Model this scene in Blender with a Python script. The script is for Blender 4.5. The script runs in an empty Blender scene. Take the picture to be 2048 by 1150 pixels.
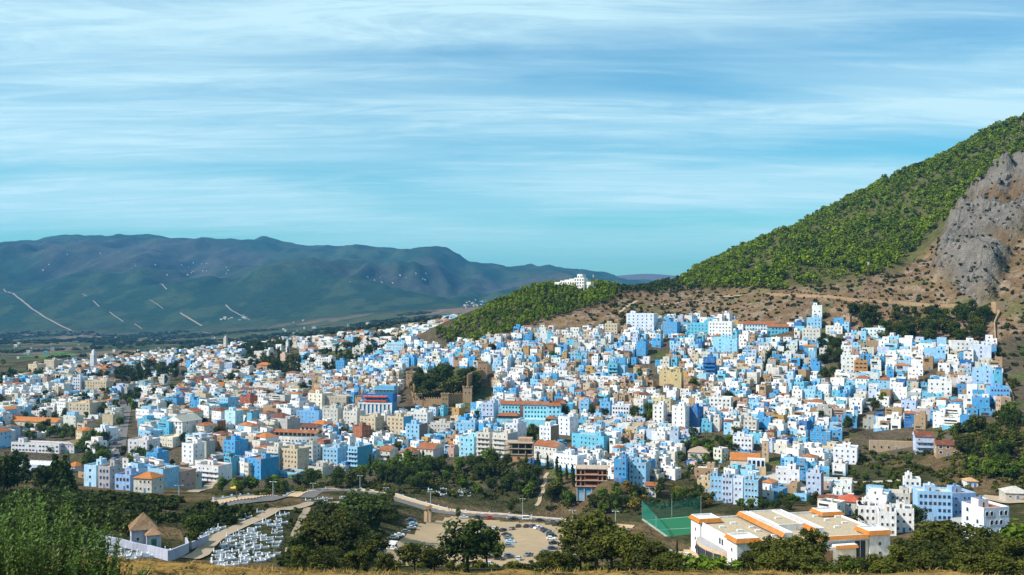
import bpy, bmesh, math, random
import numpy as np
from mathutils import Vector, Matrix

# ------------------------------------------------------------------ camera, sky, sun, exposure
sc = bpy.context.scene
C = sc.collection
RAD = math.radians
F = 1990.0            # focal length in photo pixels (photo is 2048 wide)
PX0, HOR = 1024.0, 590.0
ZC = 130.0            # eye height above the valley stream

cam_d = bpy.data.cameras.new('camera')
cam_d.sensor_width = 36.0
cam_d.lens = F / 2048.0 * 36.0
cam_d.shift_y = (HOR - 575.0) / 2048.0
cam_d.clip_start = 0.5
cam_d.clip_end = 40000.0
cam = bpy.data.objects.new('camera', cam_d)
cam.location = (0, 0, ZC)
cam.rotation_euler = (RAD(90), 0, 0)
C.objects.link(cam)
sc.camera = cam

SUN_EL, SUN_AZ = 43.0, 250.0     # elevation, compass heading of the sun (view looks along +Y = 0)

def build_world():
    w = bpy.data.worlds.new('World'); sc.world = w; w.use_nodes = True
    nt = w.node_tree; nt.nodes.clear()
    N = lambda t: nt.nodes.new(t)
    L = nt.links.new
    out = N('ShaderNodeOutputWorld'); bg = N('ShaderNodeBackground')
    sky = N('ShaderNodeTexSky'); sky.sky_type = 'NISHITA'; sky.sun_disc = False
    sky.sun_elevation = RAD(SUN_EL); sky.sun_rotation = RAD(SUN_AZ)
    sky.altitude = 600; sky.air_density = 1.3; sky.dust_density = 0.3; sky.ozone_density = 2.5
    hs = N('ShaderNodeHueSaturation'); hs.inputs['Saturation'].default_value = SKY_SAT; hs.inputs['Hue'].default_value = SKY_HUE
    hs.inputs['Value'].default_value = SKY_VAL
    L(sky.outputs[0], hs.inputs['Color'])
    tn = N('ShaderNodeMix'); tn.data_type = 'RGBA'; tn.blend_type = 'MULTIPLY'; tn.inputs['Factor'].default_value = 1
    L(hs.outputs[0], tn.inputs[6]); tn.inputs[7].default_value = SKY_TINT
    # thin high cloud: the view direction cut with a flat layer overhead
    tc = N('ShaderNodeTexCoord'); sep = N('ShaderNodeSeparateXYZ'); L(tc.outputs['Generated'], sep.inputs[0])
    zc = N('ShaderNodeMath'); zc.operation = 'MAXIMUM'; L(sep.outputs['Z'], zc.inputs[0]); zc.inputs[1].default_value = 0.0
    za = N('ShaderNodeMath'); za.operation = 'ADD'; L(zc.outputs[0], za.inputs[0]); za.inputs[1].default_value = 0.09
    dx = N('ShaderNodeMath'); dx.operation = 'DIVIDE'; L(sep.outputs['X'], dx.inputs[0]); L(za.outputs[0], dx.inputs[1])
    dy = N('ShaderNodeMath'); dy.operation = 'DIVIDE'; L(sep.outputs['Y'], dy.inputs[0]); L(za.outputs[0], dy.inputs[1])
    cb = N('ShaderNodeCombineXYZ'); L(dx.outputs[0], cb.inputs[0]); L(dy.outputs[0], cb.inputs[1])
    def noise(scale_xyz, rot, scale, detail, rough, dist, off=(0, 0, 0)):
        mp = N('ShaderNodeMapping'); L(cb.outputs[0], mp.inputs['Vector'])
        mp.inputs['Scale'].default_value = scale_xyz; mp.inputs['Rotation'].default_value = (0, 0, RAD(rot)); mp.inputs['Location'].default_value = off
        nz = N('ShaderNodeTexNoise'); L(mp.outputs[0], nz.inputs['Vector'])
        nz.inputs['Scale'].default_value = scale; nz.inputs['Detail'].default_value = detail
        nz.inputs['Roughness'].default_value = rough; nz.inputs['Distortion'].default_value = dist
        return nz.outputs[0]
    def ramp(src, a, b, hi=1.0):
        r = N('ShaderNodeMapRange'); r.interpolation_type = 'SMOOTHSTEP'; L(src, r.inputs['Value'])
        r.inputs['From Min'].default_value = a; r.inputs['From Max'].default_value = b; r.inputs['To Max'].default_value = hi
        return r.outputs[0]
    def mth(op, a, b):
        m = N('ShaderNodeMath'); m.operation = op
        for i, v in enumerate((a, b)):
            if isinstance(v, (int, float)): m.inputs[i].default_value = v
            else: L(v, m.inputs[i])
        return m.outputs[0]
    broad = ramp(noise((0.34, 1.0, 1), -5, 0.62, 3.5, 0.5, 0.4, CLOUD_OFF), 0.30, 0.56)
    streak = ramp(noise((0.14, 1.0, 1), -9, 3.2, 7.0, 0.62, 0.7, (1.7, 0.4, 0)), 0.34, 0.68)
    fib = ramp(noise((0.30, 1.1, 1), -24, 4.0, 8.0, 0.68, 1.6, (4.2, 1.3, 0)), 0.30, 0.75)
    cov = mth('MULTIPLY', broad, mth('ADD', 0.56, mth('ADD', mth('MULTIPLY', streak, 0.14), mth('MULTIPLY', fib, 0.24))))
    thin = mth('MULTIPLY', mth('MULTIPLY', streak, fib), 0.30)
    cov = mth('MINIMUM', mth('ADD', cov, thin), 0.92)
    cov = mth('MULTIPLY', cov, ramp(sep.outputs['Z'], 0.0, 0.10))
    mix = N('ShaderNodeMix'); mix.data_type = 'RGBA'
    L(cov, mix.inputs['Factor']); L(tn.outputs[2], mix.inputs[6]); mix.inputs[7].default_value = CLOUD_COL
    L(mix.outputs[2], bg.inputs['Color']); bg.inputs['Strength'].default_value = SKY_STR
    L(bg.outputs[0], out.inputs['Surface'])

SKY_STR, SKY_SAT, SKY_HUE, SKY_VAL = 0.060, 1.22, 0.5, 1.25
SKY_TINT = (0.44, 1.08, 1.22, 1)
CLOUD_COL = (8.0, 11.4, 12.4, 1); CLOUD_OFF = (0.6, 2.1, 0)
build_world()

sun_d = bpy.data.lights.new('sun', 'SUN'); sun_d.energy = 5.0; sun_d.angle = RAD(0.53); sun_d.color = (1.0, 0.94, 0.85)
sun = bpy.data.objects.new('sun', sun_d); C.objects.link(sun)
_a, _e = RAD(SUN_AZ), RAD(SUN_EL)
to_sun = Vector((math.sin(_a) * math.cos(_e), math.cos(_a) * math.cos(_e), math.sin(_e)))
sun.rotation_euler = to_sun.to_track_quat('Z', 'Y').to_euler()
sun.location = (0, 0, 500)

sc.view_settings.view_transform = 'Standard'; sc.view_settings.look = 'None'
sc.view_settings.exposure = 0.50; sc.view_settings.gamma = 1.0; sc.view_settings.use_curve_mapping = False
sc.render.engine = 'CYCLES'
sc.cycles.use_denoising = True
sc.cycles.max_bounces = 6; sc.cycles.diffuse_bounces = 1; sc.cycles.glossy_bounces = 2; sc.cycles.transparent_max_bounces = 12
sc.cycles.volume_bounces = 0
sc.cycles.transmission_bounces = 2

RNG = random.Random(7)
NPR = np.random.default_rng(11)

# ------------------------------------------------------------------ noise in numpy
def vnoise(x, y, seed=0):
    x = np.asarray(x, float); y = np.asarray(y, float)
    xi = np.floor(x).astype(np.int64); yi = np.floor(y).astype(np.int64)
    fx = x - xi; fy = y - yi
    fx = fx * fx * (3 - 2 * fx); fy = fy * fy * (3 - 2 * fy)
    def h(a, b):
        n = (a * 374761393 + b * 668265263 + seed * 974711) & 0xffffffff
        n = ((n ^ (n >> 13)) * 1274126177) & 0xffffffff
        n = n ^ (n >> 16)
        return (n & 0xffff) / 65535.0
    return (h(xi, yi) * (1 - fx) + h(xi + 1, yi) * fx) * (1 - fy) + (h(xi, yi + 1) * (1 - fx) + h(xi + 1, yi + 1) * fx) * fy
def fbm(x, y, oct=4, seed=0, g=0.5):
    s = 0; a = 1; t = 0
    for k in range(oct):
        s = s + a * vnoise(x * 2 ** k, y * 2 ** k, seed + k * 17); t += a; a *= g
    return s / t
def ridged(x, y, oct=4, seed=0):
    s = 0; a = 1; t = 0
    for k in range(oct):
        s = s + a * (1 - np.abs(2 * vnoise(x * 2 ** k, y * 2 ** k, seed + k * 31) - 1)); t += a; a *= 0.5
    return s / t
def inpoly(px, py, poly):
    px = np.asarray(px, float); py = np.asarray(py, float); ins = np.zeros(px.shape, bool)
    n = len(poly); j = n - 1
    for i in range(n):
        xi, yi = poly[i]; xj, yj = poly[j]
        if yi != yj:
            c = ((yi > py) != (yj > py)) & (px < (xj - xi) * (py - yi) / (yj - yi) + xi)
            ins ^= c
        j = i
    return ins
def sstep(a, b, x):
    t = np.clip((x - a) / (b - a), 0, 1); return t * t * (3 - 2 * t)

# ------------------------------------------------------------------ materials
def new_mat(name):
    m = bpy.data.materials.new(name); m.use_nodes = True
    nt = m.node_tree
    return m, nt, nt.nodes['Principled BSDF'], nt.nodes.new, nt.links.new
MATS = {}
def mat(name, col, rough=0.85, var=0.18, scale=1.5, bump=0.0, metal=0.0, spec=0.3):
    if name in MATS: return MATS[name]
    m, nt, b, N, L = new_mat(name)
    geo = N('ShaderNodeNewGeometry'); nz = N('ShaderNodeTexNoise'); nz.inputs['Scale'].default_value = scale
    nz.inputs['Detail'].default_value = 5; nz.inputs['Roughness'].default_value = 0.65
    L(geo.outputs['Position'], nz.inputs['Vector'])
    mx = N('ShaderNodeMix'); mx.data_type = 'RGBA'
    mx.inputs[6].default_value = tuple(c * (1 - var) for c in col) + (1,)
    mx.inputs[7].default_value = tuple(min(1, c * (1 + var)) for c in col) + (1,)
    L(nz.outputs[0], mx.inputs['Factor']); L(mx.outputs[2], b.inputs['Base Color'])
    b.inputs['Roughness'].default_value = rough; b.inputs['Metallic'].default_value = metal
    b.inputs['Specular IOR Level'].default_value = spec
    if bump:
        bp = N('ShaderNodeBump'); bp.inputs['Strength'].default_value = bump; bp.inputs['Distance'].default_value = 0.3
        L(nz.outputs[0], bp.inputs['Height']); L(bp.outputs[0], b.inputs['Normal'])
    MATS[name] = m
    return m
def paint_mat():
    """Limewash and render: each wall's own colour comes from its colour attribute, worn by two sizes of stain."""
    m, nt, b, N, L = new_mat('limewash')
    at = N('ShaderNodeAttribute'); at.attribute_name = 'Col'
    geo = N('ShaderNodeNewGeometry')
    mp = N('ShaderNodeMapping'); mp.inputs['Scale'].default_value = (1, 1, 0.35); L(geo.outputs['Position'], mp.inputs['Vector'])
    n1 = N('ShaderNodeTexNoise'); n1.inputs['Scale'].default_value = 0.9; n1.inputs['Detail'].default_value = 6; n1.inputs['Roughness'].default_value = 0.7
    L(mp.outputs[0], n1.inputs['Vector'])
    r = N('ShaderNodeMapRange'); L(n1.outputs[0], r.inputs['Value']); r.inputs['From Min'].default_value = 0.3; r.inputs['From Max'].default_value = 0.62
    r.inputs['To Min'].default_value = 0.70; r.inputs['To Max'].default_value = 1.05
    mx = N('ShaderNodeMix'); mx.data_type = 'RGBA'; mx.blend_type = 'MULTIPLY'; mx.inputs['Factor'].default_value = 1
    L(at.outputs['Color'], mx.inputs[6]); L(r.outputs[0], mx.inputs[7])
    mp2 = N('ShaderNodeMapping'); mp2.inputs['Scale'].default_value = (1, 1, 0.10); L(geo.outputs['Position'], mp2.inputs['Vector'])
    n2 = N('ShaderNodeTexNoise'); n2.inputs['Scale'].default_value = 2.2; n2.inputs['Detail'].default_value = 4; L(mp2.outputs[0], n2.inputs['Vector'])
    n3 = N('ShaderNodeTexNoise'); n3.inputs['Scale'].default_value = 0.16; n3.inputs['Detail'].default_value = 6; n3.inputs['Roughness'].default_value = 0.7; L(geo.outputs['Position'], n3.inputs['Vector'])
    ad = N('ShaderNodeMath'); ad.operation = 'MULTIPLY_ADD'; L(n2.outputs[0], ad.inputs[0]); ad.inputs[1].default_value = 0.45; L(n3.outputs[0], ad.inputs[2])
    r2 = N('ShaderNodeMapRange'); L(ad.outputs[0], r2.inputs['Value']); r2.inputs['From Min'].default_value = 0.74; r2.inputs['From Max'].default_value = 0.98; r2.inputs['To Max'].default_value = 0.6
    mw = N('ShaderNodeMix'); mw.data_type = 'RGBA'; L(r2.outputs[0], mw.inputs['Factor']); L(mx.outputs[2], mw.inputs[6]); mw.inputs[7].default_value = (0.33, 0.26, 0.19, 1)
    mx = mw
    L(mx.outputs[2], b.inputs['Base Color']); b.inputs['Roughness'].default_value = 0.9; b.inputs['Specular IOR Level'].default_value = 0.15
    return m
PAINT = paint_mat()
def glass_mat():
    m, nt, b, N, L = new_mat('window_glass')
    b.inputs['Base Color'].default_value = (0.03, 0.04, 0.055, 1); b.inputs['Roughness'].default_value = 0.25
    b.inputs['Specular IOR Level'].default_value = 0.4
    return m
GLASS = glass_mat()
def leaf_mat(name, dark, light, sc_=0.35, trans=0.25, rnd=0.35):
    m, nt, b, N, L = new_mat(name)
    geo = N('ShaderNodeNewGeometry'); nz = N('ShaderNodeTexNoise'); nz.inputs['Scale'].default_value = sc_; nz.inputs['Detail'].default_value = 4
    L(geo.outputs['Position'], nz.inputs['Vector'])
    oi = N('ShaderNodeObjectInfo')
    at = N('ShaderNodeAttribute'); at.attribute_name = 'Tone'
    a1 = N('ShaderNodeMath'); a1.operation = 'MULTIPLY_ADD'; L(oi.outputs['Random'], a1.inputs[0]); a1.inputs[1].default_value = rnd; L(nz.outputs[0], a1.inputs[2])
    a2 = N('ShaderNodeMath'); a2.operation = 'ADD'; L(a1.outputs[0], a2.inputs[0]); L(at.outputs['Fac'], a2.inputs[1])
    r = N('ShaderNodeMapRange'); L(a2.outputs[0], r.inputs['Value']); r.inputs['From Min'].default_value = 0.25; r.inputs['From Max'].default_value = 1.15
    mx = N('ShaderNodeMix'); mx.data_type = 'RGBA'; L(r.outputs[0], mx.inputs['Factor'])
    mx.inputs[6].default_value = dark + (1,); mx.inputs[7].default_value = light + (1,)
    tr = N('ShaderNodeBsdfTranslucent'); L(mx.outputs[2], tr.inputs['Color'])
    L(mx.outputs[2], b.inputs['Base Color']); b.inputs['Roughness'].default_value = 0.7; b.inputs['Specular IOR Level'].default_value = 0.15
    ms = N('ShaderNodeMixShader'); ms.inputs[0].default_value = trans
    L(b.outputs[0], ms.inputs[1]); L(tr.outputs[0], ms.inputs[2])
    L(ms.outputs[0], nt.nodes['Material Output'].inputs['Surface'])
    MATS[name] = m
    return m
LEAF_PINE = leaf_mat('leaf_pine', (0.014, 0.036, 0.002), (0.190, 0.250, 0.004), 0.03)
LEAF_DARK = leaf_mat('leaf_dark', (0.010, 0.022, 0.004), (0.070, 0.100, 0.010), 0.25)
LEAF_OLIVE = leaf_mat('leaf_olive', (0.018, 0.026, 0.004), (0.115, 0.120, 0.014), 0.4)
LEAF_FRESH = leaf_mat('leaf_fresh', (0.024, 0.056, 0.005), (0.130, 0.190, 0.010), 0.3)
LEAF_SCRUB = leaf_mat('leaf_scrub', (0.008, 0.017, 0.003), (0.052, 0.068, 0.008), 0.12)
LEAF_AUTUMN = leaf_mat('leaf_autumn', (0.10, 0.075, 0.012), (0.28, 0.19, 0.02), 0.4)
BARK = mat('bark', (0.10, 0.075, 0.055), 0.95, 0.35, 3.0)

# ------------------------------------------------------------------ objects
def link(o, parent=None):
    C.objects.link(o)
    if parent is not None: o.parent = parent
    return o
def tag(o, label=None, cat=None, group=None, kind=None):
    if label: o['label'] = label
    if cat: o['category'] = cat
    if group: o['group'] = group
    if kind: o['kind'] = kind
    return o
def empty(name, loc, rz=0.0, label=None, cat=None, group=None):
    o = bpy.data.objects.new(name, None); o.empty_display_size = 0.5
    o.location = loc; o.rotation_euler = (0, 0, rz); C.objects.link(o)
    return tag(o, label, cat, group)
def mesh_np(name, verts, faces, mats, cols=None, midx=None, smooth=False, tone=None):
    """verts (n,3); faces (m,4) or (m,3) array or list; cols per face rgb."""
    me = bpy.data.meshes.new(name)
    verts = np.asarray(verts, np.float32)
    if isinstance(faces, np.ndarray):
        m, k = faces.shape
        me.vertices.add(len(verts)); me.vertices.foreach_set('co', verts.ravel())
        me.loops.add(m * k); me.loops.foreach_set('vertex_index', faces.astype(np.int32).ravel())
        me.polygons.add(m); me.polygons.foreach_set('loop_start', np.arange(0, m * k, k, dtype=np.int32))
        cnt = np.full(m, k)
    else:
        cnt = np.array([len(f) for f in faces]); m = len(faces)
        me.vertices.add(len(verts)); me.vertices.foreach_set('co', verts.ravel())
        flat = np.fromiter((i for f in faces for i in f), np.int32)
        me.loops.add(len(flat)); me.loops.foreach_set('vertex_index', flat)
        me.polygons.add(m); me.polygons.foreach_set('loop_start', np.concatenate(([0], np.cumsum(cnt)[:-1])).astype(np.int32))
    me.update(calc_edges=True)
    for mt in mats: me.materials.append(mt)
    if midx is not None: me.polygons.foreach_set('material_index', np.asarray(midx, np.int32))
    if cols is not None:
        cols = np.asarray(cols, np.float32)
        rgba = np.ones((len(cols), 4), np.float32); rgba[:, :3] = cols
        at = me.color_attributes.new('Col', 'FLOAT_COLOR', 'CORNER')
        at.data.foreach_set('color', np.repeat(rgba, cnt, axis=0).ravel())
    if tone is not None:
        at = me.attributes.new('Tone', 'FLOAT', 'FACE'); at.data.foreach_set('value', np.asarray(tone, np.float32))
    me.polygons.foreach_set('use_smooth', np.full(m, bool(smooth)))
    me.validate()
    return me

class Acc:
    """Collects simple solids; every face has its own colour and material slot (0 paint, 1 glass)."""
    def __init__(s, ox=0, oy=0, oz=0, rot=0.0):
        s.v = []; s.f = []; s.c = []; s.m = []; s.set(ox, oy, oz, rot)
    def set(s, ox, oy, oz, rot):
        s.o = (ox, oy, oz); s.cs = math.cos(rot); s.sn = math.sin(rot); return s
    def p(s, x, y, z):
        s.v.append((s.o[0] + x * s.cs - y * s.sn, s.o[1] + x * s.sn + y * s.cs, s.o[2] + z))
    def face(s, idx, c, m=0):
        s.f.append(idx); s.c.append(c); s.m.append(m)
    def box(s, x0, x1, y0, y1, z0, z1, c, top=None, m=0, bottom=True):
        b = len(s.v)
        for z in (z0, z1):
            s.p(x0, y0, z); s.p(x1, y0, z); s.p(x1, y1, z); s.p(x0, y1, z)
        for i in range(4):
            j = (i + 1) % 4; s.face((b + i, b + j, b + 4 + j, b + 4 + i), c, m)
        s.face((b + 4, b + 5, b + 6, b + 7), top or c, m)
        if bottom: s.face((b + 3, b + 2, b + 1, b), c, m)
    def tub(s, x0, x1, y0, y1, z0, z1, par, t, c, floor, rim=None):
        b = len(s.v); zt = z1 + par
        for (a0, a1, b0, b1, z) in ((x0, x1, y0, y1, z0), (x0, x1, y0, y1, zt), (x0 + t, x1 - t, y0 + t, y1 - t, zt), (x0 + t, x1 - t, y0 + t, y1 - t, z1)):
            s.p(a0, b0, z); s.p(a1, b0, z); s.p(a1, b1, z); s.p(a0, b1, z)
        for k, cc in ((0, c), (4, rim or c), (8, c)):
            for i in range(4):
                j = (i + 1) % 4; s.face((b + k + i, b + k + j, b + k + 4 + j, b + k + 4 + i), cc)
        s.face((b + 12, b + 13, b + 14, b + 15), floor)
    def gable(s, x0, x1, y0, y1, z, h, c, cw, ov=0.4, along='x', hip=0.0):
        b = len(s.v); x0 -= ov; x1 += ov; y0 -= ov; y1 += ov
        s.p(x0, y0, z); s.p(x1, y0, z); s.p(x1, y1, z); s.p(x0, y1, z)
        if along == 'x':
            ym = (y0 + y1) / 2; s.p(x0 + hip, ym, z + h); s.p(x1 - hip, ym, z + h)
            s.face((b, b + 1, b + 5, b + 4), c); s.face((b + 2, b + 3, b + 4, b + 5), c)
            s.face((b + 1, b + 2, b + 5), c if hip else cw); s.face((b + 3, b, b + 4), c if hip else cw)
        else:
            xm = (x0 + x1) / 2; s.p(xm, y0 + hip, z + h); s.p(xm, y1 - hip, z + h)
            s.face((b + 1, b + 2, b + 5, b + 4), c); s.face((b + 3, b, b + 4, b + 5), c)
            s.face((b, b + 1, b + 4), c if hip else cw); s.face((b + 2, b + 3, b + 5), c if hip else cw)
        s.face((b + 3, b + 2, b + 1, b), cw)
    def quad(s, pts, c, m=0):
        b = len(s.v)
        for q in pts: s.p(*q)
        s.face(tuple(range(b, b + len(pts))), c, m)
    def prism(s, poly, z0, z1, c, top=None, m=0):
        b = len(s.v); n = len(poly)
        for z in (z0, z1):
            for (x, y) in poly: s.p(x, y, z)
        for i in range(n):
            j = (i + 1) % n; s.face((b + i, b + j, b + n + j, b + n + i), c, m)
        s.face(tuple(range(b + n, b + 2 * n)), top or c, m); s.face(tuple(range(b + n - 1, b - 1, -1)), c, m)
    def cyl(s, x, y, z0, z1, r0, r1, n, c, m=0):
        b = len(s.v)
        for z, r in ((z0, r0), (z1, r1)):
            for i in range(n):
                a = 2 * math.pi * i / n; s.p(x + r * math.cos(a), y + r * math.sin(a), z)
        for i in range(n):
            j = (i + 1) % n; s.face((b + i, b + j, b + n + j, b + n + i), c, m)
        s.face(tuple(range(b + n, b + 2 * n)), c, m); s.face(tuple(range(b + n - 1, b - 1, -1)), c, m)
    def mesh(s, name, mats=None):
        return mesh_np(name, s.v, s.f, mats or [PAINT, GLASS], s.c, s.m)
    def obj(s, name, parent=None, mats=None):
        return link(bpy.data.objects.new(name, s.mesh(name, mats)), parent)

# ------------------------------------------------------------------ the ground: one height field fitted through surveyed points
# (photo x, photo y, distance): where the ground shows at that pixel, how far it is judged to be from house, car and tree sizes
CP = [
 # own hillside and its edge
 (600,1149,35),(900,1148,36),(1200,1148,36),(1500,1150,36),(1800,1153,36),(2100,1153,36),(2400,1153,36),(450,1138,34),(300,1124,32),(150,1110,30),(0,1108,30),(-250,1105,30),(-500,1105,30),
 # shrine, graveyard, mound
 (300,1090,240),(200,1082,235),(500,1092,265),(420,1112,245),(560,1095,265),(550,1020,350),(480,1050,310),(600,995,430),(420,1045,310),(330,1035,320),(100,1040,260),(20,1000,300),(100,1000,330),(250,1000,380),(350,985,480),(200,960,560),(0,950,560),(-200,950,560),(-200,1000,300),
 (740,1010,450),(760,1052,425),(700,1050,390),(650,1100,290),(750,1122,300),(880,1131,262),(680,1020,420),
 # car park and road
 (800,1100,372),(830,1065,430),(850,1035,480),(1040,1090,395),(1040,1060,440),(1040,1045,470),(960,1112,355),(1100,1100,380),(960,1131,338),(1130,1070,420),(1200,1090,395),(1120,1128,330),
 (488,1003,470),(560,992,510),(632,982,540),(700,980,555),(761,987,545),(861,1020,500),(1000,1030,490),(1142,1042,475),(1230,1050,465),
 # ravine
 (900,985,580),(1000,980,600),(1100,990,580),(1180,1000,560),(800,965,610),(640,965,620),(1250,1010,540),
 # hall and pitch
 (1340,1060,455),(1310,1035,497),(1400,1030,486),(1400,1090,408),(1478,1140,368),(1600,1120,382),(1750,1100,397),(1650,1060,430),(1500,1040,450),(1350,1110,385),(1280,1090,395),
 # right: stream bank and road
 (1850,1080,400),(1900,1050,430),(1960,1020,465),(2035,1082,350),(2000,985,490),(2048,1010,440),(1700,1000,520),(1560,1000,520),(1450,990,550),(1850,1000,500),(2100,1100,330),(2300,1000,430),
 # lower edge of the town
 (720,940,680),(850,920,690),(960,915,665),(1060,930,622),(1185,985,560),(1300,980,565),(1250,950,600),(560,955,650),(400,960,640),(300,975,590),
 (1700,930,600),(1550,930,600),(1400,930,620),(1900,930,560),(2040,930,520),(2300,900,540),
 (2040,860,580),(1900,860,620),(1700,870,660),(1500,880,650),(1300,880,680),(1100,880,700),(900,870,740),(700,880,740),(500,890,730),(300,890,730),(100,900,720),(0,900,720),(-250,900,720),(-500,900,720),
 (1100,800,800),(850,800,830),(600,800,900),(400,800,950),(200,800,980),(0,800,980),(-250,800,980),(-500,800,980),
 (1300,780,800),(1500,780,780),(1700,780,750),(1900,780,700),(2030,790,650),(2250,760,680),
 (1100,720,900),(1300,700,900),(1500,700,870),(1700,700,830),(1850,690,810),(1980,690,770),(2200,650,780),
 (900,720,950),(700,740,1080),(500,740,1250),(300,740,1350),(100,750,1250),(0,760,1150),(-250,760,1150),
 (1280,655,960),(1100,660,980),(1450,650,930),(1600,640,900),(1750,650,870),(1900,640,850),(1985,620,850),
 (1000,680,960),(930,688,1000),(800,690,1150),(700,700,1350),(860,655,1750),(930,635,1950),(800,662,1800),(600,688,1600),(450,700,1750),(350,712,1750),(200,715,1700),(60,735,1500),(-250,735,1500),
 # valley floor
 (0,718,1950),(200,700,2400),(500,690,2450),(700,665,2500),(-250,715,1950),(-500,715,1950),(0,690,3000),(300,690,3000),(300,676,4000),(0,673,4200),(600,672,3300),(800,642,3600),(900,618,4500),(1000,604,5500),(-300,673,4200),(-300,690,3000),
 (0,660,4700),(300,664,4600),(600,640,4700),(-300,660,4700),
 # far slope
 (0,600,5400),(300,600,5500),(600,585,5700),(800,580,6000),(900,575,6500),(-300,600,5400),(0,545,6200),(300,560,6300),(600,550,6800),(800,545,7200),(1000,565,7500),(100,520,7200),(400,530,7500),(600,520,7900),(800,522,8100),
 # pine hill and the ridge behind the town
 (1145,574,1150),(1060,582,1120),(1000,606,1085),(950,631,1055),(905,654,1030),(1230,576,1150),(1300,582,1180),(1360,568,1230),(1200,612,1050),(1100,622,1030),(1040,640,1010),(1300,612,1050),(1400,610,1030),(1500,600,1000),(1600,587,980),(1700,578,950),(1400,590,1110),(1320,595,1110),
 # mountain
 (1400,565,1190),(1500,562,1100),(1600,545,1075),(1700,545,1030),(1800,562,970),(1900,590,895),(2000,582,870),(2048,600,840),(2200,560,860),
 (1600,500,1200),(1700,450,1250),(1800,450,1180),(1900,450,1100),(2000,460,1020),(2048,455,1000),(1900,380,1220),(2000,350,1150),(2048,330,1150),(2200,300,1150),(2500,400,950),(2500,250,1150),
]
SKYL = [(-500,500),(-250,498),(-60,495),(0,494),(60,492),(120,477),(200,474),(255,477),(295,470),(345,473),(380,480),(405,474),(440,481),(480,482),(540,484),(590,487),(650,497),(700,492),(760,502),(800,501),(840,497),(870,504),(890,504),(940,522),(1010,541),(1075,536),(1110,545),(1150,555)]
for x, y in SKYL: CP.append((x, y, 9000 if x < 1000 else 9800))
for x, y in [(1190,557),(1230,553),(1260,549),(1310,547),(1350,552),(1450,556),(1700,560),(2048,560)]: CP.append((x, y, 12500))
for x, y, Y in [(1385,548,1430),(1400,537,1410),(1450,517,1415),(1500,499,1425),(1590,456,1450),(1680,416,1480),(1780,364,1505),(1840,335,1512),(1900,306,1525),(1980,264,1545),(2048,232,1560),(2300,110,1600),(2600,10,1700)]: CP.append((x, y, Y))
# (photo x, distance, height against the eye): hidden ground
CW = []
for x in (-500, -200, 100, 400, 700, 1000, 1300, 1600, 1900, 2200, 2500):
    CW += [(x, 2, -1.75), (x, 10, -3.5), (x, 20, -6.0)]
    if x > 500: CW += [(x, 60, -18.2), (x, 100, -30), (x, 150, -43.5), (x, 200, -56)]
    else: CW += [(x, 60, -17.2), (x, 100, -27.6), (x, 150, -41)]
    if x > 1100: CW += [(x, 260, -72), (x, 310, -86 if x < 1750 else -80)]
    CW += [(x, 16000, -50)]
CW += [(1145,1400,-25),(1000,1300,-40),(900,1250,-52),(950,1500,-52),(1300,1500,-15),(1300,2500,-95),(1100,2500,-95),(1100,1800,-60),(1300,6000,-60),(1150,6000,-40),(1500,6000,-80),
       (1500,1900,30),(1780,1950,120),(2048,2100,190),(1400,1800,0),(2400,2200,230),(1600,3500,-60),(2000,3500,-20),(1700,8000,0),(2100,8000,0),(2500,8000,0),
       (0,11000,250),(400,11000,300),(800,11000,250),(1100,11500,80),(-300,11000,250)]
_pts = np.array([((x - PX0) / F, math.log(Y), -(y - HOR) / F) for x, y, Y in CP] + [((x - PX0) / F, math.log(Y), z / Y) for x, Y, z in CW])
def _tps(r2): return 0.5 * r2 * np.log(r2 + 1e-12)
def _fit(P, lam=2e-6):
    n = len(P); d = P[:, None, :2] - P[None, :, :2]; K = _tps((d ** 2).sum(-1)) + lam * np.eye(n)
    Q = np.c_[np.ones(n), P[:, :2]]
    A = np.zeros((n + 3, n + 3)); A[:n, :n] = K; A[:n, n:] = Q; A[n:, :n] = Q.T
    return np.linalg.solve(A, np.r_[P[:, 2], 0, 0, 0])
_w = _fit(_pts)
def _eval(u, v):
    out = _w[-3] + _w[-2] * u + _w[-1] * v
    for (a, b, _), w in zip(_pts, _w[:-3]):
        out = out + w * _tps((u - a) ** 2 + (v - b) ** 2)
    return out
def _axis(segs):
    r = []
    for a, b, d in segs: r += list(np.arange(a, b - 1e-9, d))
    return np.array(r + [segs[-1][1]])
GU = _axis([(-0.98, -0.56, 0.02), (-0.56, 0.56, 0.0036), (0.56, 0.98, 0.02)])
_ln = math.log
GV = _axis([(_ln(1.5), _ln(20), 0.06), (_ln(20), _ln(45), 0.012), (_ln(45), _ln(200), 0.03), (_ln(200), _ln(620), 0.008), (_ln(620), _ln(850), 0.010), (_ln(850), _ln(1600), 0.0048), (_ln(1600), _ln(4500), 0.016), (_ln(4500), _ln(10000), 0.007), (_ln(10000), _ln(16500), 0.03)])
UU, VV = np.meshgrid(GU, GV)
SS = _eval(UU, VV)
YY = np.exp(VV); XX = UU * YY; ZZ = SS * YY
PXX = PX0 + UU * F; PYY = HOR - SS * F
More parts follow.
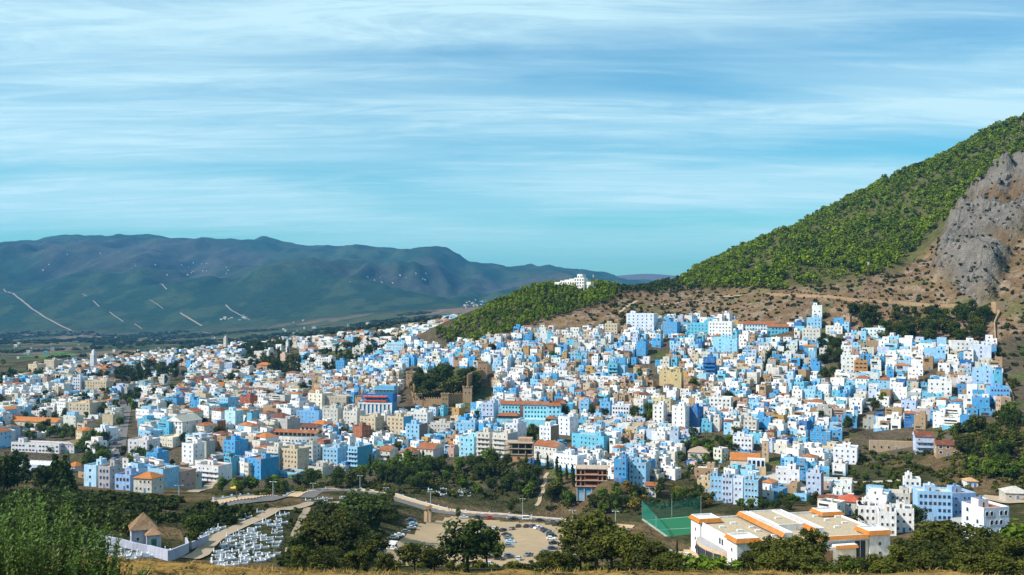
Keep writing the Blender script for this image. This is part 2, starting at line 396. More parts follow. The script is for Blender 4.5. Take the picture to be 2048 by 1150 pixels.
# relief that the survey leaves out
CRAG = [(1870,560),(1875,510),(1895,470),(1925,410),(1965,362),(2010,338),(2110,285),(2110,400),(2040,455),(2010,520),(1990,575),(1975,608),(1935,595),(1890,560)]
BARE = [(1230,585),(1300,580),(1500,578),(1650,572),(1760,550),(1800,545),(1850,500),(1880,475),(1890,570),(1975,612),(1992,575),(2012,520),(2042,456),(2120,398),(2120,900),(2040,830),(1995,720),(1988,690),(1850,690),(1740,690),(1690,645),(1600,645),(1500,650),(1450,640),(1310,640),(1160,660),(1050,660),(1080,640),(1150,620),(1225,600)]
def soft(poly, w):
    m = np.zeros(PXX.shape)
    for dx, dy in ((0, 0), (w, 0), (-w, 0), (0, w), (0, -w), (w * .7, w * .7), (-w * .7, w * .7), (w * .7, -w * .7), (-w * .7, -w * .7)):
        m += inpoly(PXX + dx, PYY + dy, poly)
    return m / 9
near_m = (YY > 780) & (YY < 1750)
crag_m = soft(CRAG, 10) * near_m
bare_m = soft(BARE, 8) * near_m
_rn = ridged(XX / 46 + 3 + fbm(XX / 30, YY / 30, 2, 8), YY / 120 + ZZ / 60, 4, 5)
ZZ = ZZ + crag_m * ((_rn - 0.55) * 62 + (ridged(XX / 13, YY / 26 + ZZ / 14, 3, 9) - 0.5) * 22 + (ridged((XX + 0.35 * YY + 9 * fbm(XX / 25, YY / 25, 2, 6)) / 17, YY / 170, 2, 13) - 0.5) * 20)
mtn = sstep(860, 1000, YY) * (YY < 1900) * sstep(1350, 1550, PXX) * sstep(600, 560, PYY)
ZZ = ZZ + mtn * (1 - crag_m) * (fbm(XX / 70, YY / 90, 3, 21) - 0.5) * 24
ZZ = ZZ + bare_m * (fbm(XX / 9, YY / 14, 3, 23) - 0.5) * 3.0
far = sstep(5000, 6500, YY) * (1 - sstep(9800, 11500, YY))
gul = ridged(XX / 900 + 0.35 * fbm(XX / 700, YY / 900, 2, 3), YY / 2600, 4, 41)
pin = np.exp(-((YY - 9000) / 900.0) ** 2) * 0.6
ZZ = ZZ + far * (1 - pin) * ((gul - 0.6) * 250 + (ridged(XX / 330 + .3 * fbm(XX / 300, YY / 500, 2, 4), YY / 900, 3, 43) - .55) * 150)
ZZ = ZZ + far * (ridged(XX / 420, YY / 3000, 3, 47) - .6) * 55
ZZ = ZZ + sstep(1900, 2600, YY) * (1 - sstep(5000, 6000, YY)) * (fbm(XX / 260, YY / 420, 4, 51) - 0.5) * 26
ZZ = ZZ + sstep(200, 260, YY) * (1 - sstep(620, 700, YY)) * (fbm(XX / 14, YY / 20, 3, 61) - 0.5) * 1.0
ZZ = ZZ + (1 - sstep(60, 120, YY)) * (fbm(XX / 2.2, YY / 2.2, 3, 63) - 0.5) * 0.5 * sstep(4, 20, YY)
# levelled ground: (photo-free world rectangle centre, half sizes, height, softness)
PADS = []
def pad(cx, cy, r, z, fall):
    PADS.append((cx, cy, r, z, fall))
    global ZZ
    d = np.hypot(XX - cx, YY - cy); w = 1 - sstep(r, r + fall, d)
    ZZ = ZZ * (1 - w) + z * w
pad(108.0, 392.0, 40, -102.0, 18)       # hall
pad(74.0, 462.0, 22, -107.6, 14)        # pitch
def Hrel(x, y):
    x = np.asarray(x, float); y = np.maximum(np.asarray(y, float), 1.6)
    u = np.clip(x / y, GU[0], GU[-1] - 1e-6); v = np.clip(np.log(y), GV[0], GV[-1] - 1e-6)
    i = np.clip(np.searchsorted(GU, u, 'right') - 1, 0, len(GU) - 2); j = np.clip(np.searchsorted(GV, v, 'right') - 1, 0, len(GV) - 2)
    a = (u - GU[i]) / (GU[i + 1] - GU[i]); b = (v - GV[j]) / (GV[j + 1] - GV[j])
    return (ZZ[j, i] * (1 - a) + ZZ[j, i + 1] * a) * (1 - b) + (ZZ[j + 1, i] * (1 - a) + ZZ[j + 1, i + 1] * a) * b
def H(x, y): return float(Hrel(x, y)) + ZC
def pix(x, y, z):      # world -> photo pixel
    return PX0 + F * x / y, HOR - F * (z - ZC) / y
_YS = np.exp(np.linspace(math.log(4), math.log(14000), 1600))
def ground(px, py, near=None, farlim=None):
    """First point where the sight line through a photo pixel meets the ground."""
    ys = _YS if near is None else _YS[_YS >= near]
    x = (px - PX0) / F * ys; zr = -(py - HOR) / F * ys
    d = zr - Hrel(x, ys)
    k = np.argmax(d < 0)
    if not (d < 0).any(): k = len(ys) - 1
    if k == 0: Y = ys[0]
    else:
        t = d[k - 1] / (d[k - 1] - d[k] + 1e-12); Y = ys[k - 1] + (ys[k] - ys[k - 1]) * t
    X = (px - PX0) / F * Y
    return X, Y, H(X, Y)
def at(px, Y):
    X = (px - PX0) / F * Y
    return X, Y, H(X, Y)

# visibility: highest sight angle of the ground in front of a point
_cm = np.maximum.accumulate(ZZ / YY, axis=0)
def visible(x, y, h=3.0):
    u = np.clip(np.asarray(x) / y, GU[0], GU[-1] - 1e-6); v = np.log(y)
    i = np.clip(np.searchsorted(GU, u) - 1, 0, len(GU) - 2); j = np.clip(np.searchsorted(GV, v) - 2, 0, len(GV) - 2)
    return (Hrel(x, y) + h) / y > _cm[j, i]

# ground cover colours: what grows or lies there
PYY = HOR - ZZ / YY * F
def mixc(base, col, m):
    return base * (1 - m[..., None]) + np.array(col) * m[..., None]
n1 = fbm(XX / 30, YY / 30, 4, 71); n2 = fbm(XX / 7, YY / 7, 3, 73); n3 = fbm(XX / 240, YY / 420, 4, 75)
col = np.zeros(XX.shape + (3,)) + np.array((0.05, 0.05, 0.022))
col = mixc(col, (0.12, 0.085, 0.045), sstep(0.52, 0.66, n1) * (YY > 150))
col = mixc(col, (0.20, 0.125, 0.042), 1 - sstep(70, 130, YY))                       # own dry grass hillside
col = mixc(col, (0.12, 0.075, 0.028), (1 - sstep(70, 130, YY)) * sstep(0.45, 0.65, n2))
town = (YY > 600) & (YY < 1500) & (PYY > 640)
col = mixc(col, (0.10, 0.078, 0.055), town * 0.8)
col = mixc(col, (0.07, 0.085, 0.03), town * sstep(0.56, 0.66, n1))
col = mixc(col, (0.165, 0.105, 0.058), bare_m * 0.95)
col = mixc(col, (0.23, 0.17, 0.12), bare_m * sstep(0.50, 0.68, n2))
col = mixc(col, (0.10, 0.10, 0.035), bare_m * sstep(0.56, 0.68, n1) * 0.7)
woods = mtn * (1 - crag_m) * (1 - bare_m)
col = mixc(col, (0.085, 0.085, 0.03), woods)
rockm = crag_m * sstep(0.35, 0.60, _rn + 0.25 * (n2 - 0.5))
col = mixc(col, (0.125, 0.080, 0.042), crag_m * 0.9)
col = mixc(col, (0.150, 0.135, 0.120), rockm)
top = sstep(1990, 2048, PXX) * sstep(300, 262, PYY) * (YY > 1300) * (YY < 1800)
col = mixc(col, (0.20, 0.16, 0.13), top)
val = sstep(1750, 2100, YY) * (1 - sstep(4400, 4800, YY))
col = mixc(col, (0.060, 0.070, 0.035), val)
col = mixc(col, (0.17, 0.12, 0.085), val * sstep(0.50, 0.60, n3) * 0.85)
col = mixc(col, (0.035, 0.05, 0.022), val * sstep(0.55, 0.66, fbm(XX / 90, YY / 200, 3, 81)))
grn = val * inpoly(PXX, PYY, [(-40,722),(40,712),(120,704),(160,708),(90,722),(0,740)])
col = mixc(col, (0.06, 0.17, 0.02), grn * sstep(0.42, 0.5, n1))
slope = sstep(4400, 4900, YY) * (YY < 12000)
col = mixc(col, (0.022, 0.042, 0.024), slope)
col = mixc(col, (0.040, 0.060, 0.030), slope * sstep(0.48, 0.60, fbm(XX / 120, YY / 300, 4, 77)))
terr = slope * sstep(6000, 6600, YY) * sstep(0.47, 0.60, fbm(XX / 700, YY / 1500, 5, 91)) * (1 - sstep(7900, 8700, YY))
col = mixc(col, (0.060, 0.060, 0.052), terr * 0.8)
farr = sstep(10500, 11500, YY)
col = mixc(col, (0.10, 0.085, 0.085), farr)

def build_ground():
    ny, nx = XX.shape
    v = np.stack([XX, YY, ZZ + ZC], -1).reshape(-1, 3)
    i = np.arange(ny - 1)[:, None] * nx + np.arange(nx - 1)[None, :]
    f = np.stack([i, i + 1, i + nx + 1, i + nx], -1).reshape(-1, 4)
    me = mesh_np('ground', v, f, [], smooth=True)
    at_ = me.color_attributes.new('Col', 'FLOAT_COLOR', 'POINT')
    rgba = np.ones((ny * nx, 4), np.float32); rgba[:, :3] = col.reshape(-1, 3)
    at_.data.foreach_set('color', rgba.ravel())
    m, nt, b, N, L = new_mat('earth_and_growth')
    a = N('ShaderNodeAttribute'); a.attribute_name = 'Col'
    geo = N('ShaderNodeNewGeometry')
    def nz(s, d, r):
        n = N('ShaderNodeTexNoise'); n.inputs['Scale'].default_value = s; n.inputs['Detail'].default_value = d; n.inputs['Roughness'].default_value = r
        L(geo.outputs['Position'], n.inputs['Vector']); return n.outputs[0]
    fine, mid, big = nz(1.3, 6, 0.75), nz(0.12, 6, 0.7), nz(0.022, 6, 0.75)
    s = N('ShaderNodeMath'); s.operation = 'ADD'; L(fine, s.inputs[0]); L(mid, s.inputs[1])
    s2 = N('ShaderNodeMath'); s2.operation = 'ADD'; L(s.outputs[0], s2.inputs[0]); L(big, s2.inputs[1])
    r = N('ShaderNodeMapRange'); L(s2.outputs[0], r.inputs['Value']); r.inputs['From Min'].default_value = 1.1; r.inputs['From Max'].default_value = 1.9
    r.inputs['To Min'].default_value = 0.45; r.inputs['To Max'].default_value = 1.55
    mx = N('ShaderNodeMix'); mx.data_type = 'RGBA'; mx.blend_type = 'MULTIPLY'; mx.inputs['Factor'].default_value = 1
    L(a.outputs['Color'], mx.inputs[6]); L(r.outputs[0], mx.inputs[7]); L(mx.outputs[2], b.inputs['Base Color'])
    b.inputs['Roughness'].default_value = 1; b.inputs['Specular IOR Level'].default_value = 0.0
    bp = N('ShaderNodeBump'); bp.inputs['Strength'].default_value = 0.8; bp.inputs['Distance'].default_value = 3.0
    L(mid, bp.inputs['Height']); 
    bp2 = N('ShaderNodeBump'); bp2.inputs['Strength'].default_value = 0.7; bp2.inputs['Distance'].default_value = 18.0
    L(big, bp2.inputs['Height']); L(bp.outputs[0], bp2.inputs['Normal']); L(bp2.outputs[0], b.inputs['Normal'])
    me.materials.append(m)
    o = link(bpy.data.objects.new('ground', me)); o['kind'] = 'structure'
    return o
ground_obj = build_ground()

def haze():
    x, y0, y1 = 16600.0, -60.0, 16700.0
    a = Acc(); a.box(-x, x, y0, y1, float(ZZ.min()) + ZC - 2, float(ZZ.max()) + ZC + 30, (1, 1, 1))
    m = bpy.data.materials.new('haze_air'); m.use_nodes = True; nt = m.node_tree; nt.nodes.clear()
    out = nt.nodes.new('ShaderNodeOutputMaterial'); pv = nt.nodes.new('ShaderNodeVolumePrincipled')
    pv.inputs['Color'].default_value = HAZE_COL; pv.inputs['Density'].default_value = HAZE_DENS; pv.inputs['Anisotropy'].default_value = 0.2
    nt.links.new(pv.outputs[0], out.inputs['Volume'])
    o = a.obj('haze', None, [m]); o['kind'] = 'stuff'; o['label'] = 'pale blue haze filling the air over the valley'
    o.display_type = 'WIRE'
HAZE_COL = (0.12, 0.50, 1.0, 1); HAZE_DENS = 0.000044

# ------------------------------------------------------------------ roads, tracks, pavements
def resample(pts, step):
    pts = np.asarray(pts, float); d = np.hypot(*np.diff(pts[:, :2], axis=0).T); s = np.r_[0, np.cumsum(d)]
    n = max(2, int(s[-1] / step) + 1); t = np.linspace(0, s[-1], n)
    # smooth the corners with a short running mean
    x = np.interp(t, s, pts[:, 0]); y = np.interp(t, s, pts[:, 1])
    for _ in range(2):
        x[1:-1] = (x[:-2] + 2 * x[1:-1] + x[2:]) / 4; y[1:-1] = (y[:-2] + 2 * y[1:-1] + y[2:]) / 4
    return np.c_[x, y]
def offs(line):
    d = np.gradient(line, axis=0); L_ = np.hypot(d[:, 0], d[:, 1])[:, None] + 1e-9; d = d / L_
    return np.c_[-d[:, 1], d[:, 0]]
ROADS = []
def ribbon(name, pxpts, width, lift, material, step=4.0, side=0.0, world=False, cross=4, keep=True):
    pts = pxpts if world else [ground(*p)[:2] for p in pxpts]
    ln = resample(pts, step); nr = offs(ln)
    if keep: ROADS.append((ln, width))
    ts = np.linspace(-0.5, 0.5, cross) * width + side
    P = ln[:, None, :] + nr[:, None, :] * ts[None, :, None]
    z = Hrel(P[..., 0], P[..., 1]) + ZC + lift
    zc = z.mean(axis=1, keepdims=True); z = np.maximum(z * 0.5 + zc * 0.5, z)
    v = np.concatenate([P, z[..., None]], -1).reshape(-1, 3)
    n, c = len(ln), cross
    i = np.arange(n - 1)[:, None] * c + np.arange(c - 1)[None]
    f = np.stack([i, i + c, i + c + 1, i + 1], -1).reshape(-1, 4)
    # short skirts so that the sheet sits in the ground from every side
    o = link(bpy.data.objects.new(name, mesh_np(name, v, f[:, ::-1], [material], smooth=True))); o['kind'] = 'structure'
    return ln, nr, o
ASPH = mat('worn_asphalt', (0.12, 0.11, 0.105), 0.9, 0.3, 0.4)
DIRT = mat('pale_earth', (0.31, 0.225, 0.135), 1.0, 0.28, 0.25)
PAVE = mat('cream_paving', (0.46, 0.32, 0.18), 0.9, 0.12, 1.2)
TRACK = mat('firebreak_earth', (0.22, 0.17, 0.14), 1.0, 0.25, 0.01)
LIME = mat('limestone_path', (0.33, 0.25, 0.17), 1.0, 0.25, 0.4)
ring_road = [(455,1012),(488,1004),(560,993),(632,983),(700,981),(761,988),(810,1005),(861,1021),(930,1029),(1000,1033),(1080,1039),(1142,1045),(1200,1053),(1260,1062)]
road_ln, road_nr, _ = ribbon('road', ring_road, 8.0, 0.16, ASPH, 4.0)
ribbon('pavement', ring_road, 7.0, 0.30, PAVE, 4.0, side=7.4)
ribbon('street', [(255,795),(250,815),(243,850),(236,890),(226,935),(205,965)], 11.0, 0.2, ASPH, 5.0)
ribbon('street', [(372,826),(395,846),(418,868)], 8.0, 0.2, mat('grey_street', (0.36, 0.32, 0.27), 0.95, 0.2, 0.3), 4.0)
ribbon('road', [(1835,1118),(1855,1100),(1880,1075),(1905,1050),(1935,1030),(1965,1018)], 7.5, 0.2, mat('pale_street', (0.34, 0.33, 0.32), 0.95, 0.2, 0.3), 3.0)
ribbon('road', [(1960,995),(2000,998),(2048,1005),(2120,1015)], 8.0, 0.25, LIME, 3.0)
ribbon('path', [(380,1118),(415,1092),(450,1066),(490,1048),(540,1026),(575,1018),(620,1006),(690,1004)], 4.0, 0.14, LIME, 3.0)
ribbon('path', [(580,1105),(586,1085),(592,1065),(602,1045),(615,1015)], 2.6, 0.14, LIME, 3.0)
ribbon('path', [(385,985),(420,968),(460,955)], 6.0, 0.2, LIME, 3.0)
ribbon('path', [(1300,612),(1380,602),(1440,594),(1490,590)], 5.0, 0.3, LIME, 6.0)
ribbon('path', [(1240,625),(1255,612),(1275,602)], 3.5, 0.3, LIME, 6.0)
ribbon('path', [(1690,964),(1740,965),(1790,962),(1830,955)], 4.5, 0.25, mat('grey_street', (0.36,)*3), 3.0)
ribbon('dry_streambed', [(1072,1012),(1081,1003),(1078,994),(1088,984),(1083,974),(1093,964),(1088,955),(1096,946)], 2.2, 0.25, LIME, 2.0)
# the car park: beaten earth
def patch(name, poly_px, lift, material, near=None, step=3.0):
    w = [ground(*p, near)[:2] for p in poly_px]
    xs = [p[0] for p in w]; ys = [p[1] for p in w]
    gx = np.arange(min(xs) - step, max(xs) + step, step); gy = np.arange(min(ys) - step, max(ys) + step, step)
    X, Y = np.meshgrid(gx, gy); m = inpoly(X, Y, w)
    Z = Hrel(X, Y) + ZC + lift
    v = np.stack([X, Y, Z], -1).reshape(-1, 3); nx = len(gx)
    i = np.arange(len(gy) - 1)[:, None] * nx + np.arange(nx - 1)[None]
    mk = (m[:-1, :-1] | m[1:, 1:])
    f = np.stack([i, i + 1, i + nx + 1, i + nx], -1)[mk]
    o = link(bpy.data.objects.new(name, mesh_np(name, v, f, [material], smooth=True))); o['kind'] = 'structure'
    return w
carpark_w = patch('car_park', [(770,1108),(800,1080),(845,1050),(900,1035),(960,1041),(1060,1046),(1140,1060),(1170,1080),(1150,1100),(1130,1120),(1060,1126),(960,1134),(900,1132),(860,1134),(800,1128)], 0.10, DIRT)
patch('hall_forecourt', [(1640,1138),(1655,1112),(1740,1098),(1790,1090),(1800,1105),(1720,1128),(1680,1142)], 0.12, mat('yellow_paving', (0.55, 0.38, 0.14), 0.9, 0.15, 0.5))
patch('plaza', [(1500,962),(1530,945),(1560,948),(1600,968),(1650,985),(1600,985),(1540,978)], 0.15, mat('plaza_paving', (0.42, 0.36, 0.30), 0.9, 0.2, 0.4))
patch('hall_yard', [(1350,1120),(1370,1098),(1400,1092),(1425,1108),(1420,1128),(1370,1130)], 0.12, PAVE)
# firebreaks and tracks on the far slope
for k, (pts, wd) in enumerate([([(8,578),(30,590),(45,603),(75,624),(100,640),(125,653),(150,667)], 24), ([(165,588),(175,593)], 14), ([(187,602),(200,614)], 14), ([(220,624),(232,634),(246,644)], 14),
        ([(322,568),(334,579)], 16), ([(360,626),(372,634),(388,643),(404,652)], 26), ([(450,610),(462,620),(478,630),(500,640)], 18), ([(270,648),(285,658)], 12), ([(300,600),(325,618)], 10),
        ([(120,668),(260,668),(400,664),(520,668)], 16), ([(90,690),(200,682),(330,688),(450,676)], 14), ([(640,655),(760,648),(860,628),(990,603)], 14), ([(560,660),(640,650),(720,645)], 12)]):
    ribbon('track', [(a_ + RNG.uniform(-1.5, 1.5), b_) for a_, b_ in pts], wd * 0.42, 1.6, TRACK, 40.0, keep=False, cross=3)

# ------------------------------------------------------------------ building kit
WHITE = (0.75, 0.75, 0.745); OFFW = (0.60, 0.57, 0.52); CREAM = (0.54, 0.45, 0.32); PALEB = (0.27, 0.52, 0.74); SKYB = (0.07, 0.32, 0.62)
COBALT = (0.025, 0.16, 0.43); TEAL = (0.10, 0.42, 0.62); TURQ = (0.13, 0.45, 0.62); TAN = (0.36, 0.24, 0.145); OCHRE = (0.43, 0.27, 0.09); BRICK = (0.28, 0.09, 0.045)
PINK = (0.47, 0.32, 0.26); GREY = (0.40, 0.39, 0.37); TILE = (0.26, 0.09, 0.038); TILEO = (0.40, 0.14, 0.035); TILED = (0.15, 0.05, 0.03); LILAC = (0.46, 0.55, 0.72); MUD = (0.30, 0.19, 0.10)
ORANGE = (0.44, 0.155, 0.022)
CNAME = {WHITE: 'white', OFFW: 'off-white', CREAM: 'cream', PALEB: 'pale blue', SKYB: 'sky blue', COBALT: 'deep blue', TEAL: 'teal', TURQ: 'turquoise', TAN: 'tan', OCHRE: 'ochre', BRICK: 'brick red', PINK: 'pinkish', GREY: 'grey', LILAC: 'lilac', MUD: 'earth brown'}
NUM = {1: 'one', 2: 'two', 3: 'three', 4: 'four', 5: 'five', 6: 'six'}
def jit(c, r, a=0.08):
    k = 1 + r.uniform(-a, a); return tuple(max(0.01, min(0.86, v * k * (1 + r.uniform(-a, a) * 0.4))) for v in c)
def make_window(name, fc, pane=(0.05, 0.06, 0.08), arch=False):
    """Unit window, 1 wide, 1 high, standing on its sill; the wall is the plane y=0, out is -y."""
    a = Acc(); t = 0.10; d = 0.10
    n = 8 if arch else 0
    def outline(i):
        x0, x1, z0, z1 = -0.5 + i, 0.5 - i, i, 1 - i
        if not arch: return [(x0, z0), (x1, z0), (x1, z1), (x0, z1)]
        r = x1; zc = z1 - r * 0.6
        return [(x0, z0), (x1, z0)] + [(r * math.cos(math.pi * k / n), zc + r * 0.6 * math.sin(math.pi * k / n)) for k in range(n + 1)]
    o, i = outline(0), outline(t); m = len(o)
    for q in o: a.p(q[0], 0.02, q[1])
    for q in o: a.p(q[0], -d, q[1])
    for q in i: a.p(q[0], -d, q[1])
    for q in i: a.p(q[0], -0.02, q[1])
    for k in range(3):
        for j in range(m):
            j2 = (j + 1) % m; a.face((k * m + j, k * m + j2, (k + 1) * m + j2, (k + 1) * m + j), fc)
    a.face(tuple(range(3 * m, 4 * m)), pane, 1)
    return a.mesh(name)
WIN = {'white': make_window('window_white', (0.75, 0.75, 0.75)), 'blue': make_window('window_blue', (0.10, 0.28, 0.55)), 'brown': make_window('window_brown', (0.22, 0.11, 0.05)),
       'grey': make_window('window_grey', (0.3, 0.3, 0.3)), 'arch': make_window('window_arch', (0.70, 0.74, 0.8), arch=True), 'archb': make_window('window_arch_brick', (0.40, 0.15, 0.07), arch=True), 'dark': make_window('window_dark', (0.06, 0.07, 0.09))}
DOOR = {'blue': (0.06, 0.20, 0.48), 'brown': (0.16, 0.08, 0.04), 'green': (0.03, 0.16, 0.10)}
DOORM = {}
for k_, c_ in DOOR.items():
    a_ = Acc(); a_.box(-0.5, 0.5, -0.06, 0.02, 0, 1, (0.6, 0.6, 0.58)); a_.box(-0.40, 0.40, -0.09, -0.05, 0, 0.94, c_); DOORM[k_] = a_.mesh('door_' + k_)
def child(name, mesh, parent, loc=(0, 0, 0), rz=0.0, scale=(1, 1, 1)):
    o = bpy.data.objects.new(name, mesh); o.location = loc; o.rotation_euler = (0, 0, rz); o.scale = scale
    return link(o, parent)
def wall_windows(parent, cx, y, w, floors, fh, n, rz=0.0, ox=0.0, oy=0.0, z0=0.0, kind='white', ww=1.0, wh=1.3, skip=None, sill=1.0, r=None, drop=0.0):
    """A row of windows on each floor of one wall; the wall runs along local x at (ox,oy), turned rz."""
    c, s = math.cos(rz), math.sin(rz)
    for fl in range(floors):
        for k in range(n):
            if r and r.random() < drop: continue
            if skip and (fl, k) in skip: continue
            x = cx - w / 2 + w * (k + 0.5) / n
            child('window', WIN[kind], parent, (ox + x * c - y * s, oy + x * s + y * c, z0 + fl * fh + sill), rz, (ww, 1, wh))
LAND = []      # landmarks for wording and for keeping room: (phrase, px, py, X, Y, radius)
BLD = []
LMK = [(812, 972, 812, 776, 812), (1000, 1132, 852, 800, 690), (712, 786, 834, 772, 800), (528, 640, 893, 852, 700), (1468, 1536, 948, 900, 590), (1405, 1770, 1120, 1010, 360), (1148, 1222, 985, 925, 560), (1008, 1066, 922, 886, 640), (182, 193, 746, 712, 1250)]   # what must stay in sight: photo x range, foot row, top row, distance
def mark(phrase, X, Y, r):
    z = H(X, Y); p = pix(X, Y, z + 4)
    LAND.append((phrase, p[0], p[1], X, Y, r))
def block(px, py, wpx, floors, depth, rot, wall, label, roof='flat', rc=GREY, nwin=None, nside=2, kind='white', fh=3.1, name='house', cat='house', dado=None, balc=(), hut=True, phrase=None, cap=None, ww=1.0, wh=1.35, side_col=None, near=None, door='blue', group=None, ins=0.0, parent_only=False, rim=None):
    """One hand-placed building: (px,py) is the middle of the foot of its front wall in the photo, wpx its front's width there."""
    X, Y, Z = ground(px, py, near)
    rot = rot - (9 if rot > -30 and px < 1900 else 0); w = wpx * Y / F / max(0.5, math.cos(RAD(rot)) if abs(rot) < 55 else 0.6); rz = RAD(rot); h = floors * fh; d = depth
    rr = random.Random(int(px * 7 + py))
    t = empty(name, (X, Y, Z), rz, label, cat, group or 'larger buildings of the town')
    a = Acc()
    low = 6.0
    if roof == 'flat': a.tub(-w / 2, w / 2, 0, d, -low, h, 0.9, 0.25, wall, rc, rim)
    else: a.box(-w / 2, w / 2, 0, d, -low, h, wall)
    a.obj('wall', t)
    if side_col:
        b = Acc(); b.box(w / 2, w / 2 + 0.06, 0.1, d - 0.1, -low, h + 0.6, side_col); b.obj('paint_shade_side', t)  # own paint on some sides, shade put into the colour on others
    if roof in ('gable', 'hip', 'gabley', 'hipy'):
        b = Acc(); al = 'y' if roof.endswith('y') else 'x'; rh = min(w, d) * 0.26
        b.gable(-w / 2, w / 2, 0, d, h + 0.01, rh, rc, wall, 0.5, al, (min(w, d) * 0.5 if roof.startswith('hip') else 0.0)); b.obj('roof', t)
    n = nwin or max(2, int(w / 3.0))
    ww *= rr.uniform(.85, 1.15); wh *= rr.uniform(.8, 1.1)
    wall_windows(t, 0, 0, w - 0.8, floors, fh, n, kind=kind if kind != 'white' else rr.choice(['white', 'dark', 'brown', 'blue', 'grey']), ww=ww, wh=wh, skip={(0, n // 2)}, r=rr, drop=.10)
    child('door', DOORM[door], t, (-w / 2 + 0.4 + (w - 0.8) * (n // 2 + 0.5) / n, 0, -0.3), 0, (1.2, 1, 2.5))
    if nside and not side_col: wall_windows(t, 0, 0, d - 1, floors, fh, nside, rz=math.pi / 2, ox=w / 2, oy=d / 2, kind=kind, ww=ww, wh=wh, r=rr, drop=0.25)
    if nside: wall_windows(t, 0, 0, d - 1, floors, fh, nside, rz=-math.pi / 2, ox=-w / 2, oy=d / 2, kind=kind, ww=ww, wh=wh, r=rr, drop=0.25)
    if dado:
        b = Acc(); b.box(-w / 2 - 0.04, w / 2 + 0.04, -0.04, 0.3, -low, 1.6 if floors < 4 else 2.6, dado); b.obj('painted_base', t)
    for fl in balc:
        b = Acc(); z = fl * fh; b.box(-w / 2 + 0.3, w / 2 - 0.3, -1.2, -0.0, z - 0.15, z, wall); b.box(-w / 2 + 0.3, w / 2 - 0.3, -1.2, -1.1, z, z + 0.9, wall); b.obj('balcony', t)
    if cap:
        b = Acc(); b.box(-w / 2 - 0.25, w / 2 + 0.25, -0.25, d + 0.25, h + 0.92 if roof == 'flat' else h - 0.35, h + (1.2 if roof == 'flat' else -0.02), cap)
        if roof != 'flat': b.obj('cornice', t)
    if hut and roof == 'flat' and w > 5:
        b = Acc(); hw = min(w * 0.4, 4.5); x0 = rr.uniform(-w / 2 + 0.5, w / 2 - hw - 0.5); y0 = d * rr.uniform(0.35, 0.55)
        b.tub(x0, x0 + hw, y0, min(d - 0.4, y0 + 4), h + 0.002, h + 2.7, 0.3, 0.2, wall, rc); hb = b.obj('stair_hut', t)
        child('door', DOORM['brown'], hb, (x0 + hw / 2, y0, h + 0.05), 0, (0.9, 1, 2.0))
        b = Acc(); b.cyl(x0 + hw * 0.5, y0 + 1.6, h + 2.75, h + 4.0, 0.6, 0.6, 8, rr.choice([(0.75,) * 3, (0.1, 0.25, 0.5), (0.05,) * 3])); b.obj('water_tank', t)
    LMK.append((px - wpx / 2, px + wpx / 2 + (d * .45 * F / Y if side_col else 3), py, py - h * F / Y, Y))
    BLD.append((X + math.sin(rz) * -d / 2 * 0 - math.sin(rz) * d / 2, Y + math.cos(rz) * d / 2, max(w, d) * 0.48))
    if phrase: mark(phrase, X, Y, max(w, d) * 0.6)
    return t, w, d, h

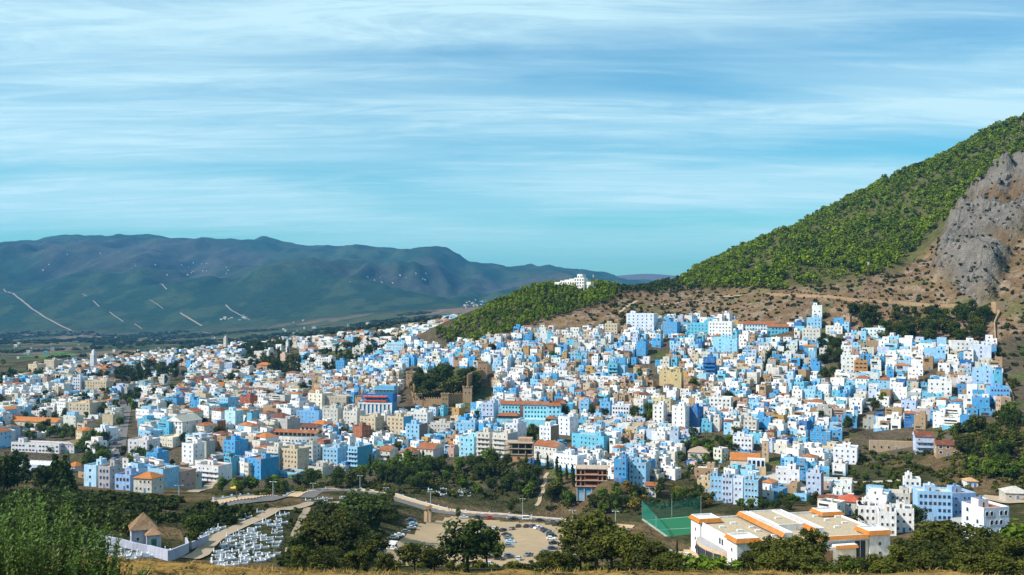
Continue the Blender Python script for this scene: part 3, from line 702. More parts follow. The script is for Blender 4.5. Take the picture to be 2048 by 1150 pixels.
# ------------------------------------------------------------------ hand-built landmarks
def sports_hall():
    X, Y, Z = 81.5, 358.7, -102.0 + ZC
    t = empty('sports_hall', (X, Y, Z), RAD(13.0), 'big white hall with flat tan roofs and orange tiled corner towers beside the green pitch', 'sports hall')
    W, D, R = 60.5, 40.0, 12.3
    RF = (0.42, 0.34, 0.235); w = (0.74, 0.74, 0.735)
    a = Acc(); a.tub(0, W, 0, D, -5, R, 0.7, 0.4, w, RF); a.obj('wall', t)
    def tower(x, y):
        b = Acc(); s = 8.6; b.tub(x, x + s, y, y + s, -5.2, R + 1.4, 0.6, 0.5, w, (0.62, 0.62, 0.62)); o = b.obj('corner_tower', t)
        b = Acc(); z0, z1 = R + 0.5, R + 1.9; e = 0.9
        q = [(x - e, y - e), (x + s + e, y - e), (x + s + e, y + s + e), (x - e, y + s + e)]; p = [(x - .02, y - .02), (x + s + .02, y - .02), (x + s + .02, y + s + .02), (x - .02, y + s + .02)]
        for i in range(4):
            j = (i + 1) % 4
            b.quad([q[i] + (z0,), q[j] + (z0,), p[j] + (z1,), p[i] + (z1,)], ORANGE)
            b.quad([q[j] + (z0,), q[i] + (z0,), p[i] + (z0 + 0.02,), p[j] + (z0 + 0.02,)], ORANGE)
        b.obj('tiled_eave', o)
        for fl in range(3):
            child('window', WIN['grey'], o, (x + s / 2, y, 1.5 + fl * 3.6), 0, (1.0, 1, 1.3))
            if x < 5: child('window', WIN['grey'], o, (x, y + s / 2, 1.5 + fl * 3.6), -math.pi / 2, (1.0, 1, 1.3))
    for x in (-0.7, W - 7.9):
        for y in (-0.7, D - 7.9): tower(x, y)
    # two raised ribs with tiled slopes and the higher block between them
    for x0 in (19.5, 34.5):
        b = Acc(); b.tub(x0, x0 + 3.4, 2.0 if x0 < 30 else 6.0, D - 0.5, R - 0.3, R + 2.2, 0.25, 0.4, w, (0.5, 0.5, 0.5)); o = b.obj('roof_rib', t)
        b = Acc(); y0 = 2.0 if x0 < 30 else 6.0
        b.quad([(x0 - 1.3, y0 - .6, R + 1.0), (x0 - 1.3, D - .5, R + 1.0), (x0 - .02, D - .5, R + 2.5), (x0 - .02, y0 - .6, R + 2.5)][::-1], ORANGE); b.obj('tiled_eave', o)
    b = Acc(); b.tub(23.5, 34.0, 14.0, D - 1.0, R - 0.2, R + 2.0, 0.5, 0.4, w, RF); b.obj('raised_block', t)
    b = Acc(); b.tub(21.0, 45.5, -3.2, 3.2, -5, R - 3.0, 0.5, 0.3, w, (0.6, 0.55, 0.45)); po = b.obj('entrance_porch', t)
    for x0, x1, z in ((20.5, 32.0, R - 1.6), (37.0, 46.0, R - 2.0)):
        b = Acc(); b.quad([(x0, -4.2, z - 1.0), (x1, -4.2, z - 1.0), (x1, -3.3, z), (x0, -3.3, z)], ORANGE); b.box(x0, x1, -3.3, -0.2, z - 1.0, z, w); b.obj('tiled_eave', po)
    b = Acc(); b.box(30, 36, -3.26, -3.0, 0.2, R - 3.6, (0.3, 0.2, 0.12)); b.obj('archway', po)
    child('door', DOORM['brown'], po, (39, -3.2, 0), 0, (2.0, 1, 4.2)); child('window', WIN['arch'], po, (43, -3.2, 0.4), 0, (1.8, 1, 4.4)); child('window', WIN['arch'], po, (25.5, -3.2, 0.4), 0, (1.8, 1, 4.4))
    b = Acc(); b.quad([(8.2, -1.1, R - 0.5), (W - 8.2, -1.1, R - 0.5), (W - 8.2, -0.02, R + 0.69), (8.2, -0.02, R + 0.69)], ORANGE); b.box(8.2, W - 8.2, -1.0, -0.02, R - 0.9, R - 0.5, w); b.obj('tiled_eave', t)
    for k, x in enumerate((9.0, 13.0, 17.0, 47.0, 49.3)): 
        b = Acc(); b.box(x, x + 3.6 if x < 45 else x + 2.0, -0.10, 0.1, 2.6, R - 1.6, (0.02, 0.05, 0.07), m=1); b.obj('window', t)
    b = Acc(); b.box(46.6, W - 8.2, -2.5, 0, -4, 1.4, (0.5, 0.5, 0.5)); b.obj('terrace', t)
    # bowed tan bay on the left flank
    n = 14; yc, L_, bow = 20.0, 12.5, 5.0
    arc = [(-bow * math.sin(math.pi * i / n), yc - L_ * math.cos(math.pi * i / n)) for i in range(n + 1)]
    b = Acc(); b.prism([(0.05, yc + L_), (0.05, yc - L_)][::-1] + arc[::-1][0:0] + arc[::-1], -5, 7.4, (0.60, 0.44, 0.28), (0.36, 0.35, 0.36)); bay = b.obj('bowed_bay', t)
    for i in range(2, n - 2, 2):
        (x0, y0), (x1, y1) = arc[i], arc[i + 2] if i + 2 <= n else arc[i + 1]
        mx_, my_ = (x0 + x1) / 2, (y0 + y1) / 2; an = math.atan2(y1 - y0, x1 - x0); L2 = math.hypot(x1 - x0, y1 - y0)
        child('window', WIN['dark'], bay, (mx_ - 0.35, my_, 2.6), an + math.pi, (L2 * 0.82, 1, 3.6))
    for k in range(2): child('window', WIN['dark'], t, (0, 13 + k * 2.2, 8.6), -math.pi / 2, (1.3, 1, 2.2))
    for k, (x, y) in enumerate([(4, 24), (11, 29), (8, 17), (15, 21), (14.5, 15), (17, 7), (49, 33), (50, 26), (54, 20), (47, 14), (57, 30), (52, 7), (28, 25)]):
        b = Acc(); zz = R + (2.0 if k == 12 else 0.0); b.box(x, x + 2.2, y, y + 0.9, zz + 0.002, zz + 0.7, (0.75,) * 3); b.obj('roof_vent', t)
    mark('the white sports hall', 108, 385, 38)
    BLD.append((108, 392, 44))
sports_hall()

def football_pitch():
    zc = -107.6 + ZC
    P = [(math.tan(0) + (px - PX0) / F * 107.6 * F / (py - HOR), 107.6 * F / (py - HOR)) for px, py in ((1284, 1041), (1402, 1031), (1424, 1083), (1343, 1083))]
    t = empty('football_pitch', (sum(p[0] for p in P) / 4, sum(p[1] for p in P) / 4, zc), 0, 'green artificial turf pitch behind tall green netting left of the hall', 'football pitch')
    ox, oy = t.location.x, t.location.y
    Q = [(p[0] - ox, p[1] - oy) for p in P]
    turf = mat('artificial_turf', (0.012, 0.12, 0.05), 0.9, 0.12, 0.2)
    a = Acc(); a.prism(Q[::-1], -3, 0.30, (1, 1, 1)); a.obj('turf', t, [turf, turf])
    b = Acc()
    def line(p, q, wd=0.14):
        dx, dy = q[0] - p[0], q[1] - p[1]; l = math.hypot(dx, dy); nx, ny = -dy / l * wd, dx / l * wd
        b.quad([(p[0] - nx, p[1] - ny, 0.32), (q[0] - nx, q[1] - ny, 0.32), (q[0] + nx, q[1] + ny, 0.32), (p[0] + nx, p[1] + ny, 0.32)], (0.6, 0.7, 0.62))
    I = [(q[0] * 0.93, q[1] * 0.93) for q in Q]
    for i in range(4): line(I[i], I[(i + 1) % 4])
    mid = lambda p, q: ((p[0] + q[0]) / 2, (p[1] + q[1]) / 2)
    line(mid(I[0], I[3]), mid(I[1], I[2])); b.obj('pitch_line', t)
    m, nt, bs, N, L = new_mat('green_net'); bs.inputs['Base Color'].default_value = (0.01, 0.22, 0.15, 1); bs.inputs['Roughness'].default_value = 0.8
    tr = N('ShaderNodeBsdfTransparent'); ms = N('ShaderNodeMixShader'); ms.inputs[0].default_value = 0.42
    L(tr.outputs[0], ms.inputs[1]); L(bs.outputs[0], ms.inputs[2]); L(ms.outputs[0], nt.nodes['Material Output'].inputs['Surface'])
    n = 10
    for (p, q, h0, h1) in ((Q[0], Q[1], 9.5, 9.5), (Q[3], Q[0], 1.5, 9.5), (Q[2], Q[3], 1.4, 1.4)):
        b = Acc(); vs = []
        for i in range(n):
            t0, t1 = i / n, (i + 1) / n
            f0 = (p[0] + (q[0] - p[0]) * t0, p[1] + (q[1] - p[1]) * t0); f1 = (p[0] + (q[0] - p[0]) * t1, p[1] + (q[1] - p[1]) * t1)
            g0 = h0 + (h1 - h0) * t0 ** 0.6 - 1.6 * math.sin(math.pi * t0) * (h0 > 5); g1 = h0 + (h1 - h0) * t1 ** 0.6 - 1.6 * math.sin(math.pi * t1) * (h0 > 5)
            b.quad([f0 + (0.3,), f1 + (0.3,), f1 + (g1,), f0 + (g0,)], (1, 1, 1))
        b.obj('net', t, [m, m])
        for i in range(0, n + 1, 5):
            t0 = i / n; g = h0 + (h1 - h0) * t0 ** 0.6
            b = Acc(); b.cyl(p[0] + (q[0] - p[0]) * t0, p[1] + (q[1] - p[1]) * t0, -1, g, 0.12, 0.10, 6, (0.35, 0.4, 0.38)); b.obj('net_post', t)
    for (p, q) in ((Q[3], Q[0]), (Q[2], Q[3])):
        b = Acc(); dx, dy = q[0] - p[0], q[1] - p[1]; l = math.hypot(dx, dy); nx, ny = dy / l * 0.6, -dx / l * 0.6
        b.prism([(p[0], p[1]), (q[0], q[1]), (q[0] + nx, q[1] + ny), (p[0] + nx, p[1] + ny)][::-1], -4, 0.9, (0.66, 0.60, 0.52)); b.obj('kerb_wall', t)
    mark('the green pitch', ox, oy, 20); BLD.append((ox, oy, 34))
football_pitch()

def arch_panel(a, x0, x1, z0, z1, y, bays, col, dp=0.35, gap=None):
    """Wall strip with arched openings: piers, spandrels as faces, dark depth behind is left open."""
    bw = (x1 - x0) / bays; n = 8
    for k in range(bays):
        cx = x0 + bw * (k + 0.5); r = bw * 0.5 - (gap or bw * 0.16); spring = z1 - r - 0.35
        arc = [(cx + r * math.cos(math.pi * i / n), spring + r * math.sin(math.pi * i / n)) for i in range(n + 1)]
        xa, xb = x0 + bw * k, x0 + bw * (k + 1)
        for (p0, p1) in ((xa, cx - r), (cx + r, xb)):
            a.box(p0, p1, y, y + dp, z0, z1, col)
        for i in range(n):
            (ax, az), (bx, bz) = arc[i], arc[i + 1]
            a.quad([(bx, y, bz), (ax, y, az), (ax, y, z1), (bx, y, z1)], col)
            a.quad([(ax, y, az), (bx, y, bz), (bx, y + dp, bz), (ax, y + dp, az)], col)
def brick_shell():
    X, Y, Z = ground(1183, 985)
    t = empty('unfinished_building', (X, Y, Z), RAD(-6), 'unfinished red brick shell of three arcaded floors over a blue shuttered ground floor', 'building')
    w, d, fh = 17.5, 13.0, 3.3
    conc = (0.42, 0.34, 0.27); br = (0.46, 0.17, 0.085)
    b = Acc(); b.box(-w / 2 + .3, w / 2 - .3, 0.6, d, -5, 3.3, (0.30, 0.45, 0.58)); b.obj('ground_floor', t)
    for k in range(5):
        x = -w / 2 + 0.3 + k * (w - 0.9) / 4
        b = Acc(); b.box(x, x + 0.4, 0.1, 0.6, -5, 3.3, (0.5, 0.52, 0.55)); b.obj('column', t)
    for k in range(4):
        x = -w / 2 + 1.0 + k * (w - 0.9) / 4
        b = Acc(); b.box(x, x + 3.2, 0.5, 0.65, 0.1, 2.9, (0.12, 0.33, 0.55)); b.obj('shutter', t)
    for fl in range(4):
        z = 3.3 + fl * fh
        b = Acc(); b.box(-w / 2 - 0.5, w / 2 + 0.5, -0.6, d, z, z + 0.32, conc); b.obj('floor_slab', t)
        if fl < 3:
            b = Acc(); arch_panel(b, -w / 2, -w / 2 + 5.2, z + 0.32, z + fh, 0, 2, br); arch_panel(b, -w / 2 + 5.2, w / 2 - 5.2, z + 0.32, z + fh, 0, 1, br, gap=0.4) if False else None
            b.box(-w / 2 + 5.2, w / 2 - 5.2, 0, 0.3, z + 0.32, z + 1.0, br); arch_panel(b, w / 2 - 5.2, w / 2, z + 0.32, z + fh, 0, 2, br); b.obj('arcade', t)
            b = Acc(); b.box(-w / 2, -w / 2 + 0.3, 0.4, d, z + 0.32, z + fh, br); b.box(w / 2 - 0.3, w / 2, 0.4, d, z + 0.32, z + fh, (0.30, 0.15, 0.10)); b.box(-w / 2 + .3, w / 2 - .3, d * 0.45, d * 0.45 + 0.3, z + 0.32, z + fh, br); b.obj('brick_wall', t)
    zt = 3.3 + 3 * fh
    for x in (-w / 2, -3, 3, w / 2 - 0.3):
        for y in (0.2, d - 0.5): b = Acc(); b.box(x, x + 0.3, y, y + 0.3, zt + 0.3, zt + 1.5, conc); b.obj('column_stub', t)
    mark('the arched brick shell', X, Y, 12); BLD.append((X, Y + 7, 14))
brick_shell()
def concrete_frame():
    X, Y, Z = ground(1037, 922)
    t = empty('unfinished_building', (X, Y, Z), RAD(-8), 'bare grey concrete frame of two open floors above a brown block base', 'building')
    w, d, fh = 18.0, 12.0, 3.6; c = (0.36, 0.29, 0.22)
    b = Acc(); b.box(-w / 2, w / 2, 0, d, -6, 4, (0.48, 0.27, 0.15)); b.obj('block_base', t)
    for fl in range(3):
        b = Acc(); z = 4 + fl * fh; b.box(-w / 2 - 0.4, w / 2 + 0.4, -0.6, d + 0.3, z, z + 0.4, c); b.obj('floor_slab', t)
        if fl < 2:
            for k in range(5):
                x = -w / 2 + k * (w - 0.4) / 4; b = Acc(); b.box(x, x + 0.4, 0, 0.4, z + 0.4, z + fh, c); b.obj('column', t)
            b = Acc(); b.box(-w / 2 + .5, w / 2, d - 2, d - 1.8, z + 0.4, z + fh, (0.25, 0.2, 0.15)); b.box(w / 2 - 0.2, w / 2, 0.5, d, z + 0.4, z + fh, (0.3, 0.2, 0.15)); b.obj('back_wall', t)
    b = Acc(); b.box(-1, w / 2 - 1, 5, d, 4 + 2 * fh + .4, 4 + 2 * fh + 2.6, (0.42, 0.27, 0.18)); b.obj('roof_hut', t)
    for k in range(3): child('window', WIN['brown'], t, (-5 + k * 5, 0, 0.9), 0, (1.6, 1, 1.8))
    mark('the concrete frame', X, Y, 11); BLD.append((X, Y + 6, 13))
concrete_frame()

def minaret(px, py, wm, h, col, capc, label, phrase=None, near=None, dome=False):
    X, Y, Z = ground(px, py, near)
    t = empty('minaret', (X, Y, Z), RAD(-20), label, 'minaret')
    b = Acc(); b.box(-wm / 2, wm / 2, -wm / 2, wm / 2, -4, h, col); b.obj('shaft', t)
    b = Acc(); b.tub(-wm / 2 - .2, wm / 2 + .2, -wm / 2 - .2, wm / 2 + .2, h, h + 0.7, 0.5, 0.3, capc, capc)
    for k in range(4):
        for s in (-1, 1):
            x = -wm / 2 + (k + 0.25) * wm / 4; b.box(x, x + wm / 8, s * (wm / 2 + .05) - .15, s * (wm / 2 + .05) + .15, h + 1.2, h + 1.8, capc)
    b.obj('balcony', t)
    b = Acc(); q = wm * 0.28; b.box(-q, q, -q, q, h + 0.7, h + 0.7 + wm * 0.75, capc); b.obj('lantern', t)
    b = Acc(); zt = h + 0.7 + wm * 0.75; b.cyl(0, 0, zt, zt + q * 0.7, q * 0.95, q * 0.7, 8, capc); b.cyl(0, 0, zt + q * 0.7, zt + q * 1.2, q * 0.7, q * 0.1, 8, capc); b.cyl(0, 0, zt + q, zt + q * 3, 0.06, 0.04, 5, (0.5, 0.4, 0.2)); b.obj('dome', t)
    for k in range(3): child('window', WIN['dark'], t, (0, -wm / 2, h * (0.3 + 0.24 * k)), 0, (0.5, 1, 1.2)); child('window', WIN['dark'], t, (-wm / 2, 0, h * (0.3 + 0.24 * k)), -math.pi / 2, (0.5, 1, 1.2))
    if phrase: mark(phrase, X, Y, wm)
    BLD.append((X, Y, wm + 3))
minaret(187, 746, 6.0, 24, (0.56, 0.57, 0.62), (0.72, 0.72, 0.74), 'pale grey square minaret rising over the white houses at the far left', 'the grey minaret')
minaret(451, 704, 4.6, 21, (0.60, 0.56, 0.50), (0.66, 0.62, 0.56), 'thin cream minaret on the far town skyline beside a tiled roof', 'the thin far minaret')
minaret(1531, 922, 4.0, 12.5, (0.50, 0.36, 0.24), (0.75, 0.76, 0.80), 'brown brick minaret with white lantern beside the orange mosque roof', 'the brown minaret')
minaret(575, 706, 3.6, 15, WHITE, WHITE, 'small white minaret among trees on the far edge of town')
minaret(1122, 678, 4.2, 15, (0.48, 0.40, 0.32), (0.5, 0.42, 0.34), 'plain tan stone minaret below the blue six storey hotel') if False else None
minaret(893, 702, 4.0, 14, (0.72, 0.74, 0.8), WHITE, 'white minaret standing below the pine hill at the end of town') if False else None

def mosque():
    X, Y, Z = ground(1490, 948)
    t = empty('mosque', (X, Y, Z), RAD(-14), 'white mosque hall with broad orange tiled roof and arched porch beside the plaza', 'mosque')
    b = Acc(); b.box(-8.5, 8.5, 0, 15, -4, 8.0, (0.72, 0.66, 0.58)); b.obj('wall', t)
    b = Acc(); b.gable(-8.5, 8.5, 0, 15, 8.01, 3.6, TILEO, WHITE, 0.4, 'x'); b.obj('roof', t)
    b = Acc(); b.box(1, 12, -5, -0.05, -4, 5.2, (0.60, 0.44, 0.24)); b.obj('terrace_wall', t)
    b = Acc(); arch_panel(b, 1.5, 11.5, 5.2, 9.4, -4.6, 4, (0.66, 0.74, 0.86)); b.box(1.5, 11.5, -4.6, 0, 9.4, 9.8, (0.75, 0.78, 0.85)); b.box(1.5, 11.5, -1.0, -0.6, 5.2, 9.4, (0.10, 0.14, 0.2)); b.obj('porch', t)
    for k in range(8):
        b = Acc(); b.box(-8.9, -8.4, 0.6 + k * 1.8, 1.5 + k * 1.8, 8.0, 9.1, WHITE); b.obj('merlon', t)
    wall_windows(t, 0, 0, 14, 1, 3, 4, rz=-math.pi / 2, ox=-8.5, oy=7.5, z0=2.5, kind='arch', ww=1.0, wh=2.0)
    mark('the orange-roofed mosque', X, Y, 12); BLD.append((X + 1, Y + 5, 14))
mosque()

def kasbah():
    t0 = ground(880, 812); X0, Y0 = t0[0], t0[1]
    t = empty('fortress', t0, 0, 'brown crenellated fortress walls and square towers half hidden by tall trees', 'fortress')
    def loc(px, Y): x, y, z = at(px, Y); return x - X0, y - Y0, z - t0[2]
    def wall(p, q, h):
        (x0, y0, z0), (x1, y1, z1) = p, q; l = math.hypot(x1 - x0, y1 - y0); zb = min(z0, z1)
        b = Acc(); c = jit(MUD, RNG); ang = math.atan2(y1 - y0, x1 - x0)
        b.set(x0, y0, 0, ang); zt = max(z0, z1) + h
        b.box(0, l, -0.6, 0.6, zb - 5, zt, c); o = b.obj('curtain_wall', t)
        n = int(l / 1.9)
        for k in range(n):
            b = Acc(); b.set(x0, y0, 0, ang); xx = k * l / n; b.box(xx + 0.2, xx + 1.2, -0.62, 0.0, zt, zt + 0.7, c)
            u = len(b.v); b.p(xx + 0.7, -0.3, zt + 1.35)
            for q_ in ((4, 5), (5, 6), (6, 7), (7, 4)): b.face((q_[0], q_[1], u), c)
            b.obj('merlon', o)
    def tower(p, s, h):
        x, y, z = p; b = Acc(); c = jit((0.42, 0.27, 0.16), RNG); b.tub(x - s / 2, x + s / 2, y - s / 2, y + s / 2, z - 5, z + h, 0.8, 0.5, c, MUD); o = b.obj('tower', t)
        for i in range(4):
            for (ax, ay) in ((-1, 0), (0, 1), (1, 0), (0, -1)):
                u = (-0.5 + (i + 0.5) / 4) * s
                cx, cy = (x + ax * s / 2, y + u) if ax else (x + u, y + ay * s / 2)
                b = Acc(); b.box(cx - 0.45, cx + 0.45, cy - 0.45, cy + 0.45, z + h + 0.802, z + h + 1.6, c); b.obj('merlon', o)
        for k in range(2): child('window', WIN['dark'], o, (x - s * 0.2 + k * s * 0.4, y - s / 2, z + h * 0.62), 0, (0.7, 1, 1.2))
    A, B, Cc, D_, E, G = loc(822, 880), loc(829, 822), loc(848, 812), loc(890, 808), loc(935, 815), loc(965, 872)
    tower(A, 8.0, 12); tower(loc(838, 815), 6.5, 9); tower(D_, 6.0, 9); tower(E, 7.5, 11); tower(G, 8.5, 13)
    wall(A, B, 6); wall(B, Cc, 6); wall(Cc, D_, 6.0); wall(D_, E, 6.0); wall(E, G, 7)
    mark('the brown fortress', X0, Y0 + 30, 35)
    BLD.extend([(X0, Y0 + 25, 38), (X0 - 10, Y0 + 5, 22), (X0 + 22, Y0 + 10, 22)])
kasbah()

def teal_hotel():
    X, Y, Z = ground(1058, 852)
    t = empty('hotel', (X, Y, Z), RAD(-9), 'long turquoise hotel with rows of small windows and rusty tiled roofs', 'hotel')
    c = (0.16, 0.56, 0.74); c2 = (0.28, 0.66, 0.82)
    b = Acc(); b.box(-23, 13, 9, 18, -4, 15, c2); o = b.obj('main_wing', t)
    b = Acc(); b.gable(-23, 13, 9, 18, 15.01, 2.3, TILE, c2, 0.7, 'x'); b.obj('roof', o)
    wall_windows(o, 0, 0, 34, 3, 3.2, 14, ox=-5, oy=9, z0=4.6, kind='dark', ww=1.1, wh=1.3, skip={(f, 6) for f in range(3)})
    b = Acc(); b.box(-8.2, -5.8, 8.9, 9.2, 2, 14, (0.15, 0.08, 0.05)); b.obj('stair_window', o)
    b = Acc(); b.box(13.02, 23, 7, 17, -4, 14.6, c2); o = b.obj('end_wing', t)
    b = Acc(); b.gable(13, 23, 7, 17, 14.61, 1.8, TILE, c2, 0.6, 'x', 2.0); b.obj('roof', o)
    wall_windows(o, 0, 0, 9, 4, 3.2, 3, ox=18, oy=7, z0=2, kind='dark', ww=1.0, wh=1.4)
    b = Acc(); b.box(17, 31, 18, 32, -4, 15, (0.10, 0.42, 0.62)); o = b.obj('rear_wing', t)
    b = Acc(); b.gable(15, 26, 18, 32, 15.01, 3.4, TILED, c, 0.6, 'x', 5); b.obj('roof', o)
    b = Acc(); b.tub(-24, 16, -3, 9, -5, 4.6, 0.8, 0.3, c2, (0.6, 0.62, 0.66)); b.obj('terrace', t)
    b = Acc(); b.box(-23, -8, -2.5, 6.5, 4.6, 7.6, (0.08, 0.10, 0.12)); o = b.obj('pavilion', t)
    b = Acc(); b.gable(-23, -8, -2.5, 6.5, 7.61, 2.0, TILE, TILE, 0.8, 'x', 3.0); b.obj('roof', o)
    b = Acc(); b.box(13, 21, -5, 2, -4, 6.4, c2); o = b.obj('corner_pavilion', t)
    b = Acc(); b.gable(13, 21, -5, 2, 6.41, 2.0, TILE, c, 0.6, 'x', 4); b.obj('roof', o)
    mark('the turquoise hotel', X, Y + 6, 26); BLD.extend([(X - 14, Y + 6, 14), (X, Y + 6, 16), (X + 14, Y + 8, 16), (X + 22, Y + 22, 14)])
teal_hotel()

def columned_hotel():
    X, Y, Z = ground(750, 834)
    t = empty('hotel', (X, Y, Z), RAD(-8), 'white fronted hotel with tall blue recessed strips and red awning roofs above', 'hotel')
    b = Acc(); b.tub(-14, 14, 0, 16, -5, 10.5, 0.8, 0.3, (0.10, 0.30, 0.52), (0.55, 0.5, 0.48)); b.obj('wall', t)
    for k in range(9):
        x = -14.1 + k * 3.3; b = Acc(); b.box(x, x + 1.7, -0.5, -0.01, -5, 10.2, WHITE); b.obj('pilaster', t)
    b = Acc(); b.box(-14.1, 14.1, -0.6, 0.3, 10.2, 11.4, WHITE); b.obj('cornice', t)
    b = Acc(); b.tub(-11, 14, 2, 16, 11.4, 17.8, 0.8, 0.3, COBALT, GREY); up = b.obj('upper_floor', t)
    wall_windows(up, 0, 0, 20, 2, 3.2, 6, ox=0, oy=2, z0=11.4, kind='white', ww=2.2, wh=1.4)
    for z in (12.6, 15.9):
        b = Acc(); b.quad([(-10, 0.2, z), (9, 0.2, z), (9, 1.95, z + 0.9), (-10, 1.95, z + 0.9)], (0.42, 0.06, 0.03)); b.box(-10, 9, 0.2, 0.3, z - 0.3, z - 0.01, (0.42, 0.06, 0.03)); b.obj('red_awning', t)
    b = Acc(); b.tub(-2, 14, 6, 16, 17.8, 23.5, 0.8, 0.3, (0.16, 0.42, 0.62), (0.5, 0.6, 0.7)); o = b.obj('roof_storey', t)
    wall_windows(o, 0, 0, 14, 1, 3, 5, ox=6, oy=6, z0=18.6, kind='white', ww=1.8, wh=1.8)
    b = Acc(); b.box(-4, 15, 4.5, 17, 21.2, 21.5, (0.2, 0.4, 0.55)); b.obj('canopy', o)
    mark('the blue-striped hotel', X, Y + 4, 16); BLD.append((X, Y + 8, 20))
columned_hotel()

def round_hotel():
    X, Y, Z = ground(583, 893)
    t = empty('hotel', (X, Y, Z), RAD(-14), 'white hotel with curved terrace front and long brown tiled roofs', 'hotel')
    n = 16; R_ = 40.0; half = 21.0
    def arc(r, y_off, z):
        pts = []
        for i in range(n + 1):
            x = -half + 2 * half * i / n; pts.append((x, -math.sqrt(R_ * R_ - x * x) + math.sqrt(R_ * R_ - half * half) + y_off))
        return pts
    A = arc(R_, 0, 0)
    b = Acc(); b.prism(A + [(half, 14), (-half, 14)], -6, 7.0, (0.78, 0.76, 0.70), (0.5, 0.45, 0.4)); o = b.obj('curved_base', t)
    for i in range(1, n - 1):
        (x0, y0), (x1, y1) = A[i], A[i + 1]
        for z in (1.2, 4.4): child('window', WIN['brown'], o, ((x0 + x1) / 2, (y0 + y1) / 2, z), math.atan2(y1 - y0, x1 - x0), (0.9, 1, 1.4))
    b = Acc(); In = [(x, y + 0.3) for x, y in A]
    for i in range(n):
        b.quad([A[i] + (7.0,), A[i + 1] + (7.0,), A[i + 1] + (8.0,), A[i] + (8.0,)], (0.8,) * 3); b.quad([In[i + 1] + (7.0,), In[i] + (7.0,), In[i] + (8.0,), In[i + 1] + (8.0,)], (0.8,) * 3)
        b.quad([A[i] + (8.0,), A[i + 1] + (8.0,), In[i + 1] + (8.0,), In[i] + (8.0,)], (0.8,) * 3)
    b.obj('terrace_parapet', t)
    b = Acc(); b.box(-16, 18, 3.5, 13, 7.0, 10.4, (0.74, 0.70, 0.62)); o = b.obj('upper_floor', t)
    wall_windows(o, 0, 0, 32, 1, 3, 9, ox=1, oy=3.5, z0=6.6, kind='dark', ww=2.4, wh=2.0)
    b = Acc(); b.quad([(-17, 0.5, 10.0), (20, 0.5, 10.0), (20, 5, 12.0), (-17, 5, 12.0)], TILE); b.quad([(-17, 5, 12.0), (20, 5, 12.0), (20, 13.5, 10.2), (-17, 13.5, 10.2)], TILE); b.quad([(20, 0.5, 9.9), (-17, 0.5, 9.9), (-17, 13.5, 9.9), (20, 13.5, 9.9)], TILE); b.obj('tiled_roof', t)
    b = Acc(); b.box(4, 18, 6, 13, 10.4, 14.0, (0.72, 0.68, 0.6)); o = b.obj('top_floor', t)
    wall_windows(o, 0, 0, 13, 1, 3, 4, ox=11, oy=6, z0=10.6, kind='dark', ww=1.8, wh=1.7)
    b = Acc(); b.gable(4, 18, 6, 13, 14.01, 2.0, TILED, TILE, 0.9, 'x', 3); b.obj('roof', o)
    mark('the curved white hotel', X, Y + 2, 20); BLD.append((X, Y + 3, 20))
round_hotel()

def shrine():
    X, Y, Z = ground(290, 1092, near=150)
    t = empty('shrine', (X, Y, Z), RAD(24), 'small whitewashed shrine with brown pyramid roof among the graves', 'shrine')
    c = (0.44, 0.47, 0.56)
    b = Acc(); b.box(-3.0, 2.6, 0, 5.6, -2.5, 3.9, c); b.obj('wall', t)
    b = Acc(); b.gable(-3.0, 2.6, 0, 5.6, 3.91, 3.6, (0.20, 0.115, 0.06), c, 0.45, 'x', 3.25); b.obj('roof', t)
    b = Acc(); b.box(0.2, 3.4, -2.6, -0.02, -2.5, 3.0, c); o = b.obj('porch', t)
    b = Acc(); b.gable(0.2, 3.4, -2.6, 0.4, 3.01, 1.2, (0.24, 0.12, 0.055), c, 0.35, 'x', 1.5); b.obj('roof', o)
    child('door', DOORM['green'], o, (1.8, -2.6, -0.4), 0, (1.5, 1, 2.7)); child('window', WIN['arch'], t, (-1.6, 0, 1.3), 0, (0.7, 1, 1.0))
    child('window', WIN['arch'], t, (-3.0, 2.6, 1.3), -math.pi / 2, (0.7, 1, 1.0))
    mark('the pyramid-roofed shrine', X, Y, 6)
    def gw(name, pts, h, col, label):
        P = [ground(*p, near=150) for p in pts]; x0, y0, z0 = P[0]
        e = empty(name, (x0, y0, z0), 0, label, 'wall')
        for (p, q) in zip(P[:-1], P[1:]):
            dx, dy = q[0] - p[0], q[1] - p[1]; l = math.hypot(dx, dy); b = Acc(); b.set(p[0] - x0, p[1] - y0, 0, math.atan2(dy, dx))
            za, zb = p[2] - z0, q[2] - z0; n = len(b.v)
            for (x, z) in ((0, za), (l, zb)):
                for yy in (-0.25, 0.25): b.p(x, yy, z - 1.5); b.p(x, yy, z + h)
            for fc in ((0, 1, 3, 2), (4, 6, 7, 5), (0, 4, 5, 1), (2, 3, 7, 6), (1, 5, 7, 3), (0, 2, 6, 4)): b.face(tuple(n + i for i in fc), col)
            b.obj('wall_run', e)
    gw('graveyard_wall', [(200, 1084), (240, 1092), (268, 1100), (297, 1106)], 1.7, (0.36, 0.38, 0.48), 'low whitewashed wall running left from the shrine enclosure')
    gw('graveyard_wall', [(297, 1110), (338, 1122), (376, 1104), (372, 1092)], 2.2, (0.38, 0.40, 0.50), 'whitewashed corner wall holding graves in front of the shrine')
    gw('graveyard_wall', [(382, 1098), (416, 1082)], 1.7, (0.37, 0.39, 0.49), 'short stepped white wall right of the shrine, by the path')
shrine()

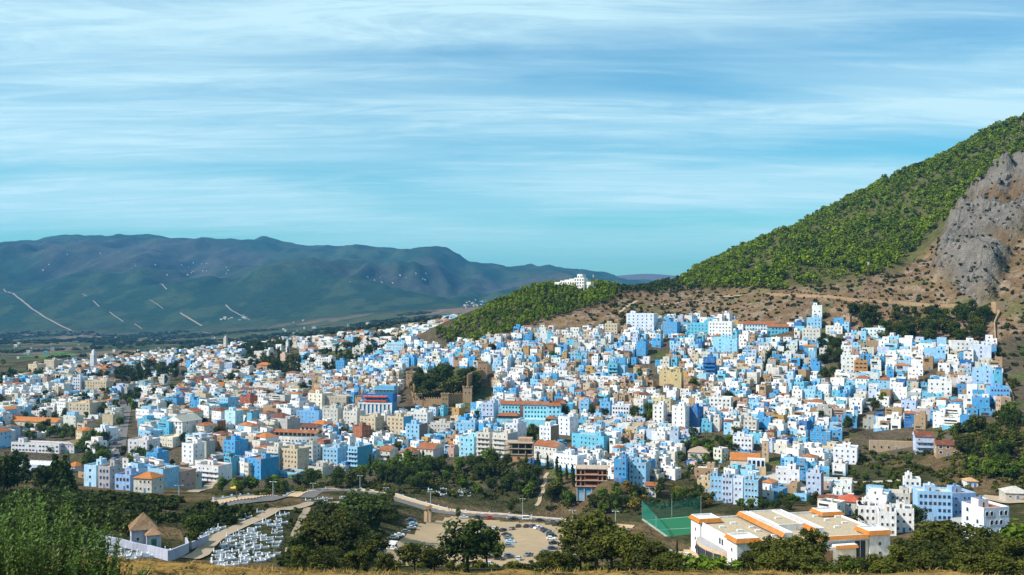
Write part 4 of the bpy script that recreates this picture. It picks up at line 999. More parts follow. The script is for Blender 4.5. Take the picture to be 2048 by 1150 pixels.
def hilltop_hotel():
    X, Y, Z = ground(1143, 581)
    t = empty('hotel', (X, Y, Z), RAD(-25), 'stepped white hotel crowning the pine covered hill below the skyline', 'hotel')
    parts = [(-22, -15, 4, 9), (-15, -9, 3, 10.5), (-9, -3, 2, 11.5), (-3, 3, 1, 12.5), (3, 15, 0, 13.5), (6, 12, 2, 17.5), (15, 22, 2, 9.0)]
    for x0, x1, y, h in parts:
        b = Acc(); b.tub(x0, x1 - 0.05, y, y + 11, -6, h, 0.6, 0.3, (0.80, 0.77, 0.75), (0.6,) * 3); o = b.obj('wing', t)
        n = max(1, int((x1 - x0) / 3)); wall_windows(o, 0, 0, x1 - x0, int(h / 3.3), 3.3, n, ox=(x0 + x1) / 2, oy=y, kind='dark', ww=1.4, wh=1.6)
    mark('the white hilltop hotel', X, Y, 20)
hilltop_hotel()

# generic blocks: px, py(base), width px, floors, depth m, turn, colour, label, ...
blocks = [
 (705,941,21,5,17,-30,PALEB,'narrow five storey light blue apartment house with blank side wall, its shade coloured dark teal',dict(side_col=(0.06,0.30,0.45),nwin=3,phrase='the teal-sided tower',ww=1.5,name='apartment_house',balc=(1,2,3,4))),  # side_col deepens the front's blue: shade put into the colour
 (508,957,34,4,15,-28,SKYB,'bright blue cube house with plain blue side at the foot of the town',dict(side_col=(0.05,0.27,0.50),rc=TILEO,nwin=3,phrase='the bright blue cube')),
 (492,957,12,3,8,-28,OFFW,'small white house stuck to the left of the bright blue cube',dict(nwin=2)),
 (458,918,30,4,12,-26,SKYB,'blue terrace house behind and left of the bright blue cube',dict(rc=SKYB,nwin=3)),
 (545,942,26,5,13,-22,OFFW,'tall white flats with balconies just right of the bright blue cube',dict(balc=(1,2,3,4),nwin=3,dado=SKYB,name='apartment_house')),
 (578,946,38,5,12,-20,CREAM,'cream apartment house with pale blue front corner beside a sandy slope',dict(nwin=5,dado=SKYB,name='apartment_house',phrase='the cream flats')),
 (617,928,18,4,11,-10,OFFW,'narrow white house with tall arched windows right of the cream flats',dict(kind='arch',nwin=2,ww=1.9,wh=2.2)),
 (660,934,32,4,12,-12,PALEB,'light blue four storey house above trees left of the teal sided tower',dict(nwin=4)),
 (768,928,24,3,12,-12,OFFW,'white house with brown awnings right of the teal sided tower',dict(roof='gable',rc=TILE,balc=(1,2))),
 (812,932,34,3,12,-14,OFFW,'white house with brown tiled awnings above the poplars',dict(roof='hip',rc=TILE,balc=(1,2))),
 (850,925,34,3,14,-18,OFFW,'long white terrace with tiled roof and grey side wall above the ravine trees',dict(roof='gable',rc=TILE,balc=(1,),side_col=(0.45,0.47,0.55))),
 (933,912,30,4,12,-16,(0.30,0.64,0.82),'bright turquoise four storey block left of the white balcony flats',dict(nwin=3,phrase='the turquoise block',name='apartment_house')),
 (966,913,26,5,13,-18,OFFW,'white flats with stacked dark balconies right of the turquoise block',dict(nwin=3,balc=(1,2,3,4),name='apartment_house')),
 (1000,916,30,5,13,-22,OFFW,'white flats with green railings just left of the concrete frame',dict(nwin=3,balc=(1,2,3,4),side_col=(0.42,0.42,0.46),name='apartment_house')),
 (1022,893,26,5,12,-32,(0.62,0.63,0.70),'grey white tower house behind the concrete frame with a dark glazed top',dict(nwin=3,name='apartment_house')),
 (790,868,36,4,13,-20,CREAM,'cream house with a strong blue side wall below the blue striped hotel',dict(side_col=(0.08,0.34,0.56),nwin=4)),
 (834,851,42,3,13,-8,WHITE,'long white three storey house in front of the fortress garden',dict(nwin=6,phrase='the long white house')),
 (825,884,28,4,12,-16,PALEB,'flat pale blue four storey front with small windows under the long white house',dict(nwin=3,side_col=(0.22,0.16,0.14))),
 (880,864,40,2,10,-6,OFFW,'low white terrace right of the long white house',dict(nwin=6)),
 (930,872,40,3,11,-8,PALEB,'pale white and blue terrace with paired windows left of the turquoise hotel',dict(nwin=5)),
 (975,848,24,5,11,-10,LILAC,'lilac tower house with two galleries left of the turquoise hotel',dict(nwin=3,balc=(1,2))),
 (1090,890,22,4,11,-34,(0.72,0.76,0.86),'small white cube house with brown side below the turquoise hotel',dict(side_col=(0.28,0.19,0.12),nwin=3)),
 (1128,870,22,4,11,-38,(0.70,0.74,0.86),'lone white tower house on an earth bank right of the turquoise hotel',dict(nwin=2)),
 (1090,922,44,3,10,-38,OFFW,'white and tan terrace running downhill behind the cypresses',dict(nwin=6,roof='gable',rc=TILE)),
 (1130,942,46,3,10,-40,(0.74,0.80,0.88),'long white terrace with blue doors ending at the arched brick shell',dict(nwin=7,dado=SKYB)),
 (1175,900,60,3,9,-42,TURQ,'curving turquoise and white row of houses above the arched brick shell',dict(nwin=8,phrase='the turquoise row')),
 (1240,965,24,4,11,-8,SKYB,'sky blue house with white sills right of the arched brick shell',dict(nwin=3,dado=COBALT)),
 (1275,972,32,4,11,-10,PALEB,'light blue house with white terrace railings above the autumn trees',dict(nwin=4)),
 (1301,994,20,2,8,-6,OFFW,'small white house with dark windows on a bare brown base in the trees',dict(roof='gable',rc=TILE,nwin=3)),
 (1412,960,44,2,12,-10,TAN,'squat tan unplastered house with white roof clutter below the mosque',dict(rc=OFFW,nwin=4,phrase='the squat tan house',kind='brown')),
 (1397,925,40,2,12,-8,OFFW,'grey white villa with tiled roof in the dark garden trees',dict(roof='hip',rc=(0.36,0.26,0.2))),
 (1393,942,24,1,8,-6,WHITE,'low white house with pink roof below the grey white villa',dict(roof='gable',rc=PINK)),
 (1407,985,24,2,9,-12,(0.58,0.44,0.26),'tan two storey house left of the terraced lilac houses',dict(nwin=2,kind='brown')),
 (1432,1002,24,4,9,-6,PALEB,'leftmost pale blue house of the terrace above the pitch netting',dict(nwin=3)),
 (1454,1006,20,4,9,-8,LILAC,'lilac four storey house in the terrace above the pitch netting',dict(nwin=3)),
 (1476,1008,18,4,9,-8,(0.66,0.72,0.86),'pale white house in the middle of the terrace above the netting',dict(nwin=2)),
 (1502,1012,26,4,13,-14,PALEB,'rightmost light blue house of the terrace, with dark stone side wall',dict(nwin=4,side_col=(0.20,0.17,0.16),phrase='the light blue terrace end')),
 (1575,975,44,3,10,-8,(0.76,0.76,0.82),'white house with bare tan corner facing the plaza',dict(nwin=4,phrase='the plaza house')),
 (1627,996,26,4,10,-16,LILAC,'lilac white house with three window rows and stone side, right of the plaza',dict(nwin=3,side_col=(0.20,0.20,0.26))),
 (1636,962,40,2,10,-10,TURQ,'bright turquoise walled house with a bare brown corner',dict(nwin=3,rc=SKYB)),
 (1690,928,42,3,12,-14,(0.76,0.78,0.86),'large white house with red window shutters standing above the garden slope',dict(nwin=4,phrase='the red-shuttered house')),
 (1640,895,36,3,12,-14,SKYB,'sky blue house uphill from the brown minaret',dict(nwin=4)),
 (1850,905,34,3,12,-6,LILAC,'lilac house with dark red tiled roof and balconies at the right edge of town',dict(roof='gable',rc=TILED,balc=(1,2),nwin=3,phrase='the red-roofed lilac house')),
 (1896,912,42,2,9,-4,TAN,'stone loggia with arched openings and red tiled roof right of the lilac house',dict(roof='gable',rc=TILED,kind='arch',nwin=3,ww=2.2,wh=2.4)),
 (1785,900,84,1,4,-4,(0.40,0.30,0.20),'ruined tan stone wall with small openings above the garden slope',dict(kind='dark',nwin=6,nside=0,hut=False,name='stone_ruin',cat='ruin',fh=4.5)),
 (1870,1042,64,4,11,-2,(0.30,0.52,0.80),'long light blue house with galleries beside the right hand road',dict(nwin=7,phrase='the long blue roadside house',roof='flat',rc=(0.56,0.5,0.38))),
 (1925,1030,58,3,11,8,(0.26,0.40,0.66),'shaded blue wing with wide windows beyond the long roadside house',dict(nwin=6)),
 (1993,1074,58,3,12,14,(0.66,0.72,0.86),'lilac white villa with arched windows and tiled roof corners at lower right',dict(kind='arch',nwin=5,ww=1.5,wh=1.9,fh=3.4,phrase='the arched-window villa',rc=TILEO)),
 (1735,1058,34,3,10,-6,(0.78,0.76,0.76),'white house beside the dark conifer behind the hall',dict(nwin=3)),
 (1775,1072,32,3,10,-8,WHITE,'white boxy house left of the big roadside tree',dict(nwin=3)),
 (1808,1065,36,3,10,-8,WHITE,'white house with stepped roof terraces behind the big roadside tree',dict(nwin=3)),
 (1700,1030,40,2,12,-10,OFFW,'low house with red tiled roof just behind the hall',dict(roof='hip',rc=(0.40,0.09,0.05))),
 (1800,1015,36,2,10,-8,OFFW,'white house with railings above the roadside houses',dict(nwin=4)),
 (1825,985,30,2,9,-8,WHITE,'small white villa in shrubs above the long blue roadside house',dict(nwin=3)),
 (1945,975,22,1,7,-5,(0.66,0.66,0.72),'small pavilion with flat tan roof among the right hand trees',dict(roof='hip',rc=(0.46,0.28,0.14))),
 (2035,1000,44,1,10,-10,(0.5,0.45,0.38),'long grey hip roofed shed at the right edge beside the earth road',dict(roof='hip',rc=(0.45,0.42,0.38))),
 # blue hotel and the top of the old town
 (1280,668,52,6,14,-14,(0.62,0.70,0.86),'tall white hotel with a blue glazed top storey on the upper edge of town',dict(nwin=6,phrase='the tall blue-topped hotel',name='hotel',cat='hotel',rc=WHITE)),
 (1222,668,24,3,11,-12,CREAM,'cream house left below the tall blue topped hotel',dict()),
 (1340,672,26,4,11,-18,SKYB,'blue house with arched windows right below the tall blue topped hotel',dict(kind='arch')),
 (1395,668,40,3,11,-14,TURQ,'turquoise house near the top road',dict()),
 (1440,672,42,4,12,-18,WHITE,'white house with pale blue terraces at the upper edge of town',dict(rc=PALEB)),
 (1515,662,66,2,10,-2,(0.66,0.74,0.84),'white school with a row of windows and rusty roof near the top road',dict(roof='gable',rc=TILE,nwin=12,phrase='the rusty-roofed school',name='school',cat='school')),
 (1556,668,40,2,10,-2,TURQ,'turquoise hall with rusty roof beside the school',dict(roof='gable',rc=TILE)),
 (1634,640,18,4,9,-12,WHITE,'topmost white house of the steep stacked row on the right',dict(phrase='the stacked white houses',rc=SKYB)),
 (1628,658,26,3,10,-14,PALEB,'light blue house second from the top of the steep stacked row',dict()),
 (1622,680,32,3,10,-14,OFFW,'off white house under the steep stacked row',dict()),
 (1668,668,30,2,9,-10,(0.8,0.76,0.74),'white walled house right of the steep stacked row',dict()),
 (1750,680,36,3,10,-10,(0.72,0.82,0.84),'white house with blue glazed terrace among the upper right trees',dict()),
 (1930,700,50,2,11,-14,WHITE,'white house highest at the right end of town below the wall',dict(phrase='the highest right-hand house')),
 (1962,725,34,4,12,-24,(0.56,0.62,0.76),'grey blue blank walled house beside the town wall',dict(nwin=1)),
 (1965,775,34,4,12,-26,(0.32,0.54,0.84),'blue blank sided house at the right end of town',dict(nwin=2)),
 (2000,805,36,3,10,-12,(0.16,0.42,0.78),'strong blue house with a white window row beside the wall tower',dict(nwin=6)),
 (2012,838,20,4,8,-6,(0.50,0.34,0.24),'tan square gate tower where the wall comes down',dict(nwin=1,kind='dark',hut=False,name='gate_tower',cat='tower')),
 (1880,800,40,4,11,-12,WHITE,'white house with three bare windows in the right part of town',dict(kind='brown')),
 (1700,745,32,4,11,-8,WHITE,'white block with rows of small windows beside a bare brown shell',dict(nwin=4)),
 (1722,747,24,3,10,-8,(0.45,0.24,0.09),'bare brown open shell house with dark top floor in the right part of town',dict(kind='brown',ww=2)),
 # old town colour accents
 (1330,772,22,4,10,-10,(0.58,0.45,0.24),'yellow ochre blank walled house in the middle of the old town',dict(nwin=1,phrase='the ochre block')),
 (1352,778,20,4,10,-10,(0.60,0.48,0.24),'mustard blank walled house right of the ochre block',dict(nwin=1)),
 (1282,712,18,4,9,-14,SKYB,'bright blue cube high in the old town',dict(nwin=2)),
 (1225,758,18,4,9,-10,TURQ,'turquoise round balconied house in the old town',dict(nwin=2,balc=(1,2,3))),
 (1418,755,22,5,9,-10,COBALT,'deep blue house with five open galleries',dict(nwin=2,balc=(1,2,3,4),phrase='the deep blue galleries')),
 (1440,705,26,4,11,-12,(0.30,0.62,0.84),'bright turquoise blank wall beside a dark tree in the upper old town',dict(nwin=1)),
 (1462,715,22,5,10,-12,(0.30,0.62,0.84),'tall turquoise block below the school',dict(nwin=1)),
 (1322,825,36,3,11,-10,(0.66,0.54,0.34),'cream yellow house with five tall windows in the old town centre',dict(nwin=5,phrase='the cream yellow house')),
 (1386,862,16,5,10,-26,COBALT,'narrow intense blue tower house beside a white tower',dict(nwin=2,phrase='the intense blue tower')),
 (1357,868,24,6,10,-22,WHITE,'tall white tower house left of the intense blue tower',dict(nwin=2)),
 (1316,855,20,5,10,-16,WHITE,'white tower house with violet windows above the garden',dict(nwin=2)),
 (1241,838,34,3,10,-8,(0.72,0.76,0.84),'white house with two window rows left of a tall conifer',dict(nwin=6)),
 (1210,830,20,3,9,-8,(0.16,0.44,0.74),'strong blue flat front house right of the turquoise hotel',dict(nwin=2)),
 (1168,830,18,3,9,-10,(0.22,0.50,0.78),'smaller strong blue house right of the turquoise hotel',dict(nwin=2)),
 (1440,822,40,3,11,-12,WHITE,'white house with black window row in the lower old town',dict(nwin=5,kind='dark')),
 (1500,870,24,3,10,-14,OFFW,'off white house above the mosque trees',dict(nwin=3)),
 (1485,905,36,3,11,-10,(0.74,0.76,0.82),'white house with long window band left above the mosque',dict(nwin=5)),
 # left quarters
 (158,836,50,4,14,-10,CREAM,'cream four storey apartment block with pinkish flat roof left of the main street',dict(rc=(0.62,0.40,0.24),nwin=6,phrase='the cream apartment block',name='apartment_block',cat='apartment building')),
 (121,834,26,4,14,-30,WHITE,'white end wall of small windows left of the cream apartment block',dict(nwin=5,name='apartment_block',cat='apartment building')),
 (153,786,17,5,12,-6,(0.60,0.62,0.70),'pale grey five storey block behind the cream apartment block',dict(nwin=3,name='apartment_block',cat='apartment building')),
 (190,787,50,4,12,-6,CREAM,'long cream four storey block behind the street',dict(nwin=8,name='apartment_block',cat='apartment building')),
 (98,744,26,5,14,-20,(0.50,0.42,0.32),'tan five storey block on the far left edge of town',dict(nwin=5,name='apartment_block',cat='apartment building',phrase='the tan far-left block')),
 (65,749,24,4,13,-20,CREAM,'cream block left of the tan far left block',dict(nwin=4,name='apartment_block',cat='apartment building')),
 (62,852,112,1,12,-6,(0.60,0.52,0.46),'long low building under orange tiled roofs at far left',dict(roof='gable',rc=TILEO,nwin=12,fh=3.6,phrase='the long orange roof',name='school',cat='school')),
 (70,905,108,2,10,-4,(0.66,0.66,0.70),'long white school range with dark window bands at far left',dict(roof='flat',rc=(0.36,0.30,0.26),nwin=14,fh=3.0,phrase='the white school range',name='school',cat='school',ww=1.8)),
 (137,906,26,2,12,-8,(0.56,0.54,0.58),'grey school hall with brown gable roof left of the street',dict(roof='gabley',rc=(0.32,0.20,0.10),name='school',cat='school')),
 (60,942,110,1,14,-4,(0.55,0.60,0.68),'low school wing with wide white roof at the left edge',dict(rc=(0.74,0.76,0.76),nwin=12,fh=3.4,name='school',cat='school',hut=False)),
 (140,942,24,1,10,-10,(0.55,0.50,0.46),'small house with orange tiled roof beside the school conifers',dict(roof='hip',rc=TILEO)),
 (200,884,28,3,12,-16,(0.74,0.74,0.80),'white house with blue side strip left of the main street',dict(nwin=3,rc=TEAL,phrase='the blue-roofed street house')),
 (275,908,44,3,14,-10,(0.62,0.62,0.64),'grey white three storey building right of the main street',dict(rc=(0.56,0.40,0.34),nwin=4,phrase='the grey street building')),
 (349,876,38,4,20,-18,(0.72,0.70,0.68),'white pedimented building with grey gabled roof',dict(roof='gabley',rc=(0.34,0.34,0.30),nwin=4,wh=2.0,phrase='the pedimented building',name='public_building',cat='building')),
 (332,893,32,2,14,-18,(0.70,0.66,0.56),'lower arcaded front of the pedimented building',dict(kind='arch',nwin=5,rc=(0.62,0.50,0.32),hut=False)),
 (341,818,28,3,11,-12,(0.08,0.32,0.58),'dark blue house above the pedimented building',dict(rc=SKYB)),
 (415,962,50,3,13,-16,(0.74,0.74,0.76),'white apartment house with brown window boxes at the lower left edge of town',dict(nwin=5,balc=(1,2),rc=(0.30,0.18,0.14),phrase='the lower left flats',name='apartment_house')),
 (375,935,28,5,10,-20,WHITE,'white narrow tower house above the lower left flats',dict(nwin=2)),
 (303,945,26,4,11,-14,SKYB,'blue and white house in the lower left houses',dict(nwin=3)),
 (180,973,28,3,9,-8,(0.44,0.68,0.88),'turquoise blank house leftmost in the lowest row',dict(nwin=1,phrase='the leftmost turquoise house')),
 (208,976,26,3,9,-8,(0.44,0.40,0.40),'grey brown house beside the leftmost turquoise house',dict(nwin=3)),
 (245,980,34,2,9,-6,(0.30,0.48,0.78),'low blue house with red roof in the lowest row',dict(rc=TILEO,nwin=4)),
 (285,985,40,2,9,-6,OFFW,'low white house with orange tiled roof in the lowest row',dict(roof='hip',rc=TILEO,nwin=4)),
 (258,938,30,2,10,-8,WHITE,'low white house at the bottom of the main street',dict()),
 (440,741,52,3,12,-6,LILAC,'long lilac white school with orange domed corner in the far town',dict(nwin=9,phrase='the lilac school',rc=OFFW,name='school',cat='school')),
 (432,745,14,4,12,-6,(0.74,0.68,0.66),'orange hip roofed corner block of the lilac school',dict(roof='hip',rc=TILEO)),
 (490,734,40,3,11,-6,OFFW,'cream villa with glass side right of the lilac school',dict()),
 (525,745,26,3,11,-10,(0.50,0.28,0.20),'terracotta house with tiled roof by the park trees',dict(roof='hip',rc=TILEO)),
 (630,818,32,4,14,-24,(0.72,0.66,0.54),'cream corner tower of the big beige hall',dict(nwin=3,phrase='the big beige hall')),
 (668,816,52,3,14,-10,(0.45,0.38,0.30),'long shaded beige hall right of its cream corner tower',dict(nwin=6,hut=False)),
 (615,846,48,3,11,-8,(0.18,0.44,0.78),'blue framed house with white window bays above the curved white hotel',dict(nwin=6)),
 (660,850,32,4,10,-8,OFFW,'white house with round arched gallery column right of the blue framed house',dict(kind='arch',nwin=4)),
 (700,856,30,4,11,-18,OFFW,'white grey house left below the blue striped hotel',dict(nwin=4)),
 (735,868,34,4,11,-22,CREAM,'cream house with tan side below the blue striped hotel',dict(nwin=4)),
 (650,738,26,4,12,-8,(0.74,0.72,0.72),'white four storey flats beside the park trees',dict(nwin=5,name='apartment_house')),
 (680,745,18,4,10,-10,SKYB,'round cornered sky blue house right of the white park flats',dict()),
 (730,712,54,3,11,-10,OFFW,'long white house on the upper edge of the middle town',dict(nwin=7)),
 (790,705,36,3,11,-8,(0.40,0.66,0.84),'long pale turquoise house below the pine hill',dict(nwin=8,phrase='the pale turquoise house')),
 (768,702,26,4,11,-8,(0.8,0.74,0.72),'white flats left of the long pale turquoise house',dict(nwin=4)),
 (430,868,10,3,9,-20,PALEB,'pale blue house beside a brick red wall in the left town',dict(side_col=(0.34,0.09,0.05),nwin=2)),
 (490,815,24,3,10,-16,(0.36,0.10,0.06),'dark red house with blue roof in the left town',dict(rc=SKYB)),
 (460,855,24,4,10,-14,(0.50,0.74,0.82),'pale aqua house with blank wall in the left town',dict(nwin=1)),
 (715,880,20,3,10,-24,(0.38,0.13,0.06),'rust red house with blue roof terrace',dict(rc=SKYB,nwin=2)),
]
for (px, py, wpx, fl, dep, rot, wc, lab, kw) in blocks:
    block(px, py, wpx, fl, dep, rot, wc, lab, **kw)

# ------------------------------------------------------------------ wording: which one is it
ORD = ['nearest', 'second', 'third', 'fourth', 'fifth', 'sixth', 'seventh', 'eighth', 'ninth', 'tenth', 'eleventh', 'twelfth', 'thirteenth', 'fourteenth', 'fifteenth', 'sixteenth', 'seventeenth', 'eighteenth', 'nineteenth', 'twentieth', 'twenty-first', 'twenty-second', 'twenty-third', 'twenty-fourth', 'twenty-fifth', 'twenty-sixth', 'twenty-seventh', 'twenty-eighth', 'twenty-ninth', 'thirtieth']
NAMED = {}
def name_them(items, anchors=None):
    """items: (object, look, px, py). The label says how the thing looks and which one it is, counted out from the nearest landmark."""
    anchors = anchors or LAND
    groups = {}
    for it in items:
        o, look, px, py = it
        k = min(range(len(anchors)), key=lambda i: (anchors[i][1] - px) ** 2 + (2.0 * (anchors[i][2] - py)) ** 2)
        dx, dy = px - anchors[k][1], (py - anchors[k][2]) * 2.0
        d = ('left of' if dx < 0 else 'right of') if abs(dx) > abs(dy) else ('above' if dy < 0 else 'below')
        groups.setdefault((look, k, d), []).append((math.hypot(dx, dy), o))
    for (look, k, d), lst in groups.items():
        lst.sort(key=lambda q: q[0])
        for i, (_, o) in enumerate(lst):
            if len(lst) == 1: o['label'] = '%s, %s %s' % (look, d, anchors[k][0])
            else: o['label'] = '%s, %s one %s %s' % (look, (ORD[i] if i < len(ORD) else '%d%s' % (i + 1, {1: 'st', 2: 'nd', 3: 'rd'}.get((i + 1) % 10, 'th'))), d, anchors[k][0])

# ------------------------------------------------------------------ the dense town
T_OLD = [(1985,690),(1960,690),(1850,692),(1740,692),(1690,645),(1600,645),(1520,655),(1460,645),(1300,645),(1240,662),(1150,670),(1080,668),(1010,676),(960,692),(900,702),(830,690),(760,690),(700,720),(640,760),(640,955),(700,938),(860,918),(1000,915),(1080,935),(1150,962),(1230,968),(1290,965),(1370,955),(1420,985),(1440,1000),(1500,1010),(1640,1000),(1680,960),(1720,925),(1830,890),(1900,862),(1990,835),(2025,800),(1985,730)]
T_OLDR = list(T_OLD) + [T_OLD[0]]
T_LEFT = [(640,955),(640,690),(560,682),(440,694),(330,707),(230,717),(110,737),(30,762),(-60,790),(-80,860),(-30,900),(165,850),(150,905),(165,975),(380,982),(430,965),(560,955)]
T_LEFTN = list(T_LEFT) + [T_LEFT[0]]
T_FAR = [(600,690),(700,674),(800,664),(850,652),(935,627),(950,640),(880,672),(760,702),(640,705)]
T_LOW = [(1650,1000),(1690,985),(1790,985),(1830,1000),(1830,1060),(1790,1075),(1700,1045),(1650,1030)]
GARDENS = [[(800,740),(985,735),(990,800),(950,818),(900,822),(810,832),(795,790)], [(1640,690),(1690,690),(1690,760),(1650,775),(1640,740)], [(1268,828),(1312,818),(1312,850),(1275,856)],
           [(1385,868),(1430,868),(1505,905),(1460,930),(1400,915),(1360,960),(1340,930)], [(480,688),(560,684),(600,700),(600,752),(560,770),(520,735),(480,730)], [(1000,852),(1120,842),(1125,880),(1060,905),(1000,885)],
           [(1405,695),(1440,695),(1440,715),(1400,715)], [(1690,862),(1790,862),(1900,862),(1900,905),(1700,960),(1690,930)], [(170,850),(235,850),(225,960),(190,970),(160,930)], [(1500,940),(1560,940),(1610,965),(1660,985),(1600,990),(1500,975)],
           [(640,720),(600,690),(640,690)], [(300,735),(370,728),(372,770),(330,790),(215,770),(215,745)], [(1100,880),(1150,868),(1160,880),(1130,905)]]
CW_ALL = [(WHITE, 46), (OFFW, 9), (PALEB, 20), (SKYB, 12), (TURQ, 5), (COBALT, 4), (LILAC, 7), (CREAM, 3), (TAN, 5), (MUD, 3), (OCHRE, 1), (PINK, 2), (GREY, 3)]
CW_TAN = [(WHITE, 20), (OFFW, 14), (CREAM, 12), (TAN, 22), (MUD, 10), (OCHRE, 6), (PINK, 8), (PALEB, 8), (SKYB, 4)]
CW_LEFT = [(WHITE, 42), (OFFW, 18), (CREAM, 12), (PALEB, 10), (SKYB, 6), (LILAC, 6), (TEAL, 3), (BRICK, 2), (PINK, 5), (TAN, 5), (GREY, 3)]
def pickc(tbl, r):
    t = r.uniform(0, sum(w for _, w in tbl))
    for c, w in tbl:
        t -= w
        if t <= 0: return c
    return tbl[0][0]
ROOFC = [(0.22, 0.20, 0.18), (0.30, 0.28, 0.26), (0.46, 0.45, 0.44), (0.24, 0.15, 0.095), (0.20, 0.085, 0.045), (0.16, 0.27, 0.38), (0.09, 0.08, 0.075), (0.27, 0.18, 0.12), (0.17, 0.12, 0.09)]
CLUT = [(0.78,) * 3, (0.78,) * 3, (0.15, 0.35, 0.65), (0.40, 0.60, 0.80), (0.35, 0.14, 0.07), (0.10, 0.09, 0.08), (0.45, 0.30, 0.18), (0.62, 0.62, 0.66), (0.05, 0.12, 0.22)]
def design(r, old, tbl, cell, farness):
    """Everything about one house, in its own frame (front is -y, middle of the front foot at the origin)."""
    c0 = pickc(tbl, r)
    fl = r.choice([1, 2, 2, 2, 3, 3] if old else [1, 1, 2, 2, 3, 3] if farness > 860 else [2, 3, 3, 3, 4, 4])
    w = cell * r.uniform(0.55, 1.2); d = cell * r.uniform(0.55, 0.95); fh = r.uniform(2.7, 3.1)
    S = dict(c=c0, col=jit(c0, r), w=w, d=d, fl=fl, fh=fh, h=fl * fh, roof=r.choice(ROOFC), base=None, upper=None, tile=None, clut=[], win=[], shade=None)
    if r.random() < 0.12: S['roof'] = jit(S['col'], r)
    if c0 in (WHITE, OFFW, PALEB, LILAC) and r.random() < 0.40: S['base'] = jit(r.choice([SKYB, PALEB, SKYB, TURQ]), r)
    if r.random() < (0.10 if old else 0.17): S['tile'] = (jit(r.choice([TILE, TILEO, TILED, TILE]), r), min(w, d) * r.uniform(0.16, 0.26), r.choice(['x', 'y']), r.random() < 0.6)
    elif r.random() < 0.72:
        uw, ud = w * r.uniform(0.35, 0.75), d * r.uniform(0.35, 0.7); x0 = r.choice([-w / 2 + 0.02, w / 2 - uw - 0.02, r.uniform(-w / 2 + .1, w / 2 - uw - .1)]); y0 = r.uniform(0.2, d - ud - 0.1)
        cu = S['col'] if r.random() < 0.5 else jit(pickc(tbl, r), r)
        S['upper'] = (x0, x0 + uw, y0, y0 + ud, r.uniform(2.2, 3.2), cu, r.choice(ROOFC))
    for _ in range(r.choice([1, 2, 3, 3, 4, 5]) if not S['tile'] else 0):
        s = r.uniform(0.3, 1.2); S['clut'].append((r.uniform(-w / 2 + .5, w / 2 - 1.8), r.uniform(0.4, d - 1.6), s, s * r.uniform(.6, 1.6), r.uniform(0.5, 1.9), r.choice(CLUT)))
    if not S['tile'] and r.random() < 0.36:
        S['shade'] = (r.uniform(-w / 2 + .2, 0), r.uniform(0.2, d * 0.4), w * r.uniform(.3, .5), d * r.uniform(.3, .5), r.choice([TILE, TILED, TILED, (0.08, 0.2, 0.4), (0.25, 0.17, 0.1), (0.06, 0.06, 0.07), (0.14, 0.1, 0.08), (0.4, 0.4, 0.4)]))
    blank = r.random() < 0.28
    nf = max(1, int(w / 2.6)); ns = max(1, int(d / 3.4))
    for f in range(fl):
        for k in range(nf):
            if r.random() < (0.8 if blank else 0.38): continue
            S['win'].append((0, -w / 2 + w * (k + 0.5) / nf + r.uniform(-.25, .25), f * fh + 0.95))
        for side in (1, -1):
            for k in range(ns):
                if r.random() < 0.66: continue
                S['win'].append((side, d * (k + 0.5) / ns, f * fh + 0.95))
    S['log'] = (r.choice([fl - 1, fl - 1, 0]), w * r.uniform(.3, .7), -w * r.uniform(.35, .45)) if r.random() < .30 else None
    if S['log']: S['win'] = [q for q in S['win'] if not (q[0] == 0 and abs(q[2] - (S['log'][0] * fh + .95)) < .1)]
    S['wk'] = r.choice(['white', 'blue', 'dark', 'brown', 'dark']); S['ws'] = (r.uniform(.6, 1.1), r.uniform(0.8, 1.35))
    return S
FRAMEC = {'white': (.6, .6, .6), 'blue': (.06, .2, .42), 'dark': (.2, .25, .3), 'brown': (.16, .08, .04)}
